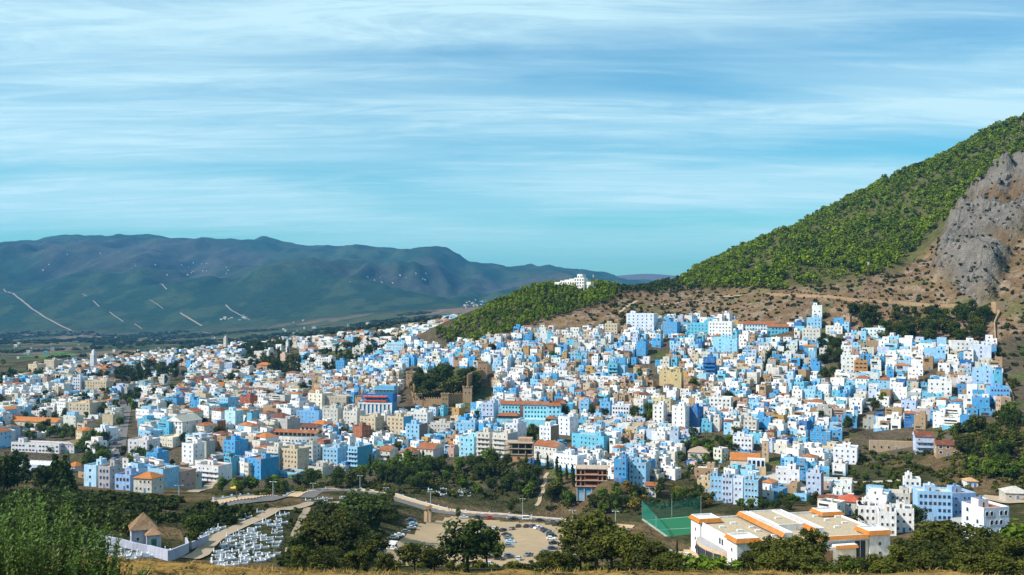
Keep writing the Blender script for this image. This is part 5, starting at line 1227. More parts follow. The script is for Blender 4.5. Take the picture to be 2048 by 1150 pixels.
def emit_bulk(a, X, Y, Z, rot, S, detail):
    a.set(X, Y, Z, rot); w, d, h = S['w'], S['d'], S['h']
    if S['tile']:
        a.box(-w / 2, w / 2, 0, d, -5, h, S['col'], bottom=False); tc_, th, al, hp = S['tile']; a.gable(-w / 2, w / 2, 0, d, h + .01, th, tc_, S['col'], 0.35, al, min(w, d) * 0.45 if hp else 0)
    else: a.tub(-w / 2, w / 2, 0, d, -5, h, 0.85, 0.22, S['col'], S['roof'])
    if S['upper']:
        x0, x1, y0, y1, uh, cu, ru = S['upper']; a.tub(x0, x1, y0, y1, h - .1, h + uh, 0.4, 0.18, cu, ru)
        if detail: 
            xm = (x0 + x1) / 2; a.quad([(xm - .45, y0 - .05, h + .2), (xm + .45, y0 - .05, h + .2), (xm + .45, y0 - .05, h + 2.0), (xm - .45, y0 - .05, h + 2.0)], (0.06, 0.07, 0.09))
    if S['base'] and detail: a.box(-w / 2 - .04, w / 2 + .04, -.04, d * 0.5, -5, 1.7, S['base'], bottom=False)
    if S['shade'] and detail:
        x, y, sw, sd, c = S['shade']; a.box(x, x + sw, y, y + sd, h + 2.1, h + 2.25, c)
    if detail:
        for (x, y, sx, sy, sh, c) in S['clut']: a.box(x, x + sx, y, y + sy, h - .02, h + sh, c, bottom=False)
    if S['log']:
        f0, lw, lx = S['log']; z0 = f0 * S['fh'] + .7; a.quad([(lx, -.07, z0), (lx + lw, -.07, z0), (lx + lw, -.07, z0 + 1.7), (lx, -.07, z0 + 1.7)], (.035, .03, .03))  # flat near-black quad: an open loggia's deep shade put into colour
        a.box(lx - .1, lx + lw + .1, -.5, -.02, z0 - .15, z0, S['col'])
    if detail: a.quad([(w * .12 - .55, -.06, -1), (w * .12 + .55, -.06, -1), (w * .12 + .55, -.06, 2.0), (w * .12 - .55, -.06, 2.0)], (.05, .16, .36))
    ww, wh = S['ws']
    fr = FRAMEC[S['wk']]
    for (side, t, z) in S['win']:
        if detail and side == 0: a.quad([(t - ww / 2 - .16, -.03, z - .14), (t + ww / 2 + .16, -.03, z - .14), (t + ww / 2 + .16, -.03, z + wh + .14), (t - ww / 2 - .16, -.03, z + wh + .14)], fr)
        if side == 0: q = [(t - ww / 2, -.05, z), (t + ww / 2, -.05, z), (t + ww / 2, -.05, z + wh), (t - ww / 2, -.05, z + wh)]
        elif side == 1: q = [(w / 2 + .05, t - ww / 2, z), (w / 2 + .05, t + ww / 2, z), (w / 2 + .05, t + ww / 2, z + wh), (w / 2 + .05, t - ww / 2, z + wh)]
        else: q = [(-w / 2 - .05, t + ww / 2, z), (-w / 2 - .05, t - ww / 2, z), (-w / 2 - .05, t - ww / 2, z + wh), (-w / 2 - .05, t + ww / 2, z + wh)]
        a.quad(q, (0.05, 0.06, 0.08), 1)
def emit_house(X, Y, Z, rot, S):
    t = empty('house', (X, Y, Z), rot); w, d, h = S['w'], S['d'], S['h']
    b = Acc()
    if S['tile']:
        b.box(-w / 2, w / 2, 0, d, -5, h, S['col']); b.obj('wall', t)
        tc_, th, al, hp = S['tile']; b = Acc(); b.gable(-w / 2, w / 2, 0, d, h + .01, th, tc_, S['col'], 0.35, al, min(w, d) * 0.45 if hp else 0); b.obj('roof', t)
    else: b.tub(-w / 2, w / 2, 0, d, -5, h, 0.85, 0.22, S['col'], S['roof']); b.obj('wall', t)
    if S['upper']:
        x0, x1, y0, y1, uh, cu, ru = S['upper']; b = Acc(); b.tub(x0, x1, y0, y1, h - .1, h + uh, 0.4, 0.18, cu, ru); o = b.obj('roof_storey', t)
        child('door', DOORM['brown'], o, ((x0 + x1) / 2, y0, h + 0.05), 0, (0.9, 1, 1.95))
    if S['base']: b = Acc(); b.box(-w / 2 - .04, w / 2 + .04, -.04, d * 0.5, -5, 1.7, S['base']); b.obj('painted_base', t)
    if S['shade']:
        x, y, sw, sd, c = S['shade']; b = Acc(); b.box(x, x + sw, y, y + sd, h + 2.1, h + 2.25, c)
        o = b.obj('roof_shade', t)
        for (px_, py_) in ((x + .1, y + .1), (x + sw - .2, y + .1), (x + .1, y + sd - .2), (x + sw - .2, y + sd - .2)):
            b = Acc(); b.box(px_, px_ + .1, py_, py_ + .1, h, h + 2.1, (0.2, 0.15, 0.1)); b.obj('shade_post', o)
    for (x, y, sx, sy, sh, c) in S['clut']:
        b = Acc()
        if sh > 1.0: b.cyl(x + sx / 2, y + sx / 2, h - .02, h + sh, sx / 2, sx / 2, 8, c); b.obj('water_tank', t)
        else: b.box(x, x + sx, y, y + sy, h - .02, h + sh, c); b.obj('roof_crate', t)
    ww, wh = S['ws']
    for (side, q, z) in S['win']:
        if side == 0: child('window', WIN[S['wk']], t, (q, 0, z), 0, (ww, 1, wh))
        elif side == 1: child('window', WIN[S['wk']], t, (w / 2, q, z), math.pi / 2, (ww, 1, wh))
        else: child('window', WIN[S['wk']], t, (-w / 2, q, z), -math.pi / 2, (ww, 1, wh))
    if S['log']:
        f0, lw, lx = S['log']; z0 = f0 * S['fh'] + .7; b = Acc(); b.box(lx, lx + lw, -.07, .02, z0, z0 + 1.7, (.035, .03, .03)); o = b.obj('loggia', t)  # no recess behind: flat dark panel coloured as the loggia's shade
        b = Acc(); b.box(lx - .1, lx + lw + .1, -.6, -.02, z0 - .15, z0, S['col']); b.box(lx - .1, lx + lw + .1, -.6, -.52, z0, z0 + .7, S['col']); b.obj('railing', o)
    child('door', DOORM['blue'], t, (w * 0.12, -.01, -0.4), 0, (1.1, 1, 2.3))
    return t
def roads_clear(x, y, extra):
    for ln, wd in ROADS:
        if np.min((ln[:, 0] - x) ** 2 + (ln[:, 1] - y) ** 2) < (wd / 2 + extra) ** 2: return False
    return True
LM = np.array(LMK)
BA = np.array([(b[0], b[1], b[2]) for b in BLD])
cands = []
for poly, cell, old, seed in ((T_OLD, 7.7, True, 3), (T_OLDR, 9.0, True, 4), (T_LEFT, 11.0, False, 5), (T_LEFTN, 13.5, False, 6), (T_FAR, 16.0, False, 8), (T_LOW, 10.5, True, 9)):
    r = random.Random(seed)
    lim = (460, 1060, -260, 470) if poly in (T_OLD, T_OLDR) else ((540, 1850, -900, -100) if poly in (T_LEFT, T_LEFTN) else ((1350, 2300, -500, 0) if poly is T_FAR else (440, 560, 120, 260)))
    gx, gy = np.meshgrid(np.arange(lim[2] - 450, lim[3] + 450, cell), np.arange(lim[0] - 450, lim[1] + 450, cell)); gx = gx.ravel(); gy = gy.ravel()
    ga = RAD(-24); cx, cy = gx.mean(), gy.mean()
    gx, gy = cx + (gx - cx) * math.cos(ga) - (gy - cy) * math.sin(ga), cy + (gx - cx) * math.sin(ga) + (gy - cy) * math.cos(ga)
    rs = np.random.default_rng(seed); gx = gx + rs.uniform(-.22, .22, gx.size) * cell; gy = gy + rs.uniform(-.22, .22, gx.size) * cell
    ok = (gy > lim[0]) & (gy < lim[1]) & (gx > lim[2] - 60) & (gx < lim[3] + 60); gx, gy = gx[ok], gy[ok]
    gz = Hrel(gx, gy); px = PX0 + F * gx / gy; py = HOR - F * gz / gy
    zr = (px + (py - 800) * 0.5 > 1500) & (py > 690)
    keep = inpoly(px, py, T_OLD if poly is T_OLDR else T_LEFT if poly is T_LEFTN else poly) & (zr if poly is T_OLDR else (~zr if poly is T_OLD else (gy > 860) if poly is T_LEFT else (gy <= 860) if poly is T_LEFTN else True)) & visible(gx, gy, 9.0)
    gsel = np.zeros(px.shape, bool)
    for g in GARDENS: gsel |= inpoly(px, py, g)
    keep &= ~(gsel & (rs.random(px.size) < 0.93))
    if poly is T_LEFT: keep &= ~((fbm(gx / 70, gy / 90, 2, 33) > 0.62) & (gy > 900) & (rs.random(px.size) < 0.75))
    else: keep &= ~((fbm(gx / 40, gy / 50, 2, 37) > 0.70) & (rs.random(px.size) < 0.6))
    keep &= rs.random(px.size) > (0.05 if poly in (T_OLD, T_OLDR) else 0.24 if poly is T_LEFT else 0.06 if poly is T_LEFTN else 0.45)
    for x, y, z, p, q in zip(gx[keep], gy[keep], gz[keep], px[keep], py[keep]):
        if (np.hypot(BA[:, 0] - x, BA[:, 1] - y) < BA[:, 2] + cell * 0.32).any(): continue
        if not roads_clear(x, y, 4.0): continue
        tan = math.exp(-(((p - 1260) / 190) ** 2 + ((q - 800) / 48) ** 2)) * 1.0 + (0.5 * math.exp(-(((p - 830) / 200) ** 2 + ((q - 790) / 30) ** 2)))
        tbl = CW_TAN if r.random() < tan * 0.8 else (CW_ALL if (poly in (T_OLD, T_OLDR, T_LOW) and p > 700) else CW_LEFT)
        cl = cell * (1.0 if y < 1100 else 1.15)
        S = design(r, old, tbl, cl, y)
        hw = S['w'] * .5 * F / y; tp = q - (S['h'] + 2.5) * F / y
        hide = (LM[:, 4] > y) & (LM[:, 4] < y + 90) & (LM[:, 0] < p + hw) & (LM[:, 1] > p - hw) & (tp < LM[:, 2] - .38 * (LM[:, 2] - LM[:, 3]))
        if hide.any():
            if S['fl'] < 2 or not S['upper']: continue
            S['fl'] = 1; S['h'] = S['fh']; S['upper'] = None; S['win'] = [w_ for w_ in S['win'] if w_[2] < S['fh']]; S['log'] = None
            tp = q - (S['h'] + 1.5) * F / y
            hide = (LM[:, 4] > y) & (LM[:, 4] < y + 90) & (LM[:, 0] < p + hw) & (LM[:, 1] > p - hw) & (tp < LM[:, 2] - .38 * (LM[:, 2] - LM[:, 3]))
            if hide.any(): continue
        rot = RAD(-33 + 30 * (float(fbm(x / 55, y / 55, 2, 12)) - 0.5) * 2 + r.uniform(-3, 3))
        cands.append((float(x), float(y), float(z) + ZC, rot, S, float(p), float(q)))
cands.sort(key=lambda c: -(c[4]['w'] * c[4]['h']) / c[1] ** 2 if -20 < c[5] < 2068 else 1)
NIND = 165
bulk = Acc(); hs_items = []
for i, (x, y, z, rot, S, p, q) in enumerate(cands):
    if i < NIND and -10 < p < 2058:
        t = emit_house(x, y, z, rot, S); tag(t, None, 'house', 'houses of the hillside town')
        look = '%s %s-storey house' % (CNAME[S['c']], NUM[S['fl']])
        if S['tile']: look += ' with tiled roof'
        elif S['upper']: look += ' with roof room'
        hs_items.append((t, look, p, q))
    else: emit_bulk(bulk, x, y, z, rot, S, y < 1250)
name_them(hs_items)
o = bulk.obj('town_houses'); tag(o, 'closely packed white and blue flat-roofed houses covering the hillside', 'houses', None, 'stuff')
# scattered farms on the valley floor and villages on the far slope
fa = Acc(); r = random.Random(77); n_f = 0
for (x0, x1, y0, y1, n, s) in ((0, 600, 672, 705, 26, 6), (330, 460, 520, 552, 16, 8), (700, 860, 545, 570, 14, 8), (920, 1000, 600, 616, 30, 10), (440, 500, 632, 642, 10, 14), (20, 150, 690, 740, 14, 8), (560, 760, 640, 668, 16, 11), (60, 420, 500, 560, 8, 8)):
    for _ in range(n):
        p, q = r.uniform(x0, x1), r.uniform(y0, y1); X, Y, Z = ground(p, q)
        if Y < 1900: continue
        w, d, h = s * r.uniform(.5, 1.3), s * r.uniform(.6, 1), r.uniform(3.5, 7)
        fa.set(X, Y, Z, r.uniform(-.6, .3)); fa.tub(-w / 2, w / 2, 0, d, -4, h, .6, .3, jit(r.choice([OFFW, (.42, .4, .36), OFFW, CREAM, PALEB]), r), (0.6,) * 3)
        fa.box(-w * .3, -w * .1, -.3, d, h * .3, h * .7, (0.08, 0.08, 0.1))
o = fa.obj('distant_farmhouses'); tag(o, 'tiny pale farmhouses and villages scattered over the valley and far slope', 'houses', None, 'stuff')
print('houses', len(cands), 'bulk faces', len(bulk.f))

# ------------------------------------------------------------------ plants
def leaf_cloud(rs, n, size, centres, radii, squash=1.0, up=0.25, shell=0.55):
    """n leaf-sized quads spread through overlapping lobes; returns verts, faces, tone."""
    k = rs.integers(0, len(centres), n); c = np.asarray(centres)[k]; R_ = np.asarray(radii)[k]
    d = rs.normal(size=(n, 3)); d /= np.linalg.norm(d, axis=1, keepdims=True)
    rad = R_[:, None] * (shell + (1 - shell) * rs.random((n, 1))) * (0.9 + 0.25 * rs.random((n, 1)))
    pos = c + d * rad * np.array((1, 1, squash))
    nrm = d * 0.7 + rs.normal(size=(n, 3)) * 0.55 + np.array((0, 0, up)); nrm /= np.linalg.norm(nrm, axis=1, keepdims=True)
    a = np.cross(nrm, rs.normal(size=(n, 3))); a /= np.linalg.norm(a, axis=1, keepdims=True); b = np.cross(nrm, a)
    s = size * (0.6 + 0.8 * rs.random((n, 1)))
    v = np.stack([pos - a * s - b * s * .45, pos + a * s * .25 - b * s * .7, pos + a * s + b * s * .35, pos - a * s * .3 + b * s * .7], 1).reshape(-1, 3)
    f = np.arange(4 * n).reshape(n, 4)
    tone = (rs.random(n) - 0.5) * 0.5 + np.repeat(rs.random(len(centres)) - 0.5, 1)[k] * 0.35
    return v, f, tone
def lobes(rs, n, rx, rz, z0, lob, flat=False):
    out = []; rad = []
    for i in range(n):
        a = rs.uniform(0, 2 * math.pi); q = math.sqrt(rs.random()); zz = rs.uniform(-1, 1)
        m = math.sqrt(max(0.05, 1 - zz * zz * 0.85))
        out.append((rx * q * m * math.cos(a), rx * q * m * math.sin(a), z0 + rz * zz)); rad.append(lob * rs.uniform(0.7, 1.35))
    return out, rad
def branchy(rs, h0, h1, r0, tips, nb=5):
    """Tapered trunk that forks into limbs reaching the lobes."""
    a = Acc(); n = 6
    def tube(p, q, ra, rb):
        p = Vector(p); q = Vector(q); d = (q - p).normalized(); x = d.orthogonal().normalized(); y = d.cross(x); b = len(a.v)
        for (c, r_) in ((p, ra), (q, rb)):
            for i in range(n):
                t = 2 * math.pi * i / n; w = c + x * math.cos(t) * r_ + y * math.sin(t) * r_; a.p(w.x, w.y, w.z)
        for i in range(n): j = (i + 1) % n; a.face((b + i, b + j, b + n + j, b + n + i), (1, 1, 1))
    k = (rs.uniform(-.03, .03), rs.uniform(-.03, .03), h0)
    tube((0, 0, -0.06), k, r0, r0 * .72)
    for t in tips[:nb]:
        m = (k[0] + (t[0] - k[0]) * .5 + rs.uniform(-.02, .02), k[1] + (t[1] - k[1]) * .5, k[2] + (t[2] - k[2]) * .45)
        tube(k, m, r0 * .55, r0 * .35); tube(m, t, r0 * .35, r0 * .12)
    return a.mesh('trunk', [BARK, BARK])
TREE = {}
def species(key, leaf, seeds, n, size, nl, rx, rz, z0, lob, h0, r0, squash=1.0, shell=.45, up=.25):
    TREE[key] = []
    for s in range(seeds):
        rs = np.random.default_rng(hash_key(key) + s * 13)
        c, rd = lobes(rs, nl, rx, rz, z0, lob)
        v, f, tn = leaf_cloud(rs, n, size, c, rd, squash, up, shell)
        cm = mesh_np('crown_' + key, v, f, [leaf], tone=tn)
        TREE[key].append((branchy(rs, h0, z0, r0, c), cm, v, f, tn))
def hash_key(k): return sum(ord(ch) * (i + 3) for i, ch in enumerate(k))
# all one unit high
species('broad', LEAF_OLIVE, 5, 3800, .024, 24, .38, .28, .58, .125, .30, .026)
species('darkbroad', LEAF_DARK, 4, 2300, .029, 22, .35, .30, .60, .145, .28, .028)
species('midgreen', LEAF_FRESH, 3, 900, .048, 16, .32, .30, .60, .17, .26, .026)
species('autumn', LEAF_AUTUMN, 2, 800, .05, 14, .36, .28, .58, .17, .26, .026)
species('scrubtree', LEAF_OLIVE, 3, 900, .05, 16, .42, .26, .52, .18, .22, .03)
def cypress_variant(s):
    rs = np.random.default_rng(900 + s); c = []; rd = []
    for i in range(14):
        t = i / 13; c.append((rs.uniform(-.02, .02), rs.uniform(-.02, .02), .12 + .82 * t)); rd.append(.10 * (1 - t) ** .7 * 1.1 + .015)
    v, f, tn = leaf_cloud(rs, 700, .032, c, rd, 1.5, .5, .5)
    return (branchy(rs, .2, .5, .022, [(0, 0, .9)], 1), mesh_np('crown_cypress', v, f, [LEAF_DARK], tone=tn), v, f, tn)
TREE['cypress'] = [cypress_variant(s) for s in range(3)]
def conifer_variant(s):
    rs = np.random.default_rng(950 + s); c = []; rd = []
    for i in range(40):
        t = rs.random() ** 1.3; a = rs.uniform(0, 6.28); q = .22 * (1 - t); c.append((q * math.cos(a), q * math.sin(a), .10 + .86 * t)); rd.append(.05 + .06 * (1 - t))
    v, f, tn = leaf_cloud(rs, 800, .04, c, rd, .6, .2, .3)
    return (branchy(rs, .2, .5, .02, [(0, 0, .95)], 1), mesh_np('crown_conifer', v, f, [LEAF_DARK], tone=tn), v, f, tn)
TREE['conifer'] = [conifer_variant(s) for s in range(2)]
def palm_variant(s):
    rs = np.random.default_rng(980 + s); vs = []; fs = []
    for i in range(26):
        a = i * 2.4 + rs.uniform(-.2, .2); el = rs.uniform(-.2, 1.1); L_ = rs.uniform(.30, .40); p = np.array((0, 0, .74)); st = 5
        for k in range(st):
            e0 = el - k * .42; q = p + L_ / st * np.array((math.cos(a) * math.cos(e0), math.sin(a) * math.cos(e0), math.sin(e0)))
            w = .035 * (1 - k / st) + .008; sd = np.array((-math.sin(a), math.cos(a), -.25)) * w; b = len(vs)
            vs += [p - sd, p + sd, q + sd * .8, q - sd * .8]; fs.append((b, b + 1, b + 2, b + 3)); p = q
    v = np.array(vs); f = np.array(fs); tn = rs.random(len(f)) * .4
    return (branchy(rs, .74, .8, .03, [(0, 0, .75)], 1), mesh_np('crown_palm', v, f, [LEAF_FRESH], tone=tn), v, f, tn)
TREE['palm'] = [palm_variant(0)]
TN = {'broad': 'olive_tree', 'darkbroad': 'broadleaf_tree', 'midgreen': 'leafy_tree', 'autumn': 'autumn_tree', 'scrubtree': 'scrub_oak', 'cypress': 'cypress_tree', 'conifer': 'conifer_tree', 'palm': 'palm_tree'}
TL = {'broad': 'bushy olive green tree', 'darkbroad': 'dark green broadleaf tree', 'midgreen': 'bright leafy green tree', 'autumn': 'yellowing autumn tree', 'scrubtree': 'low spreading scrub tree', 'cypress': 'slim dark cypress', 'conifer': 'dark pointed conifer', 'palm': 'feathery palm tree'}
tree_items = []; TREEPOS = []
def tree(key, X, Y, h, wid=1.0, label=None, phrase=None, zoff=0.0):
    r = RNG; tr, cr, *_ = TREE[key][r.randrange(len(TREE[key]))]; Z = H(X, Y)
    t = empty(TN[key], (X, Y, Z + zoff), r.uniform(0, 6.28)); t.scale = (h * wid, h * wid, h)
    child('trunk', tr, t); child('crown', cr, t)
    tag(t, label, 'tree', 'trees around the town')
    p = pix(X, Y, Z + h * .5); TREEPOS.append((X, Y, h * wid * .45))
    if label is None: tree_items.append((t, TL[key], p[0], p[1]))
    if phrase: mark(phrase, X, Y, h * .4)
    return t
def treepx(key, px, py, hpx, wid=1.0, near=None, label=None, phrase=None):
    X, Y, Z = ground(px, py, near); return tree(key, X, Y, hpx * Y / F, wid, label, phrase)
def foot(key, px, ytop, Y, h, wid=1.0, label=None):
    """A tree of height h whose top shows at photo row ytop: used where the foot hides behind the hill edge."""
    X = (px - PX0) / F * Y; zt = ZC - (ytop - HOR) / F * Y; g = H(X, Y)
    return tree(key, X, Y, max(3.0, min(zt - g, h * 1.7)) * 1.08, wid * 1.3, label)
# foreground slope trees (tops by eye, feet below the grassy edge)
for (key, px, yt, Y, w, lab) in [
    ('darkbroad', 735, 968, 395, 1.25, 'big dark tree on the mound above the camper van'), ('broad', 690, 1030, 250, 1.1, None), ('broad', 640, 1040, 255, 1.05, None), ('broad', 745, 1068, 235, 1.0, None), ('broad', 715, 1100, 185, 1.1, None), ('broad', 650, 1095, 190, 1.2, None), ('broad', 600, 1092, 215, 1.0, None), ('broad', 770, 1104, 200, 1.0, None),
    ('broad', 830, 1086, 195, 1.15, None), ('broad', 868, 1092, 200, 1.0, None), ('darkbroad', 935, 1042, 225, 1.05, 'large rounded dark tree between the two halves of the car park'), ('darkbroad', 975, 1056, 245, .8, None),
    ('broad', 1190, 1028, 215, 1.05, 'tallest open crowned olive tree right of the car park'), ('broad', 1225, 1060, 200, 1.1, None), ('broad', 1160, 1078, 205, 1.0, None), ('broad', 1270, 1068, 195, 1.0, None), ('broad', 1120, 1098, 195, 1.1, None), ('broad', 1090, 1104, 205, 1.1, None), ('broad', 1310, 1085, 175, 1.1, None), ('broad', 1350, 1105, 160, 1.3, None), ('midgreen', 1405, 1118, 150, 1.5, None), ('midgreen', 1450, 1118, 145, 1.5, None),
    ('broad', 1520, 1084, 190, 1.0, None), ('broad', 1555, 1072, 195, .9, None), ('broad', 1500, 1105, 170, 1.2, None), ('broad', 1625, 1058, 205, .75, 'tall narrow olive tree before the entrance of the white hall'), ('broad', 1590, 1075, 190, 1.1, None), ('broad', 1560, 1098, 160, 1.3, None), ('broad', 1620, 1112, 145, 1.4, None),
    ('broad', 1700, 1108, 160, 1.2, None), ('broad', 1755, 1105, 170, 1.2, None), ('broad', 1805, 1092, 180, 1.2, None), ('broad', 1850, 1082, 190, 1.1, None), ('broad', 1905, 1040, 205, 1.1, None), ('broad', 1960, 1058, 195, 1.1, None), ('broad', 2010, 1078, 180, 1.1, None), ('midgreen', 2040, 1052, 205, 1.0, None), ('broad', 1865, 1060, 215, 1.0, None), ('broad', 1820, 1075, 200, 1.0, None), ('broad', 1925, 1085, 165, 1.1, None), ('broad', 1880, 1105, 140, 1.4, None), ('broad', 1940, 1110, 130, 1.4, None), ('broad', 2000, 1112, 130, 1.4, None), ('broad', 2060, 1080, 170, 1.2, None), ('broad', 1780, 1122, 125, 1.4, None), ('darkbroad', 1700, 1126, 120, 1.4, None)]:
    foot(key, px, yt, Y, 9, w, lab)
treepx('midgreen', 1000, 1118, 34, .8, label='small lone tree standing among the cars of the car park')
treepx('conifer', 857, 1030, 0.1) if False else None
treepx('cypress', 1354, 1118, 40, .7, label='single dark cypress left of the hall')
treepx('conifer', 1720, 1055, 62, .9, label='dark conifer rising behind the right end of the hall')
treepx('darkbroad', 1835, 1060, 52, 1.0, label='dark roadside tree in front of the long blue house')
treepx('darkbroad', 390, 1092, 62, 1.15, near=150, label='spreading dark tree just right of the shrine')
treepx('scrubtree', 262, 1078, 44, 1.0, near=150, label='dark scrub tree just left of the shrine')
treepx('midgreen', 915, 1036, 22, .7, label='small round tree by the road above the car park')
treepx('autumn', 1270, 1030, 34, 1.2, label='yellow autumn tree left of the pitch netting')
treepx('darkbroad', 1022, 1024, 20, 1.0, label='small dark tree on the road pavement')
# rows and groves: polygon in the photo, number, species, height range
def grove(poly, n, keys, hr, seed, dmin=3.0, wid=(0.85, 1.25), road=3.0):
    r = random.Random(seed); xs = [p[0] for p in poly]; ys = [p[1] for p in poly]; k = 0; tries = 0
    while k < n and tries < n * 40:
        tries += 1; p, q = r.uniform(min(xs), max(xs)), r.uniform(min(ys), max(ys))
        if not bool(inpoly(np.array([p]), np.array([q]), poly)[0]): continue
        X, Y, Z = ground(p, q)
        if any((X - a) ** 2 + (Y - b) ** 2 < (dmin * .5 + c * .5) ** 2 for a, b, c in TREEPOS[-220:]): continue
        if not roads_clear(X, Y, road): continue
        if (np.hypot(BA[:, 0] - X, BA[:, 1] - Y) < BA[:, 2] * .8).any() and poly not in KEEP: continue
        tree(r.choice(keys), X, Y, r.uniform(*hr), r.uniform(*wid)); k += 1
KEEP = []
RAV = [(560,985),(640,962),(720,946),(860,930),(1000,930),(1080,945),(1150,990),(1230,992),(1290,1015),(1180,1022),(1000,1000),(900,985),(760,975)]
G_KAS = [(820,760),(900,755),(960,775),(950,800),(880,806),(825,812)]; KEEP.append(G_KAS)
for poly, n, keys, hr, seed in [
    ([(1440,1012),(1640,1003),(1660,1022),(1500,1034)], 16, ['darkbroad', 'midgreen', 'scrubtree'], (4, 7), 31), ([(1690,955),(1790,965),(1800,985),(1690,985)], 12, ['scrubtree', 'midgreen'], (3, 5), 32), ([(1540,700),(1600,700),(1600,720),(1540,720)], 5, ['darkbroad'], (6, 9), 33), ([(1240,600),(1330,640),(1240,660),(1150,655)], 22, ['scrubtree'], (4, 7), 34),
    (RAV, 66, ['darkbroad', 'darkbroad', 'midgreen', 'scrubtree'], (7, 12), 1), ([(735,950),(800,940),(870,935),(900,950),(800,972),(740,965)], 18, ['darkbroad', 'cypress', 'midgreen'], (9, 15), 2),
    ([(1055,925),(1100,940),(1150,965),(1150,985),(1090,965),(1050,940)], 9, ['cypress'], (9, 14), 3), ([(1225,985),(1300,985),(1400,985),(1430,1012),(1400,1022),(1290,1012)], 26, ['darkbroad', 'midgreen', 'autumn', 'scrubtree'], (5, 9), 4),
    (G_KAS, 16, ['darkbroad', 'darkbroad', 'scrubtree'], (13, 21), 5), ([(815,800),(900,812),(930,815),(900,830),(820,836)], 12, ['midgreen', 'darkbroad'], (4, 7), 6),
    ([(1005,860),(1110,850),(1115,878),(1060,900),(1005,882)], 16, ['darkbroad', 'midgreen', 'palm'], (5, 8), 7), ([(1340,930),(1385,868),(1430,870),(1500,905),(1470,930),(1400,960),(1365,965)], 34, ['darkbroad', 'midgreen', 'palm'], (5, 9), 8),
    ([(1700,625),(1975,628),(1978,685),(1850,690),(1745,688),(1700,660)], 80, ['darkbroad', 'darkbroad', 'scrubtree'], (7, 14), 9), ([(1640,690),(1690,690),(1690,765),(1650,772),(1640,740)], 14, ['darkbroad'], (7, 11), 10),
    ([(1905,860),(2048,835),(2075,990),(1985,975),(1940,960),(1905,920)], 40, ['darkbroad', 'midgreen', 'scrubtree'], (7, 12), 11), ([(1690,900),(1760,920),(1860,925),(1880,960),(1800,985),(1690,955)], 18, ['scrubtree', 'midgreen'], (3, 6), 12),
    ([(480,690),(560,686),(600,702),(598,752),(560,768),(520,735),(480,728)], 24, ['darkbroad', 'cypress', 'conifer', 'scrubtree'], (11, 20), 13), ([(300,738),(368,730),(370,768),(330,785),(220,768),(220,748)], 18, ['darkbroad', 'conifer'], (9, 20), 14),
    ([(0,855),(160,862),(165,880),(0,885)], 26, ['darkbroad', 'midgreen', 'scrubtree'], (5, 9), 15), ([(160,880),(222,870),(215,955),(170,965)], 26, ['darkbroad', 'midgreen', 'conifer'], (7, 12), 16), ([(0,955),(150,965),(160,985),(0,990)], 16, ['conifer', 'darkbroad', 'conifer'], (9, 16), 17),
    ([(255,890),(330,890),(330,915),(262,925)], 8, ['midgreen'], (5, 8), 18), ([(440,985),(540,975),(640,965),(660,978),(560,990),(470,1002)], 18, ['darkbroad', 'midgreen', 'palm'], (6, 10), 19),
    ([(640,1000),(800,1010),(790,1050),(720,1070),(640,1060)], 12, ['darkbroad', 'scrubtree'], (5, 9), 20), ([(570,1030),(630,1020),(650,1100),(600,1120)], 12, ['scrubtree', 'darkbroad'], (4, 7), 21),
    ([(1180,1000),(1240,1000),(1275,1025),(1190,1030)], 8, ['scrubtree', 'midgreen'], (4, 7), 22), ([(640,670),(760,655),(860,650),(800,680),(700,690)], 16, ['darkbroad', 'conifer'], (9, 14), 23), ([(1268,828),(1312,820),(1312,850),(1275,856)], 5, ['darkbroad', 'conifer'], (7, 12), 24), ([(1960,690),(2010,730),(2040,780),(2035,820),(1990,760)], 9, ['scrubtree'], (4, 7), 25)]:
    grove(poly, n, keys, hr, seed)
rt = random.Random(5)
for i in range(110):      # trees in courtyards and along lanes all over the town
    p, q = (rt.uniform(0, 700), rt.uniform(720, 940)) if i < 60 else (rt.uniform(720, 1950), rt.uniform(700, 920))
    X, Y, Z = ground(p, q); 
    if Y < 600: continue
    tree(rt.choice(['darkbroad', 'midgreen', 'scrubtree', 'cypress']), X, Y, rt.uniform(7, 12), rt.uniform(.7, 1.0))
for i in range(7):
    treepx('darkbroad', 1532 + i * 17, 979 + i * 3, 9, 1.1)
name_them(tree_items)

def merge(name, variants, X, Y, Zs, hs, ws, mat_, rs, tone_amp=.5, label=None, cat='trees'):
    V = []; Fs = []; T = []; b = 0; pick = rs.integers(0, len(variants), len(X))
    for k, (v, f, tn) in enumerate(variants):
        m = pick == k; n = int(m.sum())
        if not n: continue
        a = rs.uniform(0, 6.28, n); c, s = np.cos(a)[:, None], np.sin(a)[:, None]
        vx = (v[None, :, 0] * c - v[None, :, 1] * s) * ws[m][:, None] + X[m][:, None]; vy = (v[None, :, 0] * s + v[None, :, 1] * c) * ws[m][:, None] + Y[m][:, None]
        vz = v[None, :, 2] * hs[m][:, None] + Zs[m][:, None]
        V.append(np.stack([vx, vy, vz], -1).reshape(-1, 3)); nv = len(v)
        Fs.append((f[None] + (np.arange(n) * nv)[:, None, None] + b).reshape(-1, f.shape[1])); b += n * nv
        T.append((tn[None] + (rs.random((n, 1)) - .5) * tone_amp).ravel())
    me = mesh_np(name, np.concatenate(V), np.concatenate(Fs), [mat_], tone=np.concatenate(T))
    o = link(bpy.data.objects.new(name, me)); tag(o, label, cat, None, 'stuff'); return o
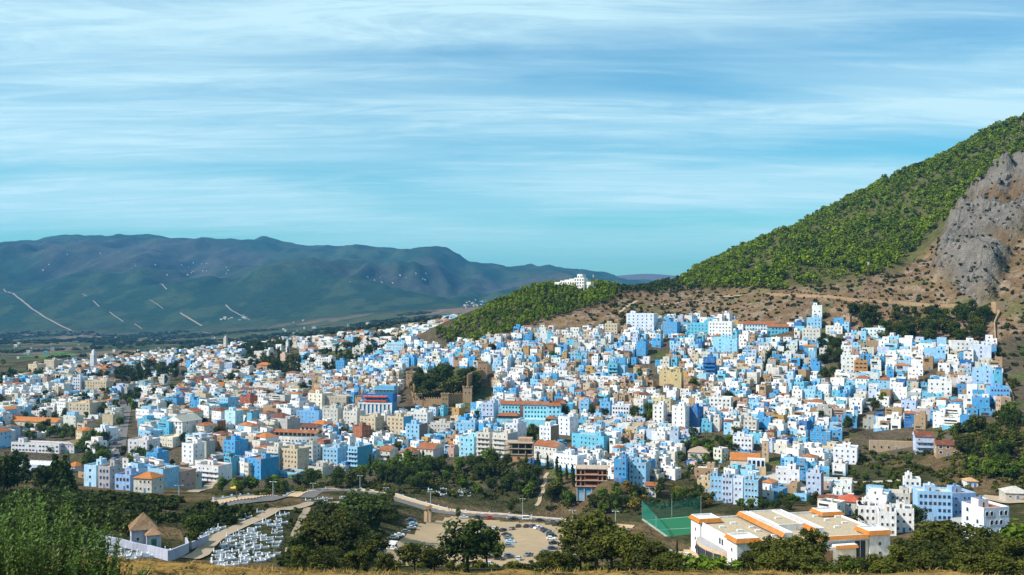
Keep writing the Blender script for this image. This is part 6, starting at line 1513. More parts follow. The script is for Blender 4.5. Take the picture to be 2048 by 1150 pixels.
def farvar(seed, n, size, nl, rx, rz, z0, lob, k=5, trunk=True):
    out = []
    for s in range(k):
        rs = np.random.default_rng(seed + s); c, rd = lobes(rs, nl, rx, rz, z0, lob); v, f, tn = leaf_cloud(rs, n, size, c, rd, 1, .3, .55)
        if trunk:
            w = .03; b = len(v); tv = np.array([(-w, 0, -.1), (w, 0, -.1), (w * .6, 0, z0), (-w * .6, 0, z0), (0, -w, -.1), (0, w, -.1), (0, w * .6, z0), (0, -w * .6, z0)])
            v = np.concatenate([v, tv]); f = np.concatenate([f, [[b, b + 1, b + 2, b + 3], [b + 4, b + 5, b + 6, b + 7]]]); tn = np.r_[tn, -.6, -.6]
        out.append((v, f, tn))
    return out
PINES = farvar(300, 85, .105, 9, .30, .28, .62, .17)
BUSH = farvar(340, 60, .17, 8, .40, .24, .34, .28, 5, False)
def scatter(polys, cell, seed, lim, jitter=1.2, keep=None, rot=0):
    rs = np.random.default_rng(seed); gx, gy = np.meshgrid(np.arange(lim[0], lim[1], cell), np.arange(lim[2], lim[3], cell)); gx = gx.ravel(); gy = gy.ravel()
    gx = gx + rs.uniform(-jitter, jitter, gx.size) * cell; gy = gy + rs.uniform(-jitter, jitter, gx.size) * cell
    gz = Hrel(gx, gy); px = PX0 + F * gx / gy; py = HOR - F * gz / gy; m = np.zeros(px.shape, bool)
    for p in polys: m |= inpoly(px, py, p)
    m &= visible(gx, gy, 6.0)
    if keep is not None: m &= keep(gx, gy, px, py, rs)
    return gx[m], gy[m], gz[m] + ZC, rs
# pine woods of the hill and the mountain: a far-off wood that reads as one mass
F_HILL = [(865,672),(905,654),(950,631),(1000,606),(1060,582),(1110,574),(1200,572),(1238,578),(1232,600),(1150,628),(1090,642),(1040,662),(1000,674),(930,692),(880,684)]
F_MTN = [(1360,570),(1385,545),(1400,533),(1500,494),(1590,452),(1680,412),(1780,360),(1900,300),(1980,260),(2048,236),(2140,200),(2140,290),(2040,322),(1960,362),(1900,430),(1850,482),(1800,522),(1760,548),(1700,562),(1650,574),(1560,584),(1500,578),(1380,578)]
F_CREST = [(1180,570),(1400,560),(1400,582),(1300,586),(1180,586)]
x, y, z, rs = scatter([F_HILL], 5.2, 1, (-120, 140, 930, 1250), jitter=.55); h = rs.uniform(5.0, 9.5, len(x))
merge('pine_wood', PINES, x, y, z, h, h * rs.uniform(.75, 1.05, len(x)), LEAF_PINE, rs, .5, 'dense green pine wood covering the rounded hill below the white hotel', 'wood')
x, y, z, rs = scatter([F_MTN], 6.4, 2, (180, 980, 980, 1720), jitter=.55, keep=lambda a, b, p, q, r: (fbm(a / 60, b / 60, 3, 5) < .56) | (r.random(a.size) < .30)); h = rs.uniform(4.0, 11, len(x)) * (.7 + .6 * fbm(x / 45, y / 45, 2, 7))
merge('pine_forest', PINES, x, y, z, h, h * rs.uniform(.95, 1.45, len(x)), LEAF_PINE, rs, .6, 'green pine forest clothing the mountainside on the right', 'forest')
x, y, z, rs = scatter([F_CREST], 8, 3, (70, 260, 1080, 1330)); h = rs.uniform(4, 8, len(x))
merge('crest_trees', PINES, x, y, z, h, h * rs.uniform(.8, 1.2, len(x)), LEAF_DARK, rs, .5, 'row of dark trees along the crest between hill and mountain', 'trees')
# scrub: nobody could count it
D_LEFT = [(-60,960),(140,985),(350,1000),(470,1018),(545,1012),(520,1030),(430,1060),(330,1045),(250,1070),(150,1095),(-60,1098)]
D_MID = [(560,1015),(640,1005),(730,1000),(800,1030),(760,1080),(700,1140),(560,1140),(600,1040)]
D_RAV = [(400,1000),(640,970),(760,960),(900,940),(1000,940),(1080,950),(1150,995),(1250,1000),(1420,1010),(1290,1030),(1180,1025),(1000,1010),(900,995),(760,985)]
D_RIGHT = [(1680,905),(1900,860),(2100,830),(2100,1000),(1980,985),(1850,985),(1700,985)]
D_GRV = [(640,985),(740,985),(690,1000),(600,1010)]
x, y, z, rs = scatter([D_LEFT, D_MID], 2.9, 11, (-190, 10, 215, 620), keep=lambda a, b, p, q, r: (fbm(a / 14, b / 18, 3, 15) < .62) & np.array([roads_clear(i, j, 1.2) for i, j in zip(a, b)])); h = rs.uniform(1.2, 3.2, len(x))
merge('scrub', BUSH, x, y, z, h, h * rs.uniform(1.0, 1.5, len(x)), LEAF_SCRUB, rs, .6, 'dark evergreen scrub covering the slope below the town', 'scrub')
x, y, z, rs = scatter([D_RAV, D_RIGHT], 4.0, 12, (-200, 320, 420, 700), keep=lambda a, b, p, q, r: (fbm(a / 16, b / 20, 3, 19) < .58) & np.array([roads_clear(i, j, 2.5) for i, j in zip(a, b)]) & np.array([not (np.hypot(BA[:, 0] - i, BA[:, 1] - j) < BA[:, 2]).any() for i, j in zip(a, b)])); h = rs.uniform(1.2, 3.4, len(x))
merge('bank_bushes', BUSH, x, y, z, h, h * rs.uniform(1.0, 1.5, len(x)), LEAF_OLIVE, rs, .8, 'green bushes and reeds filling the stream bank below the town', 'bushes')
x, y, z, rs = scatter([BARE, CRAG], 5.5, 13, (70, 560, 720, 1300), keep=lambda a, b, p, q, r: (r.random(a.size) < .55 * (.4 + 1.2 * fbm(a / 25, b / 35, 3, 87))) & ~inpoly(p, q, F_HILL)); h = rs.uniform(.8, 3.6, len(x))
merge('mountain_scrub', BUSH, x, y, z, h, h * rs.uniform(.9, 1.5, len(x)), LEAF_SCRUB, rs, .6, 'dark bushes dotted over the bare brown slopes', 'scrub')
x, y, z, rs = scatter([[(-40,1000),(2090,1000),(2090,1150),(-40,1150)]], 6.0, 16, (-90, 240, 90, 345), keep=lambda a, b, p, q, r: (p > 580) & (fbm(a / 20, b / 20, 3, 29) < .52) & ~inpoly(a, b, carpark_w)); h = rs.uniform(1.0, 2.4, len(x))
merge('slope_bushes', BUSH, x, y, z, h, h * rs.uniform(1.0, 1.5, len(x)), LEAF_OLIVE, rs, .6, 'low bushes between the trees on the near slope', 'bushes')
x, y, z, rs = scatter([[(-60,665),(620,660),(900,612),(960,620),(800,668),(640,690),(0,760),(-60,740)]], 30, 17, (-2400, -50, 1950, 4600), keep=lambda a, b, p, q, r: fbm(a / 200, b / 300, 3, 39) < .52); h = rs.uniform(5, 11, len(x))
merge('valley_groves', BUSH, x, y, z, h, h * rs.uniform(1.2, 3.0, len(x)), LEAF_SCRUB, rs, .5, 'scattered dark groves over the valley floor', 'groves')

x, y, z, rs = scatter([[(-60,765),(60,740),(240,715),(450,694),(600,684),(700,672),(860,648),(780,700),(640,760),(600,800),(400,830),(150,850),(-60,870)]], 17, 18, (-800, -80, 850, 2100), keep=lambda a, b, p, q, r: (fbm(a / 60, b / 80, 3, 35) > .47)); h = rs.uniform(6, 12, len(x))
merge('town_garden_trees', PINES, x, y, z, h, h * rs.uniform(.8, 1.2, len(x)), LEAF_DARK, rs, .6, 'dark garden trees mixed among the far left houses', 'trees')

# rocks on the crag and the bare slope
def rockvar(s):
    bm = bmesh.new(); bmesh.ops.create_icosphere(bm, subdivisions=1, radius=.5); rs = np.random.default_rng(s)
    for v in bm.verts: v.co *= rs.uniform(.65, 1.25)
    v = np.array([q.co[:] for q in bm.verts]); f = np.array([[w.index for w in fc.verts] for fc in bm.faces]); bm.free()
    return v, f, np.zeros(len(f))
ROCKS = [rockvar(s) for s in range(5)]
ROCK = mat('limestone', (0.155, 0.14, 0.125), .95, .35, .5, .5)
x, y, z, rs = scatter([CRAG], 6.0, 21, (350, 620, 820, 1350), keep=lambda a, b, p, q, r: fbm(a / 22, b / 40, 3, 49) < .46); h = rs.uniform(2, 9, len(x)) * rs.random(len(x)) + 1.2
merge('crag_rocks', ROCKS, x, y, z, h * 1.5, h * .9, ROCK, rs, 0, 'jagged grey limestone outcrops on the mountain shoulder', 'rocks')
x, y, z, rs = scatter([BARE], 6.0, 22, (70, 560, 760, 1200), keep=lambda a, b, p, q, r: (fbm(a / 30, b / 30, 3, 59) > .52) & (r.random(a.size) < .7)); h = rs.uniform(.5, 3.0, len(x)) * rs.random(len(x)) + .4
merge('slope_rocks', ROCKS, x, y, z, h, h * 1.2, ROCK, rs, 0, 'pale boulders strewn over the bare slope above the town', 'rocks')

# dry grass on the near edge
rs = np.random.default_rng(41); n = 26000
gy_ = np.exp(rs.uniform(math.log(9), math.log(60), n)); gx_ = rs.uniform(-.60, .60, n) * gy_; gz_ = Hrel(gx_, gy_) + ZC
cl = fbm(gx_ / 1.6, gy_ / 1.6, 3, 66); k = cl > .42; gx_, gy_, gz_ = gx_[k], gy_[k], gz_[k]; n = len(gx_)
hh = rs.uniform(.05, .17, n) * (gy_ / 30) ** .3; a = rs.uniform(0, 6.28, n); w = .012 + .0006 * gy_; lx, ly = rs.normal(0, .12, n), rs.normal(0, .12, n)
v = np.stack([np.stack([gx_ - np.cos(a) * w, gy_ - np.sin(a) * w, gz_ - .03], -1), np.stack([gx_ + np.cos(a) * w, gy_ + np.sin(a) * w, gz_ - .03], -1), np.stack([gx_ + lx, gy_ + ly, gz_ + hh], -1)], 1).reshape(-1, 3)
STRAW = leaf_mat('dry_grass', (0.11, 0.065, 0.018), (0.34, 0.22, 0.065), .6, .3)
o = link(bpy.data.objects.new('dry_grass', mesh_np('dry_grass', v, np.arange(3 * n).reshape(n, 3), [STRAW], tone=rs.random(n) * .7))); tag(o, 'golden dry grass along the near edge of the hill', 'grass', None, 'stuff')

# the near shrub at lower left: upright leafy shoots
def near_shrub():
    rs = np.random.default_rng(5); t = None
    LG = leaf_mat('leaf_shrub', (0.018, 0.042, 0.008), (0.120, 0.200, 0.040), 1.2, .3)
    X0, Y0 = -7.75, 15.5; Z0 = H(X0, Y0)
    t = empty('shrub', (X0, Y0, Z0), 0, 'leafy green shrub of upright shoots close at lower left', 'shrub')
    vs = []; fs = []; tn = []; sv = Acc()
    for i in range(420):
        a = rs.uniform(0, 6.28); q = math.sqrt(rs.random()); bx, by = 1.75 * q * math.cos(a), 1.3 * q * math.sin(a)
        top = (1.68 - .62 * ((bx + .3) / 1.5) ** 2 * (1 if bx > -.3 else .15)) * rs.uniform(.6, 1.06); top = max(.4, top)
        lx, ly = rs.normal(0, .10) + bx * .10, rs.normal(0, .10)
        b = len(sv.v); w = .010
        for (zz, k) in ((0, 1), (top, .25)):
            for an in (0, 2.1, 4.2): sv.p(bx + lx * zz / top + w * k * math.cos(an), by + ly * zz / top + w * k * math.sin(an), zz)
        for j in range(3): j2 = (j + 1) % 3; sv.face((b + j, b + j2, b + 3 + j2, b + 3 + j), (1, 1, 1))
        nleaf = int(top * 40)
        for k in range(nleaf):
            f = (k + rs.random()) / nleaf; z = top * (.03 + .97 * f); an = k * 2.4 + rs.uniform(-.4, .4); el = rs.uniform(.15, 1.1); L_ = rs.uniform(.06, .13) * (1.15 - .5 * f); wd = L_ * .24
            c = np.array((bx + lx * z / top, by + ly * z / top, z)); d = np.array((math.cos(an) * math.cos(el), math.sin(an) * math.cos(el), math.sin(el))); s = np.array((-math.sin(an), math.cos(an), 0)) * wd
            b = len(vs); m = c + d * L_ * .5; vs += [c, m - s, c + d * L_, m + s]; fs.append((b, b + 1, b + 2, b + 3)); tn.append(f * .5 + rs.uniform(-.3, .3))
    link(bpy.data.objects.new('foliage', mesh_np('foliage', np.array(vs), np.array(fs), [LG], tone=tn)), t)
    sv.obj('stem', t, [BARK, BARK])
near_shrub()

# ------------------------------------------------------------------ vehicles
def plain(name, col, rough=.5, metal=0.0, spec=.5):
    if name in MATS: return MATS[name]
    m, nt, b, N, L = new_mat(name); b.inputs['Base Color'].default_value = col + (1,); b.inputs['Roughness'].default_value = rough
    b.inputs['Metallic'].default_value = metal; b.inputs['Specular IOR Level'].default_value = spec; MATS[name] = m; return m
CARC = {'white': (.75, .75, .74), 'silver': (.45, .47, .49), 'grey': (.16, .17, .19), 'black': (.015, .016, .02), 'dark blue': (.02, .05, .13), 'red': (.40, .02, .02), 'light blue': (.30, .48, .66), 'yellow': (.65, .40, .02)}
for k_, c_ in CARC.items(): plain('car_' + k_.replace(' ', '_'), c_, .28)
CGLASS = plain('car_glass', (.012, .016, .02), .08); TYRE = plain('tyre_rubber', (.018, .018, .018), .9); LAMPG = plain('lamp_glass', (.75, .75, .7), .15); REDL = plain('tail_lamp', (.35, .01, .01), .2)
def loft(profile, W, tuck=.0):
    """Side outline (x,z,half width factor) pulled across the width, narrower towards the roof."""
    a = Acc(); n = len(profile)
    for s in (-1, 1):
        for (x, z, k) in profile: a.p(x, s * W / 2 * k, z)
    for i in range(n): j = (i + 1) % n; a.face((i, j, n + j, n + i), (1, 1, 1))
    a.face(tuple(range(n - 1, -1, -1)), (1, 1, 1)); a.face(tuple(range(n, 2 * n)), (1, 1, 1))
    return a
def car_kit(kind):
    if kind == 'hatchback': L_, W, H_ = 3.9, 1.70, 1.48; prof = [(-1.93, .30, 1), (1.93, .30, .94), (1.95, .62, .94), (1.75, .84, .95), (.95, .93, .97), (.30, 1.42, .76), (-1.25, H_, .76), (-1.72, 1.05, .93), (-1.95, .80, .97)]
    elif kind == 'saloon': L_, W, H_ = 4.4, 1.74, 1.43; prof = [(-2.18, .30, 1), (2.18, .30, .94), (2.2, .60, .94), (2.0, .82, .95), (1.0, .92, .97), (.35, 1.38, .76), (-.75, H_, .76), (-1.42, .98, .95), (-2.12, .92, .95), (-2.2, .7, .97)]
    else: L_, W, H_ = 4.8, 1.85, 2.05; prof = [(-2.4, .32, 1), (2.4, .32, .95), (2.42, .7, .95), (2.2, 1.0, .95), (1.65, 1.12, .97), (1.05, 1.95, .84), (-2.2, H_, .84), (-2.42, 1.0, .98)]
    P = {'body': loft(prof, W).mesh('car_body_' + kind, [MATS['car_white'], GLASS])}
    g = []
    def gl(q): a = Acc(); a.quad(q, (1, 1, 1)); g.append(a.mesh('car_window', [CGLASS, CGLASS]))
    if kind == 'van': wf = (1.60, 1.18, 1.09, 1.90); roof = (1.0, -2.0); zz = (1.15, 1.85)
    elif kind == 'saloon': wf = (.94, .97, .40, 1.35); roof = (.30, -.72); zz = (.98, 1.33)
    else: wf = (.90, .98, .35, 1.38); roof = (.25, -1.2); zz = (.98, 1.36)
    x0, z0, x1, z1 = wf; e = .025
    gl([(x0 + e, -W * .42, z0), (x0 + e, W * .42, z0), (x1 + e, W * .345, z1), (x1 + e, -W * .345, z1)])
    rb = {'van': (-2.44, 1.1, -2.24, 1.9), 'saloon': (-1.40, 1.02, -.82, 1.38), 'hatchback': (-1.72, 1.10, -1.33, 1.42)}[kind]
    gl([(rb[0] - e, W * .42, rb[1]), (rb[0] - e, -W * .42, rb[1]), (rb[2] - e, -W * .35, rb[3]), (rb[2] - e, W * .35, rb[3])])
    xm = (roof[0] + roof[1]) / 2; kb, kt = (.965, .86) if kind == 'van' else (.955, .80)
    for s in (-1, 1):
        for (a0, a1) in ((roof[0] + (.35 if kind != 'van' else .3), xm + .05), (xm - .05, roof[1] - (.1 if kind != 'van' else 0))):
            q = [(a0, s * (W / 2 * kb + .012), zz[0]), (a1, s * (W / 2 * kb + .012), zz[0]), (a1, s * (W / 2 * kt + .012), zz[1]), (a0 - (.30 if a0 > xm else 0), s * (W / 2 * kt + .012), zz[1])]
            gl(q if s < 0 else q[::-1])
    P['window'] = g
    def cylx(r, w, m, nm):
        a = Acc(); n = 12; b = 0
        for y in (-w / 2, w / 2):
            for i in range(n): t = 2 * math.pi * i / n; a.p(r * math.cos(t), y, r * math.sin(t))
        for i in range(n): j = (i + 1) % n; a.face((i, j, n + j, n + i), (1, 1, 1))
        a.face(tuple(range(n)), (1, 1, 1)); a.face(tuple(range(2 * n - 1, n - 1, -1)), (1, 1, 1)); return a.mesh(nm, [m, m])
    P['tyre'] = cylx(.31, .2, TYRE, 'tyre'); P['rim'] = cylx(.19, .215, plain('alloy_rim', (.5, .5, .5), .3, .8), 'rim')
    a = Acc(); a.box(-.03, .03, -.16, .16, -.07, .07, (1, 1, 1)); P['headlight'] = a.mesh('headlight', [LAMPG, LAMPG])
    a = Acc(); a.box(-.03, .03, -.12, .12, -.1, .1, (1, 1, 1)); P['tail_light'] = a.mesh('tail_light', [REDL, REDL])
    P['dim'] = (L_, W, H_); return P
KITS = {k: car_kit(k) for k in ('hatchback', 'saloon', 'van')}
def car(px, py, head, colour, kind, label, near=None, group='cars in the car park', lift=.16):
    X, Y, Z = ground(px, py, near); K = KITS[kind]; L_, W, H_ = K['dim']
    t = empty('car' if kind != 'van' else 'van', (X, Y, Z + lift), RAD(head), label, 'car' if kind != 'van' else 'van', group)
    b = child('body', K['body'], t); b.material_slots[0].link = 'OBJECT'; b.material_slots[0].material = MATS['car_' + colour.replace(' ', '_')]
    for g in K['window']: child('window', g, t)
    wb = L_ * .30
    for sx in (-1, 1):
        for sy in (-1, 1):
            w = child('wheel', K['tyre'], t, (sx * wb, sy * (W / 2 - .10), .31)); child('rim', K['rim'], w, (0, sy * .004, 0))
    for sy in (-1, 1): child('headlight', K['headlight'], t, (L_ / 2 - .06, sy * W * .34, .66)); child('tail_light', K['tail_light'], t, (-L_ / 2 + .02, sy * W * .38, .78))
    return t
ci = ['white', 'silver', 'grey', 'black', 'dark blue', 'black', 'grey', 'silver']
def row(pts, where, head, cols, kinds=None, group='cars in the car park'):
    for i, (px, py) in enumerate(pts):
        c = cols[i % len(cols)]; k = (kinds or ['hatchback', 'saloon'])[i % len(kinds or [1, 2])]; h = head(i) if callable(head) else head
        car(px, py, h + RNG.uniform(-5, 5), c, k, '%s %s parked %s in %s' % (c, k if k != 'van' else 'van', (ORD[i].replace('nearest', 'first')), where), group=group)
row([(788,1078),(799,1073),(812,1066),(823,1058),(827,1051),(822,1043)], 'the row below the mound, counted from the camper van', 12, ['white', 'white', 'grey', 'silver', 'light blue', 'dark blue'])
row([(1037,1055),(1053,1055),(1066,1055),(1076,1058),(1085,1061),(1093,1065),(1099,1069),(1103,1074),(1102,1080),(1108,1089),(1105,1100),(1091,1107)], 'the outer arc of the ring, counted from the road', lambda i: 70 - i * 8 if i < 8 else -5 + (i - 8) * 8, ['black', 'black', 'dark blue', 'white', 'grey', 'black', 'grey', 'black', 'white', 'black', 'dark blue', 'grey'])
row([(991,1060),(1006,1063),(1024,1060),(1013,1072),(1017,1078),(1021,1086),(1018,1095)], 'the inner arc of the ring, counted from the road', lambda i: 60 if i < 3 else -12, ['silver', 'black', 'grey', 'black', 'grey', 'light blue', 'grey'])
row([(1018,1115),(997,1120),(1037,1121),(1057,1113),(976,1117),(980,1132),(898,1104),(966,1068),(951,1053),(969,1057),(936,1060)], 'the near end of the car park, from the lone tree', lambda i: (10, -25, 80, 50, 20, -20, 10, 0, 20, -15, 5)[i], ['grey', 'black', 'silver', 'grey', 'grey', 'silver', 'white', 'white', 'white', 'black', 'grey'])
row([(928,1037),(957,1037),(981,1038),(1028,1040),(1054,1040),(1080,1043),(1107,1046),(1134,1050),(1159,1055)], 'the line along the road, counted from the left', -2, ['silver', 'black', 'red', 'black', 'white', 'black', 'grey', 'silver', 'white'], ['saloon', 'hatchback', 'hatchback', 'saloon', 'van', 'saloon', 'hatchback', 'hatchback', 'hatchback'], 'cars along the road')
row([(1377,1114),(1342,1108),(1322,1103)], 'the yard left of the hall, counted from the hall', -18, ['white', 'silver', 'grey'], None, 'cars by the hall')
row([(761,1106),(771,1128)], 'the shade below the camper van', -20, ['black', 'grey'], None)
st_pts = [(240,862),(233,868),(238,880),(230,886),(236,897),(228,902),(233,912),(225,920),(230,928),(221,936),(243,845),(246,838),(237,848)]
row(st_pts, 'the main street, counted from the far end', 95, ['white', 'black', 'silver', 'grey', 'black', 'white', 'dark blue', 'silver', 'black', 'white', 'yellow', 'black', 'silver'], None, 'cars along the main street')
def camper():
    X, Y, Z = ground(782, 1100)
    t = empty('camper_van', (X, Y, Z + .16), RAD(-16), 'white camper van with raised cab roof parked at the foot of the mound', 'camper van')
    a = Acc(); W = 2.2
    pr = [(-3.2, .4, 1), (3.0, .4, .92), (3.05, .85, .92), (2.6, 1.15, .93), (2.05, 1.35, .95), (1.75, 2.0, .97), (2.3, 2.3, .95), (2.2, 2.95, .92), (-3.15, 2.95, .97), (-3.25, 1.0, 1)]
    b = loft(pr, W).obj('body', t, [MATS['car_white'], GLASS])
    def q(p): a = Acc(); a.quad(p, (1, 1, 1)); a.obj('window', t, [CGLASS, CGLASS])
    q([(2.08, -.9, 1.38), (2.08, .9, 1.38), (1.80, .9, 1.95), (1.80, -.9, 1.95)])
    for s in (-1, 1):
        for x0, x1, z0, z1 in ((1.0, 1.7, 1.35, 1.9), (-.6, .5, 1.5, 2.1), (-2.8, -1.7, 1.5, 2.1)):
            p = [(x0, s * 1.115, z0), (x1, s * 1.11, z0), (x1, s * 1.105, z1), (x0, s * 1.105, z1)]; q(p if s < 0 else p[::-1])
        a = Acc(); a.box(-3.2, 2.0, s * 1.108 - .004, s * 1.108 + .004, 1.0, 1.12, (.1, .25, .5)); a.obj('stripe', t)
    K = KITS['van']
    for sx in (-1.9, 1.9):
        for sy in (-1, 1): w = child('wheel', K['tyre'], t, (sx, sy * 1.0, .34), 0, (1.1, 1.1, 1.1)); child('rim', K['rim'], w, (0, sy * .004, 0))
    for sy in (-1, 1): child('headlight', K['headlight'], t, (3.02, sy * .8, .9)); child('tail_light', K['tail_light'], t, (-3.26, sy * .9, 1.0))
    a = Acc(); a.box(-1.2, -.2, -.5, .5, 2.95, 3.1, (.7,) * 3); a.obj('roof_hatch', t)
camper()

# ------------------------------------------------------------------ lamps, walls, masts
def lamp(px, py, hpx, label, near=None):
    X, Y, Z = ground(px, py, near); h = hpx * Y / F
    t = empty('street_lamp', (X, Y, Z), RNG.uniform(-.3, .3), label, 'street lamp', 'street lamps along the road')
    a = Acc(); a.cyl(0, 0, -.3, h, .13, .08, 8, (.55, .66, .75)); a.obj('post', t)
    a = Acc(); a.cyl(0, 0, -.3, .8, .22, .18, 8, (.3, .45, .6)); a.obj('foot', t)
    for s in (-1, 1):
        a = Acc(); a.box(min(0, s * 1.5), max(0, s * 1.5), -.05, .05, h - .1, h, (.55, .66, .75)); a.obj('arm', t)
        a = Acc(); a.box(s * 1.3 - .35, s * 1.3 + .35, -.14, .14, h - .24, h - .10, (.75, .78, .8)); a.obj('lamp_head', t)
for (px, py, hp, lb) in [(861,1021,38,'tall street lamp beside the stone gateway'), (1045,1030,33,'tall street lamp on the pavement above the ring of cars'), (1145,1048,28,'street lamp at the right end of the pavement'), (720,981,30,'street lamp behind the big tree on the mound'), (626,983,17,'street lamp at the left bend of the road'), (546,993,30,'street lamp near the palm tree by the road'), (1231,1052,30,'street lamp left of the pitch netting'), (358,1000,30,'street lamp at the foot of the lower left houses'), (1395,1100,46,'lamp post in the yard left of the hall'), (1685,1120,30,'dark lamp post on the yellow forecourt of the hall'), (1745,1106,26,'dark lamp post at the right of the hall forecourt'), (772,989,14,'short lamp at the start of the yellow pavement')]:
    lamp(px, py, hp, lb)
def balustrade():
    ln = road_ln + road_nr * 11.2; i0 = int(len(ln) * .06); ln = ln[i0:int(len(ln) * .90)]
    x0, y0 = ln[0]; z0 = H(x0, y0)
    t = empty('road_balustrade', (x0, y0, z0), 0, 'long low white and blue parapet with square piers along the far side of the road', 'parapet')
    pts = [(x - x0, y - y0, H(x, y) - z0) for x, y in ln]
    for k, ((a, b, c), (d, e, f)) in enumerate(zip(pts[:-1], pts[1:])):
        l = math.hypot(d - a, e - b); s = Acc(); s.set(a, b, 0, math.atan2(e - b, d - a)); n = len(s.v)
        for (x, z) in ((0, c), (l, f)):
            for yy in (-.15, .15): s.p(x, yy, z - 1.2); s.p(x, yy, z + .75)
        cc = (.62, .68, .78)
        for fc in ((0, 1, 3, 2), (4, 6, 7, 5), (0, 4, 5, 1), (2, 3, 7, 6), (1, 5, 7, 3)): s.face(tuple(n + i for i in fc), cc)
        s.obj('parapet_run', t)
        if k % 3 == 0: p = Acc(); p.box(a - .3, a + .3, b - .3, b + .3, c - 1, c + 1.15, (.74, .76, .8)); p.box(a - .38, a + .38, b - .38, b + .38, c + 1.15, c + 1.3, (.3, .5, .75)); p.obj('pier', t)
balustrade()
def kerb():
    ln = road_ln + road_nr * 4.05; t0 = ln[0]; z0 = H(*t0)
    t = empty('painted_kerb', (t0[0], t0[1], z0), 0, 'red and white painted kerb stones along the far edge of the road', 'kerb')
    rs_ = resample(ln, 2.4)
    ms = []
    for c in ((.72, .70, .66), (.42, .10, .06)):
        a = Acc(); a.box(-1.19, 1.19, -.16, .16, -.4, .42, c); ms.append(a.mesh('kerb_stone'))
    nr = offs(rs_)
    for k, (x, y) in enumerate(rs_): child('kerb_stone', ms[k % 2], t, (x - t0[0], y - t0[1], H(x, y) - z0), math.atan2(-nr[k][0], nr[k][1]))
kerb()
def gateway():
    X, Y, Z = ground(856, 1044)
    t = empty('stone_gateway', (X, Y, Z), RAD(70), 'free standing brown stone gateway with tiled top by the road', 'gateway')
    for s in (-1, 1): a = Acc(); a.box(s * 1.9 - .7, s * 1.9 + .7, -.8, .8, -1, 5.2, (.46, .32, .2)); a.obj('pier', t)
    a = Acc(); arch_panel(a, -1.9, 1.9, 3.0, 6.4, -.6, 1, (.50, .35, .22), 1.2, .35); a.obj('arch', t)
    a = Acc(); a.gable(-2.7, 2.7, -.9, .9, 6.42, .9, (.36, .2, .1), MUD, .3, 'x'); a.obj('tiled_top', t)
gateway()
def townwall():
    P = [(1540,592),(1599,593),(1628,597),(1706,604),(1768,607),(1840,611),(1901,615),(1982,619),(2008,620),(1988,643),(1991,687),(1988,711),(2003,754),(2016,778),(2026,800)]
    W_ = [ground(*p) for p in P]; x0, y0, z0 = W_[0]
    t = empty('town_wall', W_[0], 0, 'old tan town wall running along the bare slope and down past the last houses', 'wall')
    ln = resample([w[:2] for w in W_], 9.0)
    for (a, b), (c, d) in zip(ln[:-1], ln[1:]):
        l = math.hypot(c - a, d - b); s = Acc(); s.set(a - x0, b - y0, 0, math.atan2(d - b, c - a)); n = len(s.v); za, zb = H(a, b) - z0, H(c, d) - z0; hh = 2.6 + RNG.uniform(-.3, .4)
        for (x, z) in ((0, za), (l + .02, zb)):
            for yy in (-.5, .5): s.p(x, yy, z - 2); s.p(x, yy, z + hh)
        cc = jit((.33, .215, .125), RNG)
        for fc in ((0, 1, 3, 2), (4, 6, 7, 5), (0, 4, 5, 1), (2, 3, 7, 6), (1, 5, 7, 3)): s.face(tuple(n + i for i in fc), cc)
        s.obj('wall_run', t)
    X, Y, Z = ground(2001, 622); s = Acc(); s.tub(X - x0 - 4, X - x0 + 4, Y - y0, Y - y0 + 8, Z - z0 - 3, Z - z0 + 7, .8, .5, (.38, .25, .15), MUD); s.obj('wall_tower', t)
    mark('the town wall tower', X, Y, 6)
townwall()
def mast(px, py, hpx, wd, col, label):
    X, Y, Z = ground(px, py); h = hpx * Y / F
    t = empty('lattice_mast', (X, Y, Z), .4, label, 'mast')
    w0, w1 = wd, wd * .35
    for sx in (-1, 1):
        for sy in (-1, 1):
            a = Acc(); b = len(a.v)
            for (z, w) in ((-1, w0), (h, w1)):
                for (ex, ey) in ((-.09, -.09), (.09, -.09), (.09, .09), (-.09, .09)): a.p(sx * w / 2 + ex, sy * w / 2 + ey, z)
            for i in range(4): j = (i + 1) % 4; a.face((b + i, b + j, b + 4 + j, b + 4 + i), col)
            a.obj('leg', t)
    n = int(h / 2.2); br = Acc()
    for k in range(n):
        z0, z1 = h * k / n, h * (k + 1) / n; wa, wb = w0 + (w1 - w0) * k / n, w0 + (w1 - w0) * (k + 1) / n
        for (ax, ay) in ((1, 0), (-1, 0), (0, 1), (0, -1)):
            s = 1 if k % 2 else -1; p = (ax * wa / 2 - ay * s * wa / 2, ay * wa / 2 + ax * s * wa / 2, z0); q = (ax * wb / 2 + ay * s * wb / 2, ay * wb / 2 - ax * s * wb / 2, z1)
            e = .06; br.quad([(p[0], p[1], p[2] - e), (q[0], q[1], q[2] - e), (q[0], q[1], q[2] + e), (p[0], p[1], p[2] + e)], col); br.quad([(p[0] - e, p[1], p[2]), (q[0] - e, q[1], q[2]), (q[0] + e, q[1], q[2]), (p[0] + e, p[1], p[2])], col)
    o = br.obj('bracing', t); o['kind'] = 'stuff'
    for k in range(3): a = Acc(); an = k * 2.1; a.set(0, 0, 0, an); a.box(w1 / 2 + .1, w1 / 2 + .5, -.2, .2, h - 3.0, h - .4, (.75,) * 3); a.obj('antenna_panel', t)
mast(1737, 603, 80, 2.4, (.20, .10, .07), 'tall brown lattice mast with antennas on the bare slope above town')
mast(1187, 577, 28, 1.4, (.35, .12, .10), 'thin red mast beside the hilltop hotel')

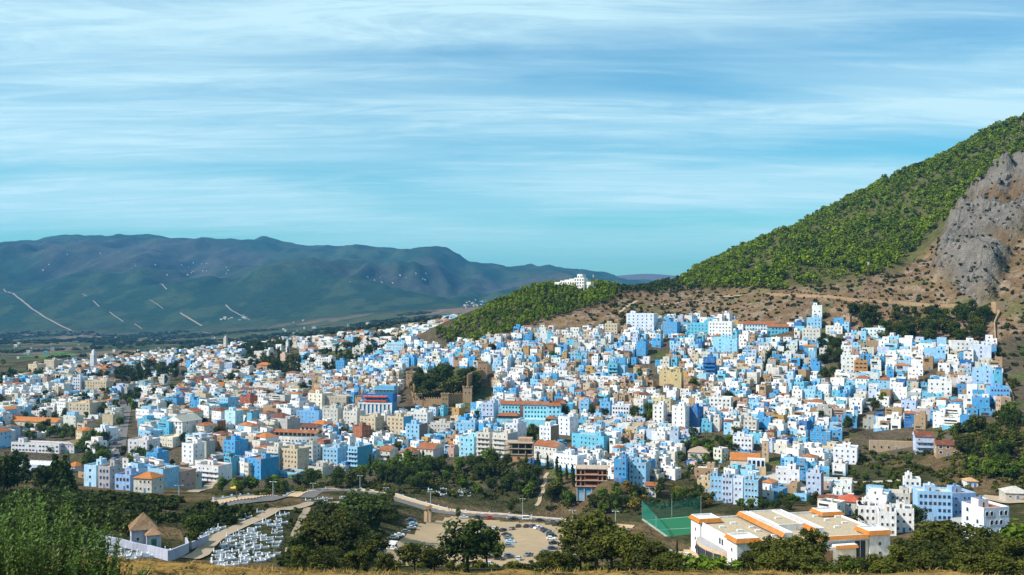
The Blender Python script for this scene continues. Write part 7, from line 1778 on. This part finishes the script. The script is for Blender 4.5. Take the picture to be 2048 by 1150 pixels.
# ------------------------------------------------------------------ graves
ga = Acc(); wv = (.58, .63, .70); ga.box(-1.1, -.9, -.5, .5, -.4, .45, wv); ga.box(.9, 1.1, -.5, .5, -.4, .35, wv); ga.box(-.9, .9, -.5, -.36, -.4, .28, wv); ga.box(-.9, .9, .36, .5, -.4, .28, wv); GF = ga.mesh('grave_frame')
ga = Acc(); ga.box(-.9, .9, -.36, .36, -.4, .12, (.30, .25, .18)); GB = ga.mesh('grave_bed'); ga = Acc(); ga.box(-1.06, -.92, -.28, .28, .45, 1.0, wv); GH = ga.mesh('headstone')
gr = random.Random(3); gcount = 0
for poly, n, where, near in (([(468,1032),(560,1020),(580,1028),(560,1062),(556,1122),(432,1138),(425,1112),(452,1082)], 115, 'whitewashed grave on the open slope between the two paths', 150), ([(112,1072),(200,1086),(290,1108),(300,1120),(232,1120),(190,1098)], 30, 'whitewashed grave below the wall left of the shrine', 150),
        ([(612,1002),(700,987),(690,1000),(602,1012)], 12, 'whitewashed grave on the upper slope near the road', 150), ([(852,978),(930,976),(945,993),(882,992)], 26, 'whitewashed grave in the plot beyond the road', 150), ([(404,1062),(450,1056),(430,1092),(402,1088)], 24, 'whitewashed grave beside the path right of the shrine', 150), ([(300,1108),(340,1116),(372,1100),(340,1100)], 14, 'whitewashed grave inside the corner wall before the shrine', 150)):
    xs = [p[0] for p in poly]; ys = [p[1] for p in poly]; k = 0; got = []; mine = []
    for _ in range(n * 30):
        if k >= n: break
        p, q = gr.uniform(min(xs), max(xs)), gr.uniform(min(ys), max(ys))
        if not bool(inpoly(np.array([p]), np.array([q]), poly)[0]): continue
        X, Y, Z = ground(p, q, near)
        if any((X - a) ** 2 + (Y - b) ** 2 < 4.5 for a, b in got) or not roads_clear(X, Y, 1.0): continue
        got.append((X, Y)); s = gr.uniform(.7, 1.1); t = empty('grave', (X, Y, Z + .12), RAD(28 + gr.uniform(-14, 14)), where, 'grave', where.replace('whitewashed grave', 'graves')); t.scale = (s, s * gr.uniform(.9, 1.4), s * gr.uniform(.8, 1.4))
        child('kerb_frame', GF, t); child('bed', GB, t)
        hd = gr.random() < .75
        if hd: child('headstone', GH, t)
        mine.append((p, t, hd)); k += 1
    for hd in (True, False):
        for i, (p, t, _) in enumerate(sorted((m for m in mine if m[2] == hd), key=lambda m: m[0])):
            n_ = i + 1; sf = 'th' if 10 < n_ % 100 < 14 else {1: 'st', 2: 'nd', 3: 'rd'}.get(n_ % 10, 'th')
            t['label'] = where.replace('whitewashed grave', 'whitewashed grave %s headstone, %d%s from the left,' % ('with' if hd else 'without', n_, sf))

# ------------------------------------------------------------------ people on the pavement
def person_mesh(pose):
    me = bpy.data.meshes.new('person_body')
    st = .16 if pose else .07
    V = [(0, 0, .95), (0, 0, 1.15), (0, .01, 1.40), (0, .01, 1.52), (0, .02, 1.64), (0, .02, 1.74), (.10, 0, .90), (.11, -st, .50), (.11, -st * .6, .08), (.11, -st * .6 - .13 * -1, .04), (-.10, 0, .90), (-.11, st, .50), (-.11, st * 1.4, .08), (-.11, st * 1.4 + .13, .04), (.20, 0, 1.40), (.25, -.04, 1.12), (.25, .08, .88), (-.20, 0, 1.40), (-.25, .04, 1.12), (-.25, .12, .88)]
    E = [(0, 1), (1, 2), (2, 3), (3, 4), (4, 5), (0, 6), (6, 7), (7, 8), (8, 9), (0, 10), (10, 11), (11, 12), (12, 13), (2, 14), (14, 15), (15, 16), (2, 17), (17, 18), (18, 19)]
    R_ = [.15, .15, .17, .07, .10, .08, .10, .07, .05, .045, .10, .07, .05, .045, .075, .05, .04, .075, .05, .04]
    me.from_pydata(V, E, [])
    return me, R_
def cloth_mat(name, topc, legc):
    m, nt, b, N, L = new_mat(name); tc = N('ShaderNodeTexCoord'); sp = N('ShaderNodeSeparateXYZ'); L(tc.outputs['Object'], sp.inputs[0])
    r = N('ShaderNodeValToRGB'); L(sp.outputs['Z'], r.inputs[0]); cr = r.color_ramp; cr.interpolation = 'CONSTANT'
    cr.elements[0].color = (.03, .025, .02, 1); cr.elements[0].position = 0; cr.elements[1].position = .08; cr.elements[1].color = legc + (1,)
    L(r.outputs[0], b.inputs['Base Color']); b.inputs['Roughness'].default_value = .9
    mp = N('ShaderNodeMapRange'); L(sp.outputs['Z'], mp.inputs['Value']); mp.inputs['From Max'].default_value = 1.85; L(mp.outputs[0], r.inputs[0])
    e = cr.elements.new(.50); e.color = topc + (1,); e = cr.elements.new(.81); e.color = (.36, .22, .15, 1); e = cr.elements.new(.93); e.color = (.02, .015, .01, 1); return m
PM = [person_mesh(0), person_mesh(1)]
for i, (px, py, rz, a, b, pose, lab) in enumerate([(898,1022,20,(.03,.03,.04),(.05,.05,.08),1,'person in dark clothes walking on the pavement, left of a pair'), (903,1022,200,(.25,.05,.05),(.03,.03,.05),1,'person in a red top walking on the pavement, right of a pair'), (985,1027,90,(.05,.06,.09),(.04,.04,.05),0,'person in dark clothes standing at the parapet above the red car'), (988,1027,70,(.5,.5,.5),(.05,.06,.1),0,'person in a pale top standing at the parapet above the red car'), (904,1040,10,(.6,.6,.55),(.10,.08,.06),0,'person in a pale top standing at the car park entrance'), (1014,1041,0,(.6,.6,.62),(.6,.6,.6),0,'person in white standing at the road edge above the ring')]):
    X, Y, Z = ground(px, py); o = link(bpy.data.objects.new('person', PM[pose][0].copy())); o.location = (X, Y, Z + .3); o.rotation_euler = (0, 0, RAD(rz)); tag(o, lab, 'person', 'people by the road')
    o.data.materials.append(cloth_mat('clothes_%d' % i, a, b)); o.modifiers.new('skin', 'SKIN')
    for j, r_ in enumerate(PM[pose][1]): o.data.skin_vertices[0].data[j].radius = (r_, r_ * .85); o.data.skin_vertices[0].data[j].use_root = j == 0
    s = o.modifiers.new('smooth', 'SUBSURF'); s.levels = 1; s.render_levels = 1
# two sun umbrellas
for (px, py, c, lab) in ((470, 985, (.62, .42, .04), 'yellow parasol among the roadside trees at left'),):
    X, Y, Z = ground(px, py); t = empty('parasol', (X, Y, Z), 0, lab, 'parasol'); a = Acc(); a.cyl(0, 0, -.3, 3.4, .05, .05, 6, (.7,) * 3); a.obj('pole', t); a = Acc(); a.cyl(0, 0, 2.6, 3.5, 2.6, .1, 10, c); a.obj('canopy', t)
haze()
